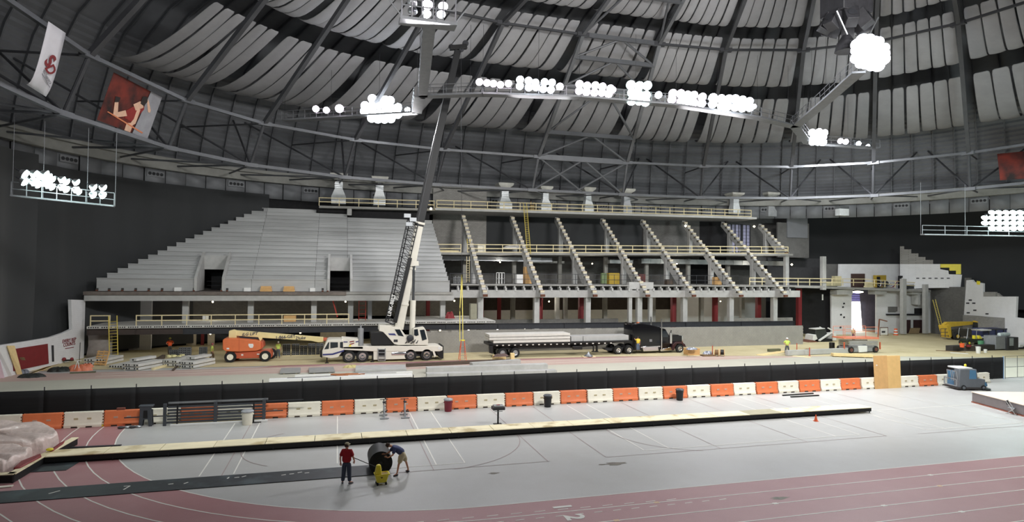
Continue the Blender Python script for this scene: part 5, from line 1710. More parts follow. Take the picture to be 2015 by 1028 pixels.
lo = bpy.data.objects.new('door_daylight', l); COL.objects.link(lo); lo.location = (GY(1683, 620, 89.5).x, 89.5, 2.7); lo.rotation_euler = (-PI / 2, 0, 0); lo['kind'] = 'helper'
MB().box(GY(1695, 640, 86).x, GY(1724, 640, 86).x, 85.6, 85.8, .2, .5).build('sill_strip', WHITE, wall_right)
# upper white wall, stepped block parapet
wpoly([(1650, 573), (1652, 520), (1771, 520), (1771, 569), (1700, 569)], 84, BW, 'upper_painted_wall')
apoly([(1771, 569), (1771, 520), (1850, 520), (1850, 530), (1866, 533), (1867, 540), (1893, 541), (1890, 567), (1840, 567)], BW, 'upper_painted_wall')
wpoly([(1626, 570), (1626, 520), (1652, 520), (1652, 570)], 85, CONCD, 'grey_wall_piece')
st = thing('stepped_block_wall', 'grey stepped block parapet standing on the white upper wall', 'block wall', (0, 0, 0))
apoly([(1771, 520), (1771, 485), (1779, 485), (1779, 491), (1793, 491), (1793, 499), (1807, 499), (1807, 506), (1821, 506), (1821, 512), (1836, 512), (1836, 520)], BLOCK, 'masonry', .3, st)
t = thing('insulation_panel', 'yellow insulation board behind the stepped top of the white wall', 'panel', (0, 0, 0))
apoly([(1850, 520), (1891, 520), (1891, 540), (1881, 540), (1881, 533), (1868, 533), (1868, 527), (1850, 527)], YEL, 'board', .2, t, -.3)
for px in (1806, 1818, 1830, 1842, 1854, 1866):
    apoly([(px - 3, 549), (px + 3, 549), (px + 3, 547), (px - 3, 547)], STEELD, 'wall_slot', .05, None, .03)
wpoly([(1675, 566), (1675, 539), (1702, 539), (1702, 566)], 83.9, mat('dark_brown_door', (74, 56, 52), .6), 'brown_door', .1)
t = thing('crate_pallet', 'tall yellow and black crate on the upper deck beside the brown door', 'crate', (0, 0, 0))
wpoly([(1727, 566), (1726, 542), (1744, 542), (1744, 566)], 82.6, mat('mustard_board', (168, 142, 48), .7), 'crate_side', .8, t)
wpoly([(1727, 566), (1726, 545), (1732, 545), (1732, 566)], 82.5, BLACK, 'crate_stripe', .1, t)
wpoly([(1769, 568), (1769, 543), (1793, 543), (1793, 568), (1788, 568), (1788, 547), (1774, 547), (1774, 568)], 82.5, VOID, 'dark_door_frame', .2)
# front slab, capitals, columns
slab('deck_slab', 'concrete deck slab in front of the white rooms at the right', 'floor slab', 70.2, GY(1832, 572, 80).x, 80, 92, 7.95, 7.35, .35, CONC2)
for i_, (a, b) in enumerate(((1647, 1678), (1722, 1745))):
    t = thing('column_capital', 'wide concrete capital %s the bright doorway' % ('left of' if i_ == 0 else 'right of'), 'capital', (0, 0, 0))
    wpoly([(a, 571), (a, 580), (b, 580), (b, 569)], 80.5, CONC, 'block', 1.4, t)
t = thing('column_capital', 'wide concrete capital right of the tall free column', 'capital', (0, 0, 0))
wpoly([(1795, 569), (1795, 580), (1806, 580), (1806, 600), (1811, 600), (1811, 580), (1825, 580), (1825, 569)], 80.5, CONC, 'block', 1.2, t)
for i_, (a, b, y0, y1, Y, lab) in enumerate(((1777, 1784, 549, 658, 79.5, 'tall free concrete column in front of the white room'), (1821, 1827, 560, 657, 79.5, 'concrete column at the corner of the white room'), (1619, 1626, 505, 571, 79, 'lone column standing on the deck before the curtain'))):
    p, q = GY(a, y1, Y), GY(b, y0, Y)
    t = MB().box(0, q.x - p.x, 0, .6, 0, q.z - max(0, p.z)).build('concrete_column', CONC, None, bevel=.02)
    t.location = (p.x, Y, max(0, p.z)); tag(t, lab, 'column')
wpoly([(1748, 615), (1748, 604), (1766, 604), (1766, 612), (1762, 615)], 81.9, BLOCKD, 'block_patch', .1)
wpoly([(1746, 621), (1746, 618), (1822, 618), (1822, 621)], 81.7, STEELD, 'steel_angle', .3)
wpoly([(1800, 618), (1800, 607), (1820, 607), (1820, 618)], 81.9, VOID, 'dark_opening', .1)
wpoly([(1783, 658), (1783, 630), (1792, 630), (1792, 658)], 81.9, mat('dark_maroon_door', (62, 40, 42), .6), 'interior_door', .1)
wpoly([(1798, 656), (1798, 630), (1818, 630), (1818, 656)], 81.9, MATS['dark_maroon_door'], 'interior_door', .1)
for px, py in ((1659, 605), (1661, 598), (1655, 620), (1661, 625), (1654, 645)):
    wpoly([(px - 1.5, py + 1.5), (px - 1.5, py - 1.5), (px + 1.5, py - 2), (px + 2, py + 1)], 81.95, STEELD, 'wall_hole', .06)
t = thing('board_stack', 'brown board leaning on the dark doors between the columns', 'board', (0, 0, 0))
wpoly([(1789, 657), (1793, 646), (1811, 646), (1808, 657)], 80.6, mat('brown_board', (140, 120, 92), .8), 'board', .15, t)
l = thing('ceiling_fixture', 'lit oval lamp under the deck above the bright doorway', 'lamp', GY(1688, 575, 84))
MB().sphere((0, 0, 0), .9, 14, 8, (1.3, .4, .2)).build('lens', mat('soft_lamp', (255, 250, 226), .4, emit=5), l)
# right wall running back toward the camera (plane through two ground points)
RA, RB = (96.5, 79.5), (90.5, 55.0)
def wr(px, py): return GV(px, py, RA, RB)
dr = Vector((RB[0] - RA[0], RB[1] - RA[1], 0)).normalized()
nr = Vector((dr.y, -dr.x, 0))
if nr.dot(CAM - wr(1950, 600)) < 0: nr = -nr
def rpoly(pts, m, name, off=0., th=.3, flo=True, par=None):
    v0 = [wr(a, b) for a, b in pts]
    v0 = [Vector((p.x, p.y, max(0, p.z))) + nr * off for p in v0]
    v1 = [p - nr * th for p in v0]
    n = len(v0)
    return MB().add(v0 + v1, [tuple(range(n)), tuple(range(2 * n - 1, n - 1, -1))] + [(k, n + k, n + (k + 1) % n, (k + 1) % n) for k in range(n)]).build(name, m, par or wall_right)
rpoly([(1832, 666), (1832, 565), (1898, 565), (1898, 547), (1908, 547), (1908, 670)], BLOCKD, 'grey_block_wall')
rpoly([(1897, 672), (1896, 640), (1902, 552), (1913, 551), (1917, 556), (1924, 556), (1935, 558), (1935, 584), (2001, 584), (1999, 625), (2015, 627), (2060, 632), (2060, 690)], BW, 'white_block_wall', .05)
rpoly([(1932, 584), (1932, 575), (1959, 575), (1959, 585)], BLOCK, 'raised_block')
rpoly([(1962, 585), (1962, 577), (1972, 585)], BLOCK, 'raised_block')
rpoly([(1896, 620), (1928, 622), (1948, 624), (1978, 626), (1978, 650), (1940, 652), (1896, 652)], BLOCK, 'grey_block_patch', .12)
for a, b in ((1910, 591), (1905, 597), (1917, 597), (1919, 611), (1906, 616), (1943, 618)):
    rpoly([(a - 3, b + 1.4), (a - 3, b - 1.2), (a + 3, b - 1.2), (a + 3, b + 1.4)], STEELD, 'wall_slot', .08, .06)
t = thing('insulation_panel', 'small yellow insulation board on top of the stepped white wall', 'panel', (0, 0, 0))
rpoly([(1923, 560), (1923, 553), (1929, 554), (1929, 561)], YEL, 'board', .1, .1, True, t)
def roll_label(o): pass
ladder(1858, 666, 1838, 590, 78.5, 'long yellow ladder leaning on the grey block wall at the right', wd=.55, Y1=79.5)
# dumpster and crates at far right
t, V_ = None, None
def boxthing(name, label, cat, px0, px1, py0, py1, Y, dep, m, grp=None, bevel=.02, z0=None):
    a, b = GY(px0, py1, Y), GY(px1, py0, Y)
    t = thing(name, label, cat, (a.x, Y, max(0, a.z) if z0 is None else z0), 0, grp)
    W_, H_ = b.x - a.x, b.z - (max(0, a.z) if z0 is None else z0)
    o = MB().box(0, W_, 0, dep, 0, H_).build('body', m, t, bevel=bevel)
    return t, W_, H_
NV = mat('navy_dumpster', (44, 52, 96), .5, var=.1)
t, W_, H_ = boxthing('dumpster', 'navy blue roll-off dumpster behind the grey cabinets at the right', 'dumpster', 1945, 2060, 646, 664, 66.5, 2.4, NV)
mb = MB()
for k in range(9):
    mb.box(W_ * k / 8 - .06, W_ * k / 8 + .06, -.1, 0, 0, H_)
mb.box(-.05, W_ + .05, -.12, .05, H_ - .12, H_ + .05)
mb.build('rib', STEELD, t)
MB().box(W_ * .5, W_ * .62, -.14, -.1, H_ * .35, H_ * .8).build('white_label', WHITE, t)
t, W_, H_ = boxthing('steel_cabinet', 'light grey cabinet standing at the far right of the work zone', 'cabinet', 1960, 1981, 662, 688, 60.2, 1.6, mat('cabinet_grey', (130, 132, 136), .5))
t, W_, H_ = boxthing('steel_cabinet', 'dark steel cabinet with a glazed door beside the grey cabinet', 'cabinet', 1981.5, 2004, 664, 690, 60.0, 1.4, mat('cabinet_dark', (58, 58, 62), .4))
MB().box(W_ * .2, W_ * .55, -.04, 0, H_ * .35, H_ * .95).build('door_pane', mat('grey_glass', (150, 158, 160), .1), t)
MB().box(W_ * .15, W_ * .6, -.03, 0, H_ * .05, H_ * .98).build('door', STEELD, t)
t = thing('plastic_bundle', 'clear plastic wrapped bundle lying on the grey cabinet', 'bundle', GY(1976, 663, 60.8))
MB().lathe([(.05, -1.0), (.25, -.9), (.3, 0), (.24, .8), (.05, .95)], (0, 0, .28), 12, 'x').build('wrap', mat('clear_wrap', (190, 200, 200), .25, var=.2, scale=6), t)
t, W_, H_ = boxthing('pickup_truck', 'front corner of a white vehicle cut by the right edge', 'vehicle', 2006, 2080, 676, 694, 60.8, 2.0, WHITE, bevel=.1)
MB().box(-.05, W_, -.1, .1, -.2, .25).build('dark_bumper', BLACK, t, bevel=.04)
wheel(t, .9, -.05, .4, .3, GALV, 18, .5, zc=-.0)
t = thing('step_ladder', 'orange step ladder standing behind the dumpster', 'ladder', GY(2002, 644, 70))
mb = MB()
for x in (-.35, .35):
    mb.beam((x, 0, -2.2), (x * .5, .3, .9), .06, .06).beam((x, .8, -2.2), (x * .5, .3, .9), .06, .06)
mb.build('side_rail', ORANGE, t)
mb = MB()
for k in range(8):
    z = -2 + .36 * k
    f = 1 - .5 * (z + 2.2) / 3.1
    mb.box(-.35 * f, .35 * f, .05, .15, z, z + .04)
mb.build('step', GALV, t)
# ================================================================ FOREGROUND
# ---- water-filled barriers
def barrier_master(m, nm):
    t = thing('water_barrier', nm, 'barrier', (0, 0, -60))
    prof = [(-.28, 0), (-.28, .16), (-.17, .34), (-.14, .80), (-.10, .9), (.10, .9), (.14, .80), (.17, .34), (.28, .16), (.28, 0)]
    L = 1.94
    o = MB().prism(prof, 0, L, 'x').build('shell', m, t, bevel=.025)
    DK = mat('pocket_' + nm, (206, 176, 156) if 'orange' in nm else (196, 184, 150), .8)
    for x in (.6, 1.28):
        MB().box(x - .11, x + .11, -.175, -.14, .46, .56).build('fork_slot', DK, t)
    for x in (.55, 1.3):
        MB().box(x - .16, x + .16, -.288, -.2, 0, .09).build('bottom_notch', mat('notch_dark', (58, 48, 40), .9), t)
    mb = MB()
    for k in range(5):
        mb.box(L, L + .07, -.13, .13, .12 + .16 * k, .20 + .16 * k)
        mb.box(-.02, .0, -.15, .15, .2 + .16 * k, .26 + .16 * k)
    mb.build('end_knuckle', m, t)
    return t
mo = barrier_master(ORANGE, 'orange'); mw = barrier_master(CREAMW, 'white')
firsts = {0: True, 1: True}
for k in range(-9, 29):
    o_ = k % 2
    x = -2.87 + 2.05 * k
    lab = '%s water-filled plastic barrier in the row before the black fence' % ('orange' if o_ else 'white')
    X_ = {-9: 'at the far left edge, cut by the frame', -8: 'beside the small orange cone at the left edge', -7: 'left of the white one by the yellow strip', -6: 'behind the yellow strip on the floor', -5: 'with a small box on top, beside the grey sawhorse', -4: 'between the grey sawhorse and the stacked rails', -1: 'at the right end of the stacked rails', 0: 'left of the first plain orange one', 2: 'left of the two exercise bikes',
          3: 'behind the two exercise bikes', 4: 'left of the maroon bin', 5: 'right of the maroon bin', 8: 'behind the first black bin', 13: 'behind the second black bin', 23: 'right beside the leaning plywood', 22: 'partly hidden left by the plywood', 27: 'behind the front of the blue scrubber', 28: 'at the right end of the row', 25: 'behind the rear of the blue scrubber', 19: 'behind the black bars on the floor'}.get(k)
    if X_:
        lab = '%s plastic barrier %s' % ('orange' if o_ else 'white', X_)
    else:
        ref, base = ('the left one by the bikes', 3) if k < 5 else (('the maroon bin', 4) if k < 10 else (('the left black bin', 8) if k < 13 else (('the right black bin', 13) if k < 22 else ('the leaning plywood', 22))))
        lab = '%s plastic barrier, %s %s of %s' % ('orange' if o_ else 'white', ORD[abs(k - base) - 1], 'right' if k > base else 'left', ref)
    m_ = mo if o_ else mw
    if firsts[o_]:
        firsts[o_] = False; t = m_
    else:
        t = dup(m_, (0, 0, 0))
    t.location = (x, 41.9 + random.uniform(-.04, .04), 0)
    t.rotation_euler = (0, 0, random.uniform(-.008, .008))
    t['label'] = lab
    t['group'] = 'row of water-filled barriers'
# ---- black mesh fence
MESHF = mat('black_mesh_screen', (26, 27, 29), .85, var=.3, scale=1.2, stretch=(.3, 1, 14))
fence = thing('mesh_fence', 'long low fence covered in black mesh behind the orange and white barriers', 'fence', (-24, 43.05, 0))
def fpan(x0, x1, h=2.02):
    rows = []
    for j in range(5):
        rows.append([(x0 + (x1 - x0) * i / 8, .012 * math.sin((x0 + i) * 2.1) * (1 - j / 5) - .03, .05 + (h - .05) * j / 4) for i in range(9)])
    return MB().grid(rows).build('mesh_panel', MESHF, fence, solid=.01)
x = 0.0
seams = (15.3, 34.4, 50.3, 67.0)
i_ = 0
while x < 83.6:
    x1 = min(x + 2.43, 83.9)
    if 67.6 < x < 69 or False: pass
    fpan(x + .0, x1 - .0)
    MB().tube((x, .05, 0), (x, .05, 2.22), .03, 8).build('post', STEELD, fence)
    x = x1
MB().tube((0, .05, 2.0), (83.9, .05, 2.0), .02, 6).build('top_wire', BLACK, fence)
MB().tube((83.95, 0, 0), (83.95, 0, 2.1), .06, 8).build('end_post', mat('pale_blue_post', (150, 178, 210), .5), fence)
gt = thing('chain_link_gate', 'thin bare chain link fence panel at the right end of the black fence', 'gate', (60.1, 43.0, 0))
mb = MB()
for a, b in (((0, 0, .1), (3.4, 0, .1)), ((0, 0, 1.1), (3.4, 0, 1.1)), ((0, 0, 2.1), (3.4, 0, 2.1)), ((1.55, 0, .1), (1.55, 0, 2.1)), ((3.4, 0, .1), (3.4, 0, 2.1)), ((.02, 0, 0), (.02, 0, 2.1))):
    mb.tube(a, b, .02, 6)
mb.build('frame', STEELM, gt)
# ---- raised runway
rw = thing('raised_runway', 'long low wooden runway on a black frame across the court', 'runway', (-13.2, 34.25, 0))
H_ = .36
FRB_ = mat('black_frame_skirt', (12, 12, 13), .7)
L_ = 48.7
pw = 2.435
for k in range(20):
    mm = PLYF if k not in (16,) else mat('grey_worn_plywood', (172, 166, 140), .8, var=.1)
    MB().box(pw * k + .015, pw * (k + 1) - .015, -.02, 1.18, H_ - .02, H_ + .02 - .004 * (k % 3)).build('deck_board', mm, rw)
MB().box(0, L_, 0, .06, .10, H_ - .02).box(0, L_, 1.1, 1.16, .08, H_ - .02).build('side_rail', FRB_, rw)
MB().box(.1, L_ - 2.2, .12, .14, 0, H_ - .04).build('black_skirt', FRB_, rw)
for k in range(20):
    MB().tube((.4 + pw * k, .03, .02), (.4 + pw * k, .03, .2), .035, 6).build('leg', BLACK, rw)
MB().tube((L_ - .15, .03, 0), (L_ - .15, .03, .3), .04, 6).build('leg', BLACK, rw)
MB().tube((L_ - .15, 1.1, 0), (L_ - .15, 1.1, .3), .04, 6).build('leg', BLACK, rw)
# ---- landing pit at left
pit = thing('landing_pit', 'landing pit with cream boards and maroon pads at the left edge', 'landing pit', (-16, 36, 0))
PO = Vector((-16, 36, 0))
def gl(px, py, z):
    return G(px, py, z) - PO
def board(a, b, w_=.34, z=.36, th=.05, m=PLYF, name='border_board'):
    a, b = Vector((a.x, a.y, z)), Vector((b.x, b.y, z))
    return MB().beam(a, b, w_, th).build(name, m, pit, bevel=.01)
a1, a2, a3, a4 = gl(148, 862, .36), gl(92, 893, .36), gl(22, 934, .36), gl(-60, 937, .36)
board(a1, a2); board(a2, a3); board(a3 + Vector((.1, .1, 0)), a4)
for p, q in ((a1, a2), (a2, a3), (a3, a4)):
    MB().beam(Vector((p.x, p.y, .18)) + Vector((.12, -.1, 0)), Vector((q.x, q.y, .18)) + Vector((.12, -.1, 0)), .06, .3).build('black_frame', FRB_, pit)
for p in (a1, a3, lerp(a1, a2, .4)):
    MB().tube((p.x + .1, p.y - .1, 0), (p.x + .1, p.y - .1, .3), .04, 6).build('leg', BLACK, pit)
PAD = mat('maroon_pad_vinyl', (132, 44, 46), .5)
def padpoly(pts, z0, z1, name='maroon_pad'):
    v = [gl(a, b, z1) for a, b in pts]
    return MB().prism([(p.x, p.y) for p in v], z0, z1, 'z').build(name, PAD, pit, bevel=.05)
padpoly([(128, 866), (124, 872), (104, 886), (97, 886), (116, 872)], .1, .46)
padpoly([(80, 892), (82, 897), (40, 919), (26, 921), (41, 907)], .1, .46)
MB().sphere(gl(98, 885, .5), .12, 10, 6, (1.4, 1, .6)).build('yellow_clip', YEL, pit)
PLAS = mat('crinkled_clear_plastic', (226, 208, 200), .3, var=.13, scale=2.5, bump=.8, bumpscale=3.5)
def mound(name, lab, pts, z1, hgt, seed):
    v = [G(a, b, z1) for a, b in pts]
    cx_ = sum(p.x for p in v) / len(v); cy_ = sum(p.y for p in v) / len(v)
    rng = random.Random(seed)
    n = len(v)
    rows = []
    for j, (s_, zz) in enumerate(((1.0, .02), (1.0, .25), (.985, hgt * .85), (.95, hgt), (.85, hgt * 1.02), (.6, hgt * .93), (.3, hgt * .9), (.02, hgt * .9))):
        row = []
        for k in range(n * 5 + 1):
            f = k / 5
            i0 = int(f) % n; i1 = (i0 + 1) % n
            p = lerp(v[i0], v[i1], f - int(f))
            w_ = 1 + .018 * math.sin(k * 2.3 + j) + .012 * math.sin(k * 5.1)
            row.append((cx_ + (p.x - cx_) * s_ * w_, cy_ + (p.y - cy_) * s_ * w_, zz + .05 * math.sin(k * 1.7 + j * 2) * (j > 0) + (.09 * math.sin(k * .9 + j * 1.3) if j > 2 else 0)))
        rows.append(row)
    o = MB().grid(rows).build(name, PLAS, None, sub=1)
    return tag(o, lab, 'mat')
mound('covered_mat', 'big landing mat under crinkled clear plastic at the left edge, behind', [(-260, 842), (20, 838), (80, 840), (108, 850), (116, 862), (84, 876), (56, 882), (-300, 889)], .5, .8, 3)
mound('covered_mat', 'landing mat under crinkled clear plastic at the left edge, in front', [(-280, 895), (40, 884), (66, 890), (50, 903), (22, 914), (4, 920), (-300, 926)], .45, .7, 5)
# ---- rubber strip and its roll
MATR = mat('black_rubber_matting', (46, 49, 52), .5, var=.25, scale=1.2, patch=.7, patchcol=(74, 84, 88))
o = thing('rubber_strip', 'long black rubber strip unrolled across the track toward the roll', 'mat', (-30, 29.0, 0))
MB().box(0, 32.0, 0, 1.5, .01, .035).build('sheet', MATR, o, bevel=.005)
for px, py, a in ((107, 969, .8), (336, 953, .2), (366, 951, .8), (449, 941, 1.4), (466, 940, .1), (480, 938, .6), (558, 935, .3), (574, 933, .1), (590, 930, .4), (604, 931, .1)):
    p = G(px, py, .04) - Vector((-30, 29, 0))
    L = .42 if px == 107 else .2
    MB().beam((p.x - L / 2 * math.cos(a), p.y - L / 2 * math.sin(a), .037), (p.x + L / 2 * math.cos(a), p.y + L / 2 * math.sin(a), .037), .06, .006).build('tape_mark', LINEW, o)
p = G(246, 961, .04) - Vector((-30, 29, 0))
MB().beam((p.x - .12, p.y + .25, .037), (p.x + .12, p.y + .25, .037), .05, .006).beam((p.x + .12, p.y + .25, .037), (p.x, p.y - .2, .037), .05, .006).build('chalk_mark', LINEW, o)
roll = thing('rubber_roll', 'thick rolled end of the black rubber strip beside the yellow bucket', 'roll', (2.05, 29.75, 0))
prof = [(.05, -.76)]
for k in range(9):
    r = .08 + .05 * k
    prof += [(r, -.76), (r + .01, -.72), (r + .04, -.72), (r + .045, -.76)]
prof += [(.53, -.76), (.53, .76), (.05, .76)]
o = MB().lathe(prof, (0, 0, .54), 36, 'y').build('rolled_rubber', mat('roll_rubber', (38, 40, 42), .55, var=.2), roll)
MB().add([(-.2, -.75, .03), (-.2, .75, .03), (.0, .75, .018), (0, -.75, .018)], [(0, 1, 2, 3)]).build('loose_end', MATR, roll)
t = thing('rubber_sheet', 'flat dark rubber sheet lying on the track below the landing pit', 'mat', (0, 0, 0))
v = [G(a, b, .02) for a, b in ((52, 927), (78, 908), (150, 905), (163, 905), (143, 918), (130, 926), (60, 930))]
MB().prism([(p.x, p.y) for p in v], .012, .03, 'z').build('sheet', MATR, t)
t = thing('grey_plank', 'thin dark plank lying behind the left end of the runway', 'plank', (0, 0, 0))
a, b = G(126, 882, .05), G(238, 877, .05)
MB().beam(a, b, .2, .05).build('board', STEELD, t)
t = thing('yellow_strip', 'yellow wooden strip lying before the white barrier at the left', 'strip', (0, 0, 0))
a, b = G(194, 838, .05), G(236, 836, .05)
MB().beam(a, b, .18, .08).build('board', YEL, t)
t = thing('rule_stick', 'grey and cream measuring stick lying on the track at the left edge', 'stick', (0, 0, 0))
a, b = G(-20, 961, .03), G(25, 957, .03)
MB().beam(a, b, .22, .03).build('board', CREAMW, t)
t = thing('low_bench_board', 'beige board resting on the floor before the leftmost orange barrier', 'board', (0, 0, 0))
a, b = G(20, 836, .2), G(72, 835, .2)
MB().beam(a, b, .3, .25).build('board', RAILW, t)
# ---- mop bucket
bk = thing('mop_bucket', 'yellow wheeled mop bucket with wringer between the two men', 'bucket', (1.98, 27.75, 0), math.radians(6))
YB = mat('bucket_yellow', (246, 226, 60), .35, var=.04)
def taper(x0, x1, y0, y1, x2, x3, y2, y3, z0, z1):
    return ([(x0, y0, z0), (x1, y0, z0), (x1, y1, z0), (x0, y1, z0), (x2, y2, z1), (x3, y2, z1), (x3, y3, z1), (x2, y3, z1)],
            [(3, 2, 1, 0), (4, 5, 6, 7), (0, 1, 5, 4), (1, 2, 6, 5), (2, 3, 7, 6), (3, 0, 4, 7)])
MB().add(*taper(-.19, .22, -.15, .15, -.27, .32, -.2, .2, .09, .46)).build('tub', YB, bk, bevel=.03)
MB().box(-.29, .34, -.22, -.19, .43, .48).box(-.29, .34, .19, .22, .43, .48).box(-.29, -.26, -.22, .22, .43, .48).box(.31, .36, -.22, .22, .43, .48).build('rim', YB, bk, bevel=.01)
MB().add(*taper(-.27, .02, -.18, .18, -.2, -.02, -.1, .1, .46, .86)).build('wringer', YB, bk, bevel=.05)
MB().box(0, .28, -.17, .17, .44, .462).build('dark_water', mat('dirty_water', (150, 120, 40), .2), bk)
MB().prism([(-.06, .36), (.05, .36), (.0, .30)], -.225, -.21).build('warning_mark', mat('mark_brown', (80, 50, 30), .6), bk)
for x in (-.17, .2):
    for y in (-.14, .14):
        wheel(bk, x, y - .02, .045, .04, STEELD, 12, .5, name='caster')
        MB().box(x - .03, x + .03, y - .03, y + .03, .06, .12).build('caster_fork', BLACK, bk)
# mop handle held by the man in red
hd = thing('mop', 'dark pole from the yellow bucket to the hand of the man in red', 'mop', (1.8, 27.9, .0))
hA, hB = Vector((-.05, .0, .72)), Vector((-1.20, .34, 1.20))
MB().tube(hA, hB, .018, 8).build('pole', BLACK, hd)
MB().tube(hA, hA + (hA - hB).normalized() * .3, .05, 8).build('mop_head', STEELD, hd)
# ---- bins
def bin_(x, y, m, lid, lab, r=.28, h=.78):
    t = thing('waste_bin', lab, 'bin', (x, y, 0), 0)
    MB().lathe([(r * .82, 0), (r * .84, .02), (r, h * .93), (r * 1.02, h), (r * .94, h), (r * .8, h * .9)], n=20).build('tub', m, t)
    MB().lathe([(r * 1.1, h - .04), (r * 1.12, h + .02), (r * .9, h + .08), (r * .3, h + .11)], n=20).build('rim', lid, t)
    for s_ in (-1, 1):
        MB().box(s_ * r * 1.0 - .03, s_ * r * 1.0 + .03, -.07, .07, h * .75, h * .82).build('handle', m, t)
    return t
BAGC = mat('grey_bag_rim', (150, 152, 156), .4, var=.25, scale=8)
bin_(7.3, 41.2, mat('bin_maroon', (120, 30, 44), .45), BAGC, 'maroon waste bin with a grey bag rim before the barriers')
bin_(14.3, 41.0, mat('bin_black', (22, 23, 26), .45), mat('bin_lid_grey', (60, 64, 70), .4), 'left one of the two black waste bins before the barriers')
bin_(24.7, 41.0, MATS['bin_black'], MATS['bin_lid_grey'], 'right one of the two black waste bins before the barriers')
bin_(-5.1, 40.35, CREAMW, BAGC, 'cream waste bin standing before the stacked dark rails', .33, .8)
# ---- exercise bikes
def bike(x, y, lab):
    t = thing('exercise_bike', lab, 'exercise bike', (x, y, 0), 0, 'exercise bikes')
    MB().box(-.28, .28, -.55, -.47, .02, .1).box(-.26, .26, .45, .53, .02, .1).box(-.04, .04, -.5, .5, .05, .12).build('base_frame', GALV, t, bevel=.01)
    MB().prism([(-.45, .1), (-.3, .1), (.0, .62), (.0, .8), (-.15, .8)], -.05, .05, 'x').build('seat_mast', GALV, t, bevel=.01)
    MB().prism([(.1, .35), (.2, .3), (.28, .95), (.18, .98)], -.04, .04, 'x').build('front_mast', BLACK, t, bevel=.01)
    MB().lathe([(.05, -.03), (.24, -.03), (.24, .03), (.05, .03)], (0, .3, .36), 20, 'x').build('flywheel', CHROME, t)
    MB().prism([(-.28, .95), (.0, .97), (.02, 1.03), (-.25, 1.05)], -.1, .1, 'x').build('saddle', BLACK, t, bevel=.03)
    MB().tube((0, -.14, .78), (0, -.14, .97), .03, 8).build('seat_post', CHROME, t)
    MB().tube((-.24, .2, 1.12), (.24, .2, 1.12), .025, 8).tube((-.24, .2, 1.12), (-.22, -.02, 1.16), .025, 8).tube((.24, .2, 1.12), (.22, -.02, 1.16), .025, 8).tube((0, .23, .95), (0, .2, 1.14), .03, 8).build('handlebar', BLACK, t)
    MB().tube((-.18, .02, .38), (.18, .02, .38), .025, 8).box(-.24, -.14, -.1, .02, .3, .34).box(.14, .24, .0, .12, .42, .46).build('pedals', BLACK, t)
    MB().lathe([(.02, -.06), (.1, -.06), (.1, -.04), (.02, -.04)], (0, .02, .38), 14, 'x').build('crank_disc', STEELD, t)
bike(3.0, 40.35, 'left one of two exercise bikes before the orange barrier'); bike(4.3, 40.25, 'right one of two exercise bikes before the orange barrier')
# ---- weigh stand
t = thing('display_stand', 'black display box on a post standing behind the runway', 'stand', (9.65, 36.9, 0))
MB().tube((0, 0, 0), (0, 0, .95), .055, 10).build('post', BLACK, t)
MB().box(-.25, .25, -.25, .25, 0, .04).build('base_plate', BLACK, t)
MB().box(-.38, .38, -.28, .28, .92, 1.12).build('box', mat('charcoal_box', (50, 50, 54), .5), t, bevel=.03)
MB().box(-.3, .3, -.22, .22, 1.12, 1.2).build('top_tray', GALV, t, bevel=.02)
MB().box(-.1, .1, -.1, .08, 1.2, 1.22).build('red_label', MAROON, t)
MB().tube((-.26, -.1, .82), (.26, -.1, .82), .02, 6).build('side_arm', GALV, t)
# ---- cones
def cone(x, y, h, lab, m=mat('cone_orange', (228, 96, 48), .5)):
    t = thing('traffic_cone', lab, 'cone', (x, y, 0))
    MB().lathe([(h * .30, .02), (h * .26, .04), (h * .05, h), (h * .02, h)], n=16).build('cone_body', m, t)
    MB().box(-h * .3, h * .3, -h * .3, h * .3, 0, .03).build('base', m, t)
    return t
cone(29.85, 33.1, .42, 'small orange cone on the court below the end of the runway')
cone(-17.1, 40.9, .5, 'small orange cone at the left edge beside the plastic covered mat')
t = thing('dark_bag', 'small dark navy bundle beside the cone at the left edge', 'bag', (-16.6, 40.8, 0))
MB().sphere((0, 0, .15), .3, 12, 8, (1.2, .8, .5)).build('bundle', NAVY, t)
# ---- black bars on floor
for i_, (a, b, c, d) in enumerate(((1540, 778.5, 1600, 774.5), (1556, 781.5, 1611, 778.5))):
    p, q = G(a, b, .05), G(c, d, .05)
    t = thing('black_bar', 'black steel bar lying on the court, %s of the pair' % ('rear one' if i_ == 0 else 'front one'), 'bar', p)
    MB().beam((0, 0, 0), q - p, .12, .08).build('tube', BLACK, t)
# ---- plywood sheets leaning on fence
for i_, (b0, b1, t0, t1, nm_, m) in enumerate(((1722, 1748, 1718.5, 1745, 'left', OSB), (1748.5, 1773.5, 1745.5, 1771, 'right', mat('honey_plywood', (226, 186, 122), .7, var=.06, scale=2)))):
    a, b = G(b0, 765.3), G(b1, 764.6)
    a.y = b.y = 41.45
    a, b = GY(b0, 765.3, 41.45), GY(b1, 764.6, 41.45)
    c, d = GY(t1, 700.3, 41.95), GY(t0, 701, 41.95)
    a.z = b.z = 0
    t = thing('plywood_sheet', '%s sheet of the pair of tall plywood sheets leaning on the fence' % nm_, 'plywood sheet', a)
    v = [Vector((0, 0, 0)), b - a, c - a, d - a]
    off = Vector((0, .03, .01))
    MB().add(v + [q + off for q in v], [(0, 1, 2, 3), (7, 6, 5, 4), (0, 4, 5, 1), (1, 5, 6, 2), (2, 6, 7, 3), (3, 7, 4, 0)]).build('sheet', m, t)
    if i_ == 0:
        MB().sphere((.3, .12, 1.95), .05, 8, 6).build('white_spot', WHITE, t)
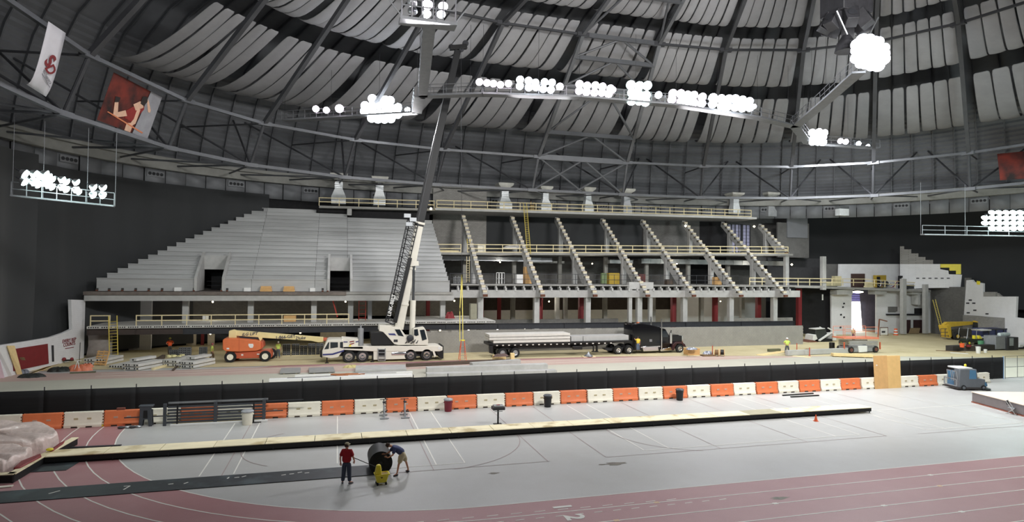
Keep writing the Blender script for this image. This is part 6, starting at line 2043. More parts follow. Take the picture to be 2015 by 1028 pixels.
# ---- stacked rails, sawhorse
t = thing('rail_stack', 'stack of long dark painted rails standing before the barriers', 'railing', (-9.75, 41.15, 0))
RD = mat('rail_charcoal', (72, 76, 82), .45, .1, var=.12)
for k in range(6):
    MB().box(.1, 5.6, -.04 + .03 * k, .02 + .03 * k, .13 + .175 * k, .23 + .175 * k).build('rail', RD, t)
for x in (0, 2.75, 5.5):
    MB().box(x - .09, x + .09, -.14, -.04, 0, 1.32).build('post', RD, t, bevel=.01)
for x, y in ((.7, -.22), (4.95, -.4)):
    MB().box(x - .04, x + .04, y - .04, y + .04, 0, 1.22).build('strap_post', BLACK, t)
MB().beam((4.6, -.5, .03), (5.4, -.5, .03), .06, .05).build('foot', BLACK, t)
MB().box(.1, 5.7, .2, .3, 1.24, 1.34).build('top_pipe', GALV, t)
MB().box(-2.2, 6.6, .1, .16, .52, .58).box(5.6, 7.8, .1, .16, 1.16, 1.2).build('long_pipe', STEELM, t)
t = thing('white_plank', 'long white plank on the floor before the dark rail stack', 'plank', (-9.4, 40.75, 0))
MB().box(0, 5.4, 0, .2, 0, .12).build('board', WHITE, t, bevel=.01)
t = thing('tan_plank', 'tan plank on the floor under the dark rail stack', 'plank', (-9.4, 41.3, 0))
MB().box(0, 5.2, .2, .4, 0, .12).build('board', RAILW, t)
t = thing('plastic_sawhorse', 'dark grey plastic sawhorse beside the orange barrier at the left', 'sawhorse', (-10.8, 41.25, 0))
MB().prism([(-.36, 0), (-.3, .95), (-.34, 1.2), (.34, 1.2), (.3, .95), (.36, 0), (.18, 0), (.12, .42), (-.12, .42), (-.18, 0)], -.12, -.04).build('front_leg_frame', RD, t, bevel=.02)
MB().prism([(-.36, 0), (-.3, .95), (.3, .95), (.36, 0), (.18, 0), (.12, .42), (-.12, .42), (-.18, 0)], .2, .28).build('rear_leg_frame', RD, t, bevel=.02)
MB().box(-.38, .38, -.14, .3, 1.14, 1.24).build('top', RD, t, bevel=.03)
MB().prism([(-.12, .5), (-.1, .95), (.1, .95), (.12, .5)], -.13, -.118).build('opening', BLACK, t)
t = thing('small_box', 'small brown box lying on top of the orange barrier at the left', 'box', (-12.3, 41.9, .9))
MB().box(-.22, .22, -.08, .08, 0, .13).build('carton', mat('box_brown', (128, 76, 62), .7), t, bevel=.01)
t = thing('tool_bundle', 'small bundle of grey bags on the floor beside the sawhorse', 'bundle', (-12.0, 40.9, 0))
for k in range(4):
    MB().sphere((k * .3, .05 * (k % 2), .07), .14, 10, 6, (1.3, .8, .55)).build('bag', GALV if k % 2 else STEELM, t)
# ---- right landing mat and chair
mt = thing('landing_mat', 'large cream topped landing mat with grey sides at the right edge', 'landing mat', (46.1, 35.4, 0))
m0, m1 = G(1911, 793), G(2030, 826)
d_ = (m1 - m0).normalized()
n_ = Vector((-d_.y, d_.x, 0))
if n_.x < 0: n_ = -n_
A_ = Vector((0, 0, 0)); L2 = 12.0
def bx4(z0, z1, m, name, e=0.0, bev=.0):
    q = [A_ - d_ * e - n_ * e, A_ + d_ * (L2) - n_ * e, A_ + d_ * L2 + n_ * 12, A_ - d_ * e + n_ * 12]
    return MB().prism([(p.x, p.y) for p in q], z0, z1, 'z').build(name, m, mt, bevel=bev)
bx4(0, .08, mat('mat_base_brown', (150, 88, 70), .7), 'base_edge', .03)
bx4(.08, .76, mat('mat_side_grey', (132, 124, 124), .6, var=.1, bump=.6, bumpscale=1.3), 'side_cover', 0, .04)
bx4(.74, .82, mat('mat_top_cream', (236, 218, 200), .6, var=.04), 'top_cover', .03, .03)
ch = thing('folding_chair', 'white framed folding chair with dark back before the landing mat', 'chair', (44.9, 31.7, 0), math.radians(200))
mb = MB()
for s_ in (-.22, .22):
    mb.beam((s_, .28, 0), (s_, -.28, .92), .04, .03).beam((s_, -.30, 0), (s_, .22, .46), .04, .03)
mb.beam((-.22, .26, .05), (.22, .26, .05), .03).beam((-.22, -.26, .05), (.22, -.26, .05), .03)
mb.build('frame', WHITE, ch)
MB().box(-.2, .2, -.18, .22, .43, .46).build('seat', GALV, ch, bevel=.015)
MB().add(*taper(-.21, .21, -.21, -.18, -.2, .2, -.3, -.27, .62, .9)).build('backrest', mat('chair_black', (42, 44, 48), .5), ch, bevel=.015)
# ================================================================ PEOPLE
def skin(name, pts, edges, rad, m, par, sub=2):
    me = bpy.data.meshes.new(name)
    me.from_pydata([tuple(p) for p in pts], edges, [])
    o = bpy.data.objects.new(name, me)
    COL.objects.link(o)
    o.parent = par
    me.materials.append(m)
    k = o.modifiers.new('skin', 'SKIN')
    k.use_smooth_shade = True
    sv = me.skin_vertices[0].data
    for i, r in enumerate(rad):
        r = r if isinstance(r, tuple) else (r, r)
        sv[i].radius = r
        sv[i].use_root = (i == 0)
    s_ = o.modifiers.new('sub', 'SUBSURF')
    s_.levels = s_.render_levels = sub
    return o
STAND = dict(pel=(0, 0, .96), wai=(0, 0, 1.10), che=(0, .01, 1.32), nec=(0, 0, 1.50), hd0=(0, .015, 1.57), hd1=(0, .02, 1.66), hd2=(0, .01, 1.75),
             shL=(-.18, 0, 1.44), elL=(-.25, -.02, 1.15), wrL=(-.25, .06, .90), haL=(-.25, .09, .80),
             shR=(.18, 0, 1.44), elR=(.25, -.02, 1.15), wrR=(.25, .06, .90), haR=(.25, .09, .80),
             hiL=(-.09, 0, .92), knL=(-.10, .02, .50), anL=(-.11, -.02, .09), toL=(-.12, .15, .04),
             hiR=(.09, 0, .92), knR=(.10, .02, .50), anR=(.11, -.02, .09), toR=(.12, .15, .04))
def person(label, loc, rz, pose=None, shirt=(150, 40, 40), legs=(56, 60, 72), shoes=(60, 60, 62), head='cap', headc=(150, 140, 110), shorts=False, scale=1.0, vest=None, hair=(70, 50, 38), hands=True, sub=2):
    P = dict(STAND)
    if pose: P.update(pose)
    P = {k: Vector(v) for k, v in P.items()}
    face = P.pop('face', None)
    t = thing('person', label, 'person', loc, rz)
    t.scale = (scale,) * 3
    K = list(P.keys())
    ix = {k: i for i, k in enumerate(K)}
    E_ = [('pel', 'wai'), ('wai', 'che'), ('che', 'nec'), ('nec', 'hd0'), ('hd0', 'hd1'), ('hd1', 'hd2')]
    for s_ in 'LR':
        E_ += [('che', 'sh' + s_), ('sh' + s_, 'el' + s_), ('el' + s_, 'wr' + s_), ('wr' + s_, 'ha' + s_), ('pel', 'hi' + s_), ('hi' + s_, 'kn' + s_), ('kn' + s_, 'an' + s_), ('an' + s_, 'to' + s_)]
    R = dict(pel=(.13, .10), wai=(.12, .09), che=(.14, .10), nec=.055, hd0=.07, hd1=(.085, .10), hd2=(.065, .075))
    for s_ in 'LR':
        R.update({'sh' + s_: .06, 'el' + s_: .042, 'wr' + s_: .030, 'ha' + s_: (.022, .036), 'hi' + s_: .085, 'kn' + s_: .056, 'an' + s_: .038, 'to' + s_: .032})
    skin('body', [P[k] for k in K], [(ix[a], ix[b]) for a, b in E_], [R[k] for k in K], SKIN, t, sub)
    shm = mat('cloth_%d_%d_%d' % shirt, shirt, .85, var=.08, scale=6, bump=.2)
    lgm = mat('cloth_%d_%d_%d' % legs, legs, .85, var=.1, scale=6, bump=.2)
    # shirt
    pts, rad, ed = [], [], []
    def ad(p, r, link=None):
        pts.append(Vector(p)); rad.append(r)
        if link is not None: ed.append((link, len(pts) - 1))
        return len(pts) - 1
    a = ad(lerp(P['pel'], P['wai'], -.35), (.225, .185)); b = ad(P['wai'], (.215, .17), a); c = ad(P['che'], (.225, .175), b); ad(lerp(P['che'], P['nec'], .8), .085, c)
    for s_ in 'LR':
        u = ad(P['sh' + s_], .095, c); ad(lerp(P['sh' + s_], P['el' + s_], .85), .08, u)
    skin('shirt', pts, ed, rad, shm, t, sub)
    pts, rad, ed = [], [], []
    a = ad(lerp(P['pel'], P['wai'], .35), (.19, .15)); b = ad(P['pel'], (.205, .165), a)
    for s_ in 'LR':
        h_ = ad(P['hi' + s_], .13, b)
        if shorts:
            ad(lerp(P['hi' + s_], P['kn' + s_], .95), .115, h_)
        else:
            k_ = ad(P['kn' + s_], .10, h_); ad(lerp(P['kn' + s_], P['an' + s_], .97), .085, k_)
    skin('shorts' if shorts else 'trousers', pts, ed, rad, lgm, t, sub)
    shm_ = mat('shoe_%d_%d_%d' % shoes, shoes, .7)
    for s_ in 'LR':
        an, to = P['an' + s_], P['to' + s_]
        d = (to - an); d.z = 0
        d.normalize()
        base = Vector((an.x, an.y, min(an.z, to.z + .03)))
        skin('shoe', [base - d * .06 + Vector((0, 0, -.02)), base + d * .06 + Vector((0, 0, -.03)), base + d * .19 + Vector((0, 0, -.045))], [(0, 1), (1, 2)], [(.05, .05), (.05, .045), (.042, .03)], shm_, t, 1)
        if hands:
            wr, ha = P['wr' + s_], P['ha' + s_]
            f = (ha - wr).normalized()
            side = f.cross(Vector((0, 1, .3))).normalized()
            nrm_ = f.cross(side).normalized()
            pts, rad, ed = [ha - f * .05, ha + f * .005], [.026, .03], [(0, 1)]
            for q, ln in enumerate((.075, .085, .08, .062)):
                o_ = side * (-.03 + .02 * q)
                i0 = len(pts)
                pts += [ha + o_ + f * .02, ha + o_ + f * ln * .6 + nrm_ * .01, ha + o_ * .9 + f * ln + nrm_ * .035]
                rad += [.0095, .009, .0075]
                ed += [(1, i0), (i0, i0 + 1), (i0 + 1, i0 + 2)]
            i0 = len(pts)
            pts += [ha - f * .02 - side * .045, ha + f * .025 - side * .062 + nrm_ * .015]
            rad += [.011, .009]; ed += [(0, i0), (i0, i0 + 1)]
            skin('hand', pts, ed, rad, SKIN, t, 1)
    # head details
    hd = lerp(P['hd0'], P['hd1'], .8)
    up = (P['hd2'] - P['hd0']).normalized()
    fw = Vector((0, 1, 0)) if face is None else face.normalized()
    fw = (fw - up * fw.dot(up)).normalized()
    rt = fw.cross(up).normalized()
    HM = Matrix(((rt.x, fw.x, up.x, hd.x), (rt.y, fw.y, up.y, hd.y), (rt.z, fw.z, up.z, hd.z), (0, 0, 0, 1)))
    MB().beam((0, .085, .035), (0, .125, -.015), .02, .02).sphere((-.085, .0, 0), .022, 8, 6, (.5, 1, 1.4)).sphere((.085, 0, 0), .022, 8, 6, (.5, 1, 1.4)).xf(HM).build('nose_and_ears', SKIN, t)
    MB().sphere((-.032, .092, .03), .010, 8, 6).sphere((.032, .092, .03), .010, 8, 6).box(-.025, .025, .085, .098, -.045, -.035).xf(HM).build('eyes_and_mouth', mat('eye_dark', (60, 40, 34), .5), t)
    hm = mat('hair_%d_%d_%d' % hair, hair, .8, var=.2, scale=20)
    MB().lathe([(.088, -.02), (.10, .03), (.096, .09), (.07, .13), (.03, .148)], n=16).xf(HM @ Matrix.Translation((0, -.012, 0)) @ Matrix.Scale(1.05, 4, (0, 1, 0))).build('hair', hm, t)
    if head == 'cap':
        MB().lathe([(.103, .035), (.106, .07), (.10, .115), (.07, .15), (.02, .165)], n=16).prism([(-.07, .09), (-.05, .2), (.05, .2), (.07, .09)], .045, .055, 'z').xf(HM).build('cap', mat('cap_%d' % headc[0], headc, .8), t)
    elif head == 'hat':
        MB().lathe([(.125, .045), (.128, .055), (.115, .07), (.112, .10), (.085, .155), (.02, .18)], n=16).prism([(-.08, .1), (-.05, .17), (.05, .17), (.08, .1)], .045, .06, 'z').xf(HM).build('hard_hat', mat('hat_%d' % headc[0], headc, .35), t)
    return t
# man in red, back to the camera, turned a little right
person('person in red polo shirt and cap standing with a pole, back turned', (.52, 28.15, 0), math.radians(-12),
       dict(wrR=(.30, .20, .93), haR=(.28, .26, .86), elR=(.29, -.02, 1.14), elL=(-.27, -.05, 1.16), wrL=(-.27, .03, .92), haL=(-.26, .06, .84), anL=(-.16, 0, .09), toL=(-.2, .15, .04), anR=(.15, -.04, .09), toR=(.27, .08, .04), knL=(-.12, .02, .5), knR=(.12, 0, .5), face=(.5, 1, 0)),
       shirt=(160, 26, 34), legs=(62, 68, 84), head='cap', headc=(160, 152, 124), shoes=(120, 120, 126))
# man bending over the roll
person('person in blue shirt and khaki shorts bending over the rubber roll', (2.86, 28.75, 0), 0,
       dict(pel=(.16, .05, .98), wai=(.02, .08, 1.10), che=(-.20, .12, 1.24), nec=(-.36, .14, 1.32), hd0=(-.42, .14, 1.33), hd1=(-.49, .14, 1.35), hd2=(-.56, .14, 1.40),
            shL=(-.25, .28, 1.22), elL=(-.42, .30, 1.0), wrL=(-.62, .28, .92), haL=(-.70, .27, .94),
            shR=(-.22, -.06, 1.24), elR=(-.30, -.14, .98), wrR=(-.52, -.10, .86), haR=(-.60, -.08, .90),
            hiL=(.17, .14, .94), knL=(.34, .22, .52), anL=(.46, .30, .12), toL=(.38, .42, .05), hiR=(.14, -.05, .94), knR=(-.02, -.05, .52), anR=(-.10, -.08, .10), toR=(-.25, -.14, .04), face=(-.9, 0, -.5)),
       shirt=(66, 74, 112), legs=(196, 180, 146), shoes=(40, 42, 52), head='none', hair=(62, 44, 34), shorts=True)
HV = (206, 226, 110)
WALK = dict(knL=(-.1, .14, .52), anL=(-.1, .12, .1), toL=(-.1, .28, .06), knR=(.1, -.06, .5), anR=(.1, -.26, .12), toR=(.1, -.12, .04))
AKIM = dict(elL=(-.36, -.04, 1.2), wrL=(-.2, .12, 1.08), haL=(-.14, .16, 1.06), elR=(.36, -.04, 1.2), wrR=(.2, .12, 1.08), haR=(.14, .16, 1.06))
def at_g(px, py): p = G(px, py); return (p.x, p.y, 0)
p = GY(417, 711, 69.6)
person('worker in hi-vis shirt and red hard hat walking left of the boom lift', (p.x, 69.6, 0), math.radians(-75), WALK, HV, (110, 92, 70), (80, 60, 50), 'hat', (150, 70, 70), sub=1)
p = GY(547, 700, 70.3)
person('worker in hi-vis shirt and dark trousers under the cream boom, back turned', (p.x, 70.3, 0), math.radians(20), WALK, HV, (76, 82, 88), (70, 60, 50), 'none', (240, 240, 240), sub=1, hair=(220, 220, 210))
p = GY(1551, 698, 62.2)
person('worker in hi-vis shirt and white hard hat before the long block wall', (p.x, 62.4, 0), math.radians(160), dict(AKIM, anL=(-.2, 0, .09), toL=(-.24, .14, .04), anR=(.2, 0, .09), toR=(.24, .14, .04), knL=(-.15, .02, .5), knR=(.15, .02, .5)), HV, (84, 88, 94), (60, 56, 50), 'hat', (240, 240, 236), sub=1, scale=1.1)
p = GY(334, 700, 75)
person('worker in orange vest working in the dark ground floor at the left', (p.x, 75.0, .0), math.radians(30), AKIM, (236, 96, 46), (70, 66, 60), (60, 50, 40), 'hat', (190, 190, 90), sub=1, scale=1.05)
p = GY(1257, 684, 65.2)
person('worker in yellow shirt climbing behind the black sleeper cab', (p.x, 65.4, .42), math.radians(-10), dict(elL=(-.3, .15, 1.3), wrL=(-.28, .35, 1.4), haL=(-.28, .42, 1.44)), (226, 200, 70), (96, 110, 130), (60, 56, 50), 'none', hair=(50, 40, 34), sub=1, scale=.96)
p = GY(1679, 655, 75)
person('worker in pale clothes standing in the bright doorway behind the scissor lift', (p.x, 75, 0), math.radians(170), None, (196, 194, 150), (70, 72, 90), (60, 56, 50), 'hat', (220, 220, 210), sub=1, scale=.98)
p = GY(1414, 415, 88)
# ================================================================ WORK ZONE CLUTTER
def hcstack(px, py, Y, n, w_, dep, lab, rz=0.0, gap=.0, top=None):
    p = GY(px, py, Y)
    t = thing('plank_stack', lab, 'plank stack', (p.x, Y, 0), rz)
    for k in range(n):
        ww = w_
        o = MB().box(0, ww, 0, dep, 0, .24).build('hollow_core_plank', HC, t, bevel=.01)
        o.location = (0, -.03 * k, .06 + .32 * k)
        mb = MB()
        m_ = int(ww / .26)
        for j in range(m_):
            if j == m_ // 2: continue
            mb.tube((ww * (j + .5) / m_, -.01, .12), (ww * (j + .5) / m_, .1, .12), .075, 10)
        mb.build('core_hole', HOLE, o)
        MB().box(.15, .25, 0, dep, -.06, 0).box(ww - .25, ww - .15, 0, dep, -.06, 0).build('spacer', RAILW, t).location = (0, 0, .06 + .32 * k)
    return t
hcstack(241, 727, 64.6, 2, 1.75, 3.2, 'stack of two short hollow planks left of the brown timbers', math.radians(-28))
hcstack(352, 724, 64.9, 2, 1.6, 3.0, 'stack of two hollow planks at the right end of the left pile', math.radians(-28))
hcstack(318, 719, 66.4, 2, 1.7, 3.6, 'stack of hollow planks topped with gravel bags, left pile', math.radians(-28))
hcstack(165, 716, 68.5, 2, 2.0, 3.0, 'stack of hollow planks beside the leaning wooden pallet', math.radians(-14))
hcstack(214, 727, 66.0, 1, 2.9, 4.5, 'long white hollow plank lying beside the left pile', math.radians(-20))
p = GY(262, 712, 65.4)
for nm_, (px, py, Y, w_, h0, lab) in enumerate(((255, 712, 65.4, .75, .68, 'narrow plank lying on the first hollow plank stack'), (366, 711, 65.8, .95, .70, 'narrow plank lying on the rightmost hollow plank stack'))):
    p = GY(px, py, Y)
    t = thing('hollow_plank', lab, 'plank', (p.x, Y, .72), math.radians(-28))
    MB().box(0, w_, 0, 2.4, 0, .22).build('slab', HC, t, bevel=.01)
    MB().tube((w_ * .5, -.01, .11), (w_ * .5, .1, .11), .08, 10).build('core_hole', HOLE, t)
p = GY(324, 700, 67)
t = thing('gravel_bags', 'yellowish loose blocks heaped on a hollow plank stack', 'rubble', (p.x, 67.6, .72))
rng = random.Random(4)
for k in range(16):
    MB().box(-.12, .12, -.1, .1, 0, .12).build('block', mat('cream_rubble', (222, 214, 160), .8), t).matrix_local = Matrix.Translation((rng.uniform(.1, 1.5), rng.uniform(-.6, .5), rng.uniform(0, .12))) @ Matrix.Rotation(rng.uniform(0, 3), 4, 'Z')
def timber(a, b, w_, h_, m, lab, name='timber_beam', cat='timber', grp=None):
    a, b = Vector(a), Vector(b)
    t = thing(name, lab, cat, a, 0, grp)
    MB().beam(Vector((0, 0, h_ / 2)), b - a + Vector((0, 0, h_ / 2)), w_, h_).build('timber', m, t)
    return t
def gg(px, py, z=0.0):
    p = G(px, py, z); return (p.x, p.y, z)
BRN = mat('brown_steel_beam', (84, 72, 62), .8, var=.15)
timber(gg(287, 726), gg(322, 706), .3, .4, BRN, 'brown steel beam lying between the hollow plank stacks')
timber(gg(300, 729), gg(347, 716), .2, .2, RAILW, 'tan timber lying in front of the left pile')
timber(gg(340, 731), gg(352, 719), .16, .14, BRN, 'short brown timber end left of the rightmost stack')
timber(gg(392, 715), gg(405, 712), .7, .5, RAILW, 'short pale crate timber right of the left pile')
p = GY(196, 722, 68.0)
t = thing('wooden_pallet', 'wooden pallet frame leaning on hollow planks at the left', 'pallet', (p.x, 67.9, 0), math.radians(-20))
M_ = Matrix.Rotation(-.35, 4, 'X')
for k in range(6):
    MB().box(-.6, .6, 0, .04, .1 + .24 * k, .24 + .24 * k).xf(M_).build('slat', OSB, t)
for x in (-.55, 0, .5):
    MB().box(x, x + .06, .04, .16, 0, 1.5).xf(M_).build('stringer', OSB, t)
# boards leaning on the left wall
def leanboard(px0, px1, pyb, pxt0, pxt1, pyt, Y, lab, m, Yt=None):
    a, b = G(px0, pyb), G(px1, pyb - 1)
    c, d = wl(pxt1, pyt) + nl * .12, wl(pxt0, pyt) + nl * .12
    t = thing('leaning_board', lab, 'board', a)
    v = [Vector((0, 0, 0)), b - a, c - a, d - a]
    off = Vector((.05, -.03, .02))
    MB().add(v + [q + off for q in v], [(0, 1, 2, 3), (7, 6, 5, 4), (0, 4, 5, 1), (1, 5, 6, 2), (2, 6, 7, 3), (3, 7, 4, 0)]).build('board', m, t)
leanboard(33, 43, 738, 10, 25, 681, 0, 'pale plywood strip leaning on the white wall at the left edge', PLY)
leanboard(10, 23, 742, -8, 6, 684, 0, 'white panel leaning on the wall at the very left edge', WHITE)
leanboard(-12, 8, 746, -25, -6, 700, 0, 'pink tinted board at the very left edge', mat('pink_board', (222, 196, 206), .7))
leanboard(45, 58, 730, 35, 44, 704, 0, 'piece of tan board leaning below the maroon wall panel', mat('faded_board', (172, 150, 116), .8))
for i_, (a, b, c, d, w_) in enumerate(((40, 743, 100, 722, .25), (55, 738, 120, 715, .2), (80, 730, 108, 712, .35))):
    timber(gg(a, b), gg(c, d), w_, .05, (PLY, mat('faded_board'), OSB)[i_], '%s thin board lying on the floor by the left wall' % ('lowest', 'middle', 'highest')[i_], 'floor_board', 'board')
def heap(px, py, rx, ry, h, m, lab, name='tarp_heap', cat='tarp', seed=1, z0=0.0, Y=None):
    c = G(px, py, z0) if Y is None else GY(px, py, Y)
    t = thing(name, lab, cat, (c.x, c.y, z0 if Y is None else c.z))
    rng = random.Random(seed)
    rows = []
    n = 26
    ph = [rng.uniform(0, 6) for _ in range(4)]
    for j, (s_, z) in enumerate(((1.05, 0), (.95, .45), (.75, .8), (.5, 1.0), (.25, .95), (.02, .9))):
        rows.append([(rx * s_ * math.cos(2 * PI * k / n) * (1 + .18 * math.sin(3 * k + ph[0] + j) + .1 * math.sin(5.3 * k + ph[1])), ry * s_ * math.sin(2 * PI * k / n) * (1 + .2 * math.sin(2.2 * k + ph[2])), h * z * (1 + .35 * math.sin(1.9 * k + ph[3] + j * .8))) for k in range(n)] )
        rows[-1].append(rows[-1][0])
    MB().grid(rows).build('heap', m, t, sub=1)
    return t
BLT = mat('black_tarp', (40, 44, 42), .6, bump=.8, bumpscale=4); ORT = mat('orange_tarp', (208, 120, 88), .5, bump=.6, bumpscale=4)
heap(118, 731, 1.0, .55, .35, BLT, 'dark tarp heap on the floor left of the orange tarp', seed=2)
heap(62, 743, .95, .5, .3, BLT, 'dark cable heap on the floor at the left near the boards', seed=3)
heap(155, 730, .9, .4, .5, ORT, 'orange tarp heap with white rods on the floor at the left', seed=4)
heap(172, 724, .5, .3, .35, ORT, 'small orange cloth heap behind the orange tarp', seed=5)
heap(47, 735, .4, .3, .3, mat('grey_rags', (120, 124, 134), .7), 'small heap of grey blue rags beside the plywood strip', seed=6)
timber(gg(138, 736), gg(188, 734), .25, .12, mat('olive_board', (96, 98, 76), .8), 'thin dark board lying on the grey floor at the left', 'floor_board', 'board')
t = thing('white_rod_stand', 'thin white rods standing in the orange tarp', 'rod', (G(155, 731).x, G(155, 731).y, 0))
MB().tube((-.35, 0, .1), (-.1, 0, 1.0), .03, 6).tube((.05, 0, .1), (-.1, 0, 1.0), .03, 6).tube((-.35, 0, .95), (.2, 0, .95), .03, 6).build('rods', WHITE, t)
p = G(135, 715)
t = thing('hand_truck', 'small dark trolley with red parts by the left white wall', 'trolley', (p.x, p.y, 0))
MB().box(-.4, .4, -.2, .2, .2, .35).build('body', BLACK, t, bevel=.04)
MB().sphere((-.35, -.1, .4), .18, 10, 6).build('red_tank', MAROON, t)
MB().sphere((.3, -.1, .4), .16, 10, 6).build('red_tank', MAROON, t)
MB().tube((.9, 0, 0), (.95, 0, 2.0), .03, 6).build('thin_rod', BLACK, t)
# masonry scaffold and concrete form stacks by the lift
PAL = mat('grey_form_block', (112, 114, 116), .8, var=.15)
def formstack(px, py, Y, n, rows_, lab):
    p = GY(px, py, Y)
    t = thing('block_cube', lab, 'block stack', (p.x, Y, 0))
    proto = None
    for i in range(n):
        for j in range(rows_):
            if proto is None:
                proto = MB().box(0, .36, 0, .4, 0, .19).build('concrete_block', PAL, t)
                h_ = MB().box(.05, .15, -.005, .02, .04, .15).box(.21, .31, -.005, .02, .04, .15).build('block_core', HOLE, proto)
                o = proto
            else:
                o = proto.copy(); COL.objects.link(o); q = h_.copy(); COL.objects.link(q); q.parent = o
            o.location = (.4 * i, random.uniform(0, .03), .12 + .2 * j)
    MB().box(-.05, .4 * n, 0, .9, 0, .1).build('pallet', RAILW, t)
    return t
formstack(351, 712, 72, 3, 5, 'stack of concrete blocks on a pallet right of the orange vest worker')
formstack(391, 710, 72, 2, 5, 'small stack of concrete blocks left of the walking worker')
formstack(333, 708, 73.5, 3, 3, 'low stack of concrete blocks under the orange vest worker')
for i_, px in enumerate((556, 574, 590, 606, 622)):
    formstack(px, 703, 71.5, 2, 6 if i_ != 2 else 5, '%s block stack of the five behind the cream boom' % ORD[i_])
# planks and slabs in front of the fence
def lyslab(px0, py0, px1, py1, h_, dep, lab, m=CONC, z=.08, cat='concrete slab'):
    a, b = G(px0, py0, z), G(px1, py1, z)
    t = thing('concrete_slab', lab, cat, (a.x, a.y, z))
    e = b - a
    n_ = Vector((-e.y, e.x, 0)).normalized() * dep
    v = [Vector((0, 0, 0)), e, e + n_, n_]
    MB().add(v + [q + Vector((0, 0, h_)) for q in v], [(3, 2, 1, 0), (4, 5, 6, 7), (0, 1, 5, 4), (1, 2, 6, 5), (2, 3, 7, 6), (3, 0, 4, 7)]).build('slab', m, t, bevel=.015)
    for f in (.2, .8):
        q = e * f
        MB().box(q.x - .06, q.x + .06, q.y + .1, q.y + dep, -z, 0).build('timber_block', RAILW, t)
    return t
lyslab(550.5, 736, 591, 734.5, .12, 2.6, 'small grey slab lying left of the pair before the crane truck', mat('grey_slab', (148, 148, 146), .85))
lyslab(608, 735, 659, 733, .12, 2.6, 'grey slab lying second from left before the crane truck', mat('grey_slab'))
lyslab(699, 733.5, 800, 731, .22, 2.8, 'wide grey slab lying before the rear wheels of the crane truck', CONC)
lyslab(529, 753, 812, 742.5, .22, .7, 'long white beam lying just behind the black fence', WHITE)
lyslab(580, 744, 812, 736, .2, .35, 'second long white beam behind the first one', WHITE)
lyslab(840, 743, 1096, 735.5, .3, .9, 'long grey precast step lying nearest the fence, right of the white beams')
lyslab(840, 735, 1078, 727, .5, .8, 'long grey precast step in the middle of the group of three')
lyslab(930, 723, 1025, 716, .4, .7, 'shorter grey precast step behind the group of three')
lyslab(800, 722.5, 1005, 712.5, .3, .3, 'long dark steel beam lying behind the crane truck', BRN, .04, 'steel beam')
t = thing('strap_heap', 'tangle of orange straps lying on the white beam', 'strap', (G(672, 739, .3).x, G(672, 739, .3).y, .3))
rng = random.Random(9)
for k in range(9):
    pts = [(rng.uniform(-1.2, 2.0), rng.uniform(-.3, .3), rng.uniform(.03, .15)) for _ in range(4)]
    MB().path(pts, .035, 6).build('strap', mat('strap_rust', (168, 108, 70), .8), t)
heap(690, 724, .7, .35, .25, mat('yellow_rope', (196, 186, 130), .8), 'small heap of pale yellow rope right of the slabs', 'rope_heap', 'rope', 11)
t = thing('cable_lines', 'thin grey cables running along the white beams behind the fence', 'cable', (0, 0, 0))
MB().path([G(565, 744, .35), G(620, 742, .33), G(668, 739, .35), G(720, 735, .4), G(780, 734, .36)], .02, 5).build('cable', STEELM, t)
heap(870, 717, 1.3, .3, .1, mat('yellow_rope'), 'flat heap of pale rope in front of the long dark beam', 'rope_heap', 'rope', 12)
# step ladder by the wall and crates
p = GY(913, 708, 64.2)
t = thing('step_ladder', 'orange and silver step ladder standing before the block wall', 'ladder', (p.x, 64.6, 0))
mb = MB()
for s_ in (-1, 1):
    mb.beam((s_ * .34, 0, 0), (s_ * .17, .35, 2.1), .05, .08).beam((s_ * .34, .9, 0), (s_ * .17, .4, 2.1), .05, .05)
mb.build('side_rail', mat('cone_orange'), t)
mb = MB()
for k in range(7):
    f = (k + 1) / 8
    mb.box(-.34 + .17 * f, .34 - .17 * f, .35 * f - .06, .35 * f + .06, 2.1 * f - .015, 2.1 * f + .015)
mb.build('step', GALV, t)
MB().box(-.2, .2, .2, .55, 2.08, 2.16).build('top_cap', YEL, t)
t = thing('timber_crate', 'pale timber block stack beside the rear trailer wheels', 'crate', (G(982, 713).x, G(982, 713).y, 0))
for i in range(3):
    for j in range(3):
        MB().box(.42 * i - .6, .42 * i - .2, -.4, .5, .25 * j, .25 * j + .22).build('timber_block', PLY, t, bevel=.01)
heap(985, 702, .8, .3, .25, mat('brown_rags', (92, 74, 70), .8), 'dark brown chain heap on the pale timber blocks', 'chain_heap', 'chain', 14, .75)
t = thing('timber_block', 'single pale timber block upright right of the timber stack', 'timber', (G(1008, 712).x, G(1008, 712).y, 0))
MB().box(-.2, .2, -.2, .2, 0, .9).build('block', PLY, t, bevel=.01)
p = G(1158, 703)
t = thing('pallet_bag', 'small pallet with a white bag on the floor before the trailer', 'pallet', (p.x, p.y, 0))
MB().box(-.75, .75, -.35, .35, 0, .1).build('pallet', RAILW, t)
MB().lathe([(.55, .1), (.35, .25), (.12, .42), (.03, .62)], n=12).build('bag', GALV, t)
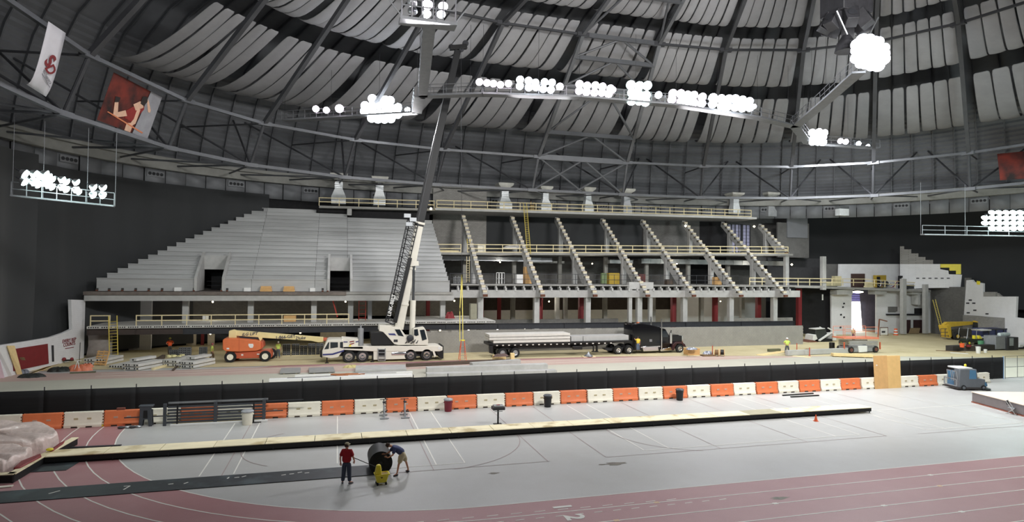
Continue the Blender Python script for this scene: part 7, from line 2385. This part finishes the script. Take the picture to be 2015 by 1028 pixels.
# crate, pallets and cable spools right of the truck
p = G(1361, 700)
t = thing('timber_crate', 'square crate of stacked boards at the nose of the semi truck', 'crate', (p.x, p.y, 0))
for k in range(5):
    MB().box(-.78, .78, -.5, .5, .12 + .15 * k, .25 + .15 * k).build('board', OSB, t)
MB().box(-.8, .8, -.5, .5, 0, .1).build('pallet', RAILW, t)
heap(1361, 688, .7, .4, .2, mat('silver_wrap', (150, 156, 170), .3, .3), 'silver wrapped goods on the square crate', 'wrapped_goods', 'bundle', 21, .85)
p = G(1392, 701)
t = thing('wooden_pallet', 'dark pallet with a wrapped bundle between crate and cable spools', 'pallet', (p.x, p.y, 0))
MB().box(-.8, .8, -.5, .5, .08, .14).box(-.8, .8, -.5, -.4, 0, .08).box(-.8, .8, .4, .5, 0, .08).build('pallet', mat('old_wood', (120, 98, 70), .8), t)
heap(1392, 697, .55, .35, .3, mat('silver_wrap'), 'dark wrapped bundle on the pallet beside the spools', 'wrapped_goods', 'bundle', 22, .14)
for i_, px in enumerate((1410, 1421)):
    p = G(px, 701.5)
    t = thing('cable_spool', '%s wooden cable spool of the pair right of the truck' % ('left', 'right')[i_], 'spool', (p.x, p.y, 0), math.radians(55))
    for y in (-.25, .2):
        MB().lathe([(.02, 0), (.46, 0), (.46, .05), (.02, .05)], (0, y, .46), 20, 'y').build('flange', OSB, t)
    MB().lathe([(.3, -.2), (.3, .2)], (0, 0, .46), 16, 'y').build('cable', BLACK if i_ else mat('old_wood'), t)
for i_, (px, py, h_, lab) in enumerate(((1402, 700, 1.15, 'orange stake standing behind the cable spools'), (1568, 690, .9, 'orange stake standing right of the hi-vis worker'), (1593, 701, 1.0, 'orange stake standing at the long concrete kerb'))):
    p = G(px, py)
    t = thing('marker_post', lab, 'marker post', (p.x, p.y, 0))
    MB().tube((0, 0, 0), (0, 0, h_), .05, 8).lathe([(.15, 0), (.13, .06)], n=10).build('post', mat('stake_red', (190, 82, 60), .6), t)
# kerb beam and boards at the right
lyslab(1550, 700.5, 1675, 695, .6, .4, 'long pale concrete kerb beam right of the hi-vis worker', CONC, .05, 'concrete beam')
lyslab(1640, 701.5, 1720, 704, .3, .9, 'pale timber stack lying behind the leaning plywood sheets', PLY, .1, 'timber')
timber(gg(1495, 700), gg(1545, 692), .9, .06, PLY, 'pale board lying left of the hi-vis worker', 'floor_board', 'board')
timber(gg(1512, 693), gg(1534, 692), .4, .35, mat('olive_board'), 'small olive timber block lying before the block wall', 'timber_block')
timber(gg(1560, 701), gg(1596, 704), 1.1, .03, RAILW, 'thin board lying in front of the concrete kerb', 'floor_board', 'board')
heap(1590, 691, .6, .3, .25, mat('old_wood'), 'small dark debris heap behind the concrete kerb', 'debris_heap', 'debris', 31)
p = G(1637, 689)
t = thing('black_drum', 'black drum standing left of the scissor lift', 'drum', (p.x, p.y, 0))
MB().lathe([(.3, 0), (.33, .05), (.33, .9), (.3, .95)], n=16).build('drum_body', BLACK, t)
heap(1626, 689, .4, .25, .15, YEL, 'yellow hose heap beside the black drum', 'hose_heap', 'hose', 32)
p = G(1752, 659)
t = thing('traffic_drum', 'orange and white striped traffic drum before the white wall', 'traffic drum', (p.x, 79.6, 0))
for k in range(5):
    MB().lathe([(.36 - .03 * k, 0), (.35 - .03 * k, .2)], (0, 0, .22 * k), 16).build('stripe_band', WHITE if k % 2 else MATS['cone_orange'], t)
t = thing('framed_screen', 'white framed screen leaning behind the scissor lift', 'screen', (GY(1732, 662, 79).x, 79, 0))
MB().box(0, 1.5, 0, .1, .2, 1.3).build('panel', WHITE, t)
MB().box(-.05, 1.55, -.05, 0, 1.3, 1.4).box(-.05, 0, -.05, 0, 0, 1.4).box(1.5, 1.55, -.05, 0, 0, 1.4).build('frame', RUST, t)
MB().box(.3, 1.0, -.02, 0, .5, .8).build('dark_print', STEELM, t)
# pile at the right: black box sections, buckets
def boxat(px, py, dx, dy, h_, m, name, lab, cat, rz=0.0, z=0.0):
    p = G(px, py, z)
    t = thing(name, lab, cat, (p.x, p.y, z), rz)
    MB().box(-dx / 2, dx / 2, -dy / 2, dy / 2, 0, h_).build('body', m, t, bevel=.02)
    return t
DBX = mat('black_board', (50, 46, 44), .8)
boxat(1880, 691, 2.4, .9, .7, DBX, 'dark_box', 'dark board box at the left of the pile before the cabinets', 'box', .1)
boxat(1908, 691, 2.2, .8, .65, mat('brown_black_board', (70, 60, 54), .8), 'dark_box', 'brownish dark box in the middle of the pile', 'box', -.1)
boxat(1938, 690, 2.8, .8, .75, DBX, 'dark_box', 'dark box at the right of the pile before the cabinets', 'box', 0)
boxat(1940, 678, 3.4, .8, .6, DBX, 'dark_box', 'dark long box behind the pile, left of the cabinets', 'box', 0)
timber(gg(1842, 691), gg(1900, 694), .3, .08, mat('old_wood'), 'thin dark board sticking out left of the pile', 'floor_board', 'board')
timber(gg(1870, 695), gg(1905, 697), .6, .05, WHITE, 'pale scrap board in front of the pile', 'floor_board', 'board')
def bucket(px, py, m, lab, z=0.0, r=.2, h_=.42):
    p = G(px, py, z)
    t = thing('bucket', lab, 'bucket', (p.x, p.y, z))
    MB().lathe([(r * .82, 0), (r, h_), (r * 1.06, h_), (r * .95, h_ - .02), (r * .8, h_ * .8)], n=16).build('pail', m, t)
    MB().path([(-r, 0, h_), (-r * .6, 0, h_ + .08), (r * .6, 0, h_ + .08), (r, 0, h_)], .012, 5).build('handle', STEELM, t)
bucket(1893, 684, MATS['cone_orange'], 'orange bucket standing on the dark pile', .68, .27, .5)
bucket(1925, 696, WHITE, 'tall white bucket in front of the dark pile', 0, .28, .85)
bucket(1939, 695, WHITE, 'small white jug in front of the dark pile', 0, .2, .45)
bucket(1930, 683, mat('green_pail', (90, 150, 110), .6), 'green bucket standing beside the cart behind the pile', .3, .35, .8)
bucket(1906, 683, MAROON, 'dark red container on the dark pile', .62, .3, .25)
# items on decks
def on_deck(px, py, Y, z, w_, d_, h_, m, name, lab, cat):
    p = GY(px, py, Y)
    t = thing(name, lab, cat, (p.x, Y, z))
    MB().box(-w_ / 2, w_ / 2, 0, d_, 0, h_).build('body', m, t, bevel=.03)
    return t
for i_, (px, nm_) in enumerate(((524, 'left'), (569, 'right'))):
    p = GY(px, 574, 73.9)
    t = thing('board_pallet', '%s pallet of tan boards on the ledge of the seating tier' % nm_, 'pallet', (p.x, 73.0 + .45, 6.95))
    for k in range(4):
        MB().box(-.62 + .03 * k, .62 - .03 * k, 0, .5, .06 + .15 * k, .19 + .15 * k).build('board', OSB, t)
    MB().box(-.6, .6, 0, .5, 0, .05).build('pallet', BRN, t)
on_deck(570, 634, 76, 3.42, 1.35, .9, .7, OSB, 'carton', 'brown carton on the plank floor behind the long timber rail', 'box')
on_deck(401, 634, 78, 3.42, .3, .3, .6, WHITE, 'bucket_stack', 'small white pail on the plank floor by the third rail post', 'bucket')
on_deck(407, 634, 78, 3.42, .3, .3, .6, CREAMW, 'bucket_stack', 'small cream pail on the plank floor beside the white pail', 'bucket')
t = on_deck(932, 630, 74, 3.65, .8, .8, 1.9, mat('grey_form'[:9], (140, 140, 120), .8) if False else mat('mossy_block', (142, 140, 122), .85), 'block_stack', 'tall stack of grey blocks on the bright plank floor', 'block stack')
heap(885, 627, .5, .3, .7, MAROON, 'dark red cover heap on the plank floor left of the column', 'cover_heap', 'cover', 41, 0, 73.5)
on_deck(948, 495, 82.4, 12.1, 1.15, .8, 1.2, CREAMW, 'plastic_tank', 'white plastic tank on the middle deck beside the first raker', 'tank')
on_deck(880, 493, 82.6, 12.05, 3.2, .8, .35, RAILW, 'timber_pile', 'low timber pile on the middle deck beside the seating tier', 'timber')
heap(1012, 490, 1.6, .4, .4, mat('white_sheet', (206, 204, 200), .7), 'white crumpled sheet on the middle deck near the second column', 'sheet_heap', 'sheet', 42, 0, 83)
on_deck(1414, 556, 78.6, 7.95, 1.1, .8, 1.2, OSB, 'plywood_box', 'tan plywood box on the lower deck behind the sixth raker', 'box')
on_deck(1376, 556, 78.6, 7.95, .9, .8, 1.2, OSB, 'plywood_box', 'tan plywood box on the lower deck between fifth and sixth raker feet', 'box') if False else None
on_deck(1319, 556, 79, 7.95, 1.0, .8, .8, BRN, 'crate', 'brown crate on the lower deck right of the fourth raker', 'crate')
on_deck(1209, 556, 79, 7.95, 1.6, .8, 1.6, mat('mustard_board'), 'material_crate', 'yellow material crate on the lower deck right of the third raker', 'crate')
on_deck(1043, 556, 79.5, 7.95, 1.4, 1, 2.3, OSB, 'wood_cupboard', 'tan wooden cupboard on the lower deck right of the second raker foot', 'cabinet')
on_deck(1023, 553, 79, 8.0, .9, .8, 1.2, WHITE, 'white_cabinet', 'white appliance on the lower deck left of the second raker foot', 'cabinet')
on_deck(1190, 552, 86, 7.95, 1.0, .5, 1.6, mat('green_board', (120, 140, 100), .7), 'green_crate', 'green crate behind the yellow one on the lower deck', 'crate')
on_deck(1264, 556, 79, 7.95, 1.0, .8, 1.5, mat('dark_red_box', (90, 44, 40), .7), 'tool_cabinet', 'dark red cabinet on the lower deck left of the fourth raker', 'cabinet')
# white chairs / frames on the lower deck left of the second raker
for i_ in range(3):
    p = GY(979 + 5.5 * i_, 562, 77.4)
    t = thing('pipe_rack', '%s white pipe frame of three on the lower deck between the first rakers' % ('left', 'middle', 'right')[i_], 'frame', (p.x, 77.4, 7.9))
    MB().tube((-.15, 0, 0), (-.15, 0, 1.5), .04, 6).tube((.15, 0, 0), (.15, 0, 1.5), .04, 6).tube((-.15, 0, 1.5), (.15, 0, 1.5), .04, 6).tube((-.15, 0, .7), (.15, 0, .7), .04, 6).build('frame', WHITE, t)
for i_ in range(5):
    p = GY(893 + 3 * i_, 562, 77.6)
    t = thing('steel_rod', '%s upright steel rod on the lower deck beside the seating tier' % ORD[i_], 'rod', (p.x, 77.6, 7.85), 0)
    MB().tube((0, 0, 0), (0, 0, .95 + .1 * (i_ % 2)), .035, 6).build('rod', GALV, t)
p = GY(1040, 410, 86)
t = thing('deck_machine', 'brown machine beside the head of the tall yellow ladder', 'machine', (GY(1048, 410, 86.4).x, 86.4, 18.5))
MB().box(-.35, .35, 0, .5, 0, 1.0).build('body', mat('machine_brown', (134, 114, 74), .7), t, bevel=.05)
MB().tube((-.2, .2, 1.0), (-.2, .2, 1.5), .06, 6).tube((.2, .2, 1.0), (.3, .2, 1.4), .05, 6).build('arm', OSB, t)
# upper right deck clutter
on_deck(1634, 566, 81, 7.9, 2.0, .8, .7, mat('cream_board', (210, 200, 160), .8), 'crate', 'cream board crate on the deck left of the brown door', 'crate')
on_deck(1650, 566, 81, 7.9, 1.2, .8, 1.6, MATS['cream_board'], 'crate', 'tall cream board on the deck beside the brown door', 'crate')
on_deck(1713, 566, 80.8, 7.7, 1.2, .8, .9, MATS['cream_board'], 'crate', 'cream crate on the deck left of the black and yellow crate', 'crate')
p = GY(1748, 568, 80.8)
t = thing('pipe_heap', 'tangle of grey pipes and trestles on the deck right of the yellow crate', 'pipe heap', (p.x, 80.8, 7.6))
rng = random.Random(14)
for k in range(12):
    a = (rng.uniform(-1.6, 1.4), rng.uniform(0, .6), rng.uniform(0, .4))
    MB().tube(a, (a[0] + rng.uniform(-1, 1.4), a[1] + .1, a[2] + rng.uniform(.3, 1.4)), .05, 6).build('pipe', GALV if k % 3 else MAROON, t)
MB().sphere((-.3, .3, .8), .6, 10, 8, (1, .6, .8)).build('cable_coil', STEELM, t)
on_deck(1790, 566, 81.2, 7.4, 2.4, .6, .8, STEELM, 'tool_rack', 'grey tool rack on the deck before the dark door frame', 'rack')
# red brace on the left, thin pole at crane
t = thing('red_brace', 'thin red prop leaning in the opening right of the second stair opening', 'prop', (GY(664, 618, 75).x, 75, 4.0))
MB().tube((0, 0, 0), GY(655, 592, 75) - Vector((GY(664, 618, 75).x, 75, 4.0)), .07, 6).build('prop', mat('prop_red', (180, 60, 50), .6), t)
t = thing('shore_frame', 'rusty red scaffold frame below the seating tier behind the boom', 'scaffold', (GY(706, 627, 77).x, 77, 3.42))
mb = MB()
for x in (0, .8):
    mb.tube((x, 0, 0), (x, 0, 2.4), .04, 6)
for z in (.3, .8, 1.3, 1.8, 2.3):
    mb.tube((0, 0, z), (.8, 0, z), .03, 6)
mb.build('frame', mat('prop_red'), t)
t = MB().box(GY(724, 600, 79).x, GY(732, 600, 79).x, 79, 79.4, 3.42, 6.2).build('round_duct', GALV); tag(t, 'bright upright duct piece below the seating tier behind the boom', 'duct')
ptc = MB().box(GY(1618, 600, 80).x, GY(1620, 600, 80).x, 80, 80.1, 5.7, 6.6).build('hanging_rag', WHITE); tag(ptc, 'small white rag hanging below the deck at the right', 'rag')
# ================================================================ TIDY
for o in list(sc.objects):                 # put every group Empty at the base of what it carries
    if o.type == 'EMPTY' and o.parent is None and o.get('category') and o.location.length < 1e-6 and o.rotation_euler.z == 0:
        kids = [c for c in o.children]
        lo = Vector((1e9,) * 3); hi = Vector((-1e9,) * 3)
        for c in kids:
            if c.type != 'MESH': continue
            M_ = c.matrix_basis
            for v in c.data.vertices:
                q = M_ @ v.co
                lo = Vector(map(min, lo, q)); hi = Vector(map(max, hi, q))
        if lo.x > 1e8: continue
        base = Vector(((lo.x + hi.x) / 2, (lo.y + hi.y) / 2, lo.z))
        o.location = base
        for c in kids:
            c.location = c.location - base
for k, t in masters.items():
    if k not in used: bpy.data.objects.remove(t)
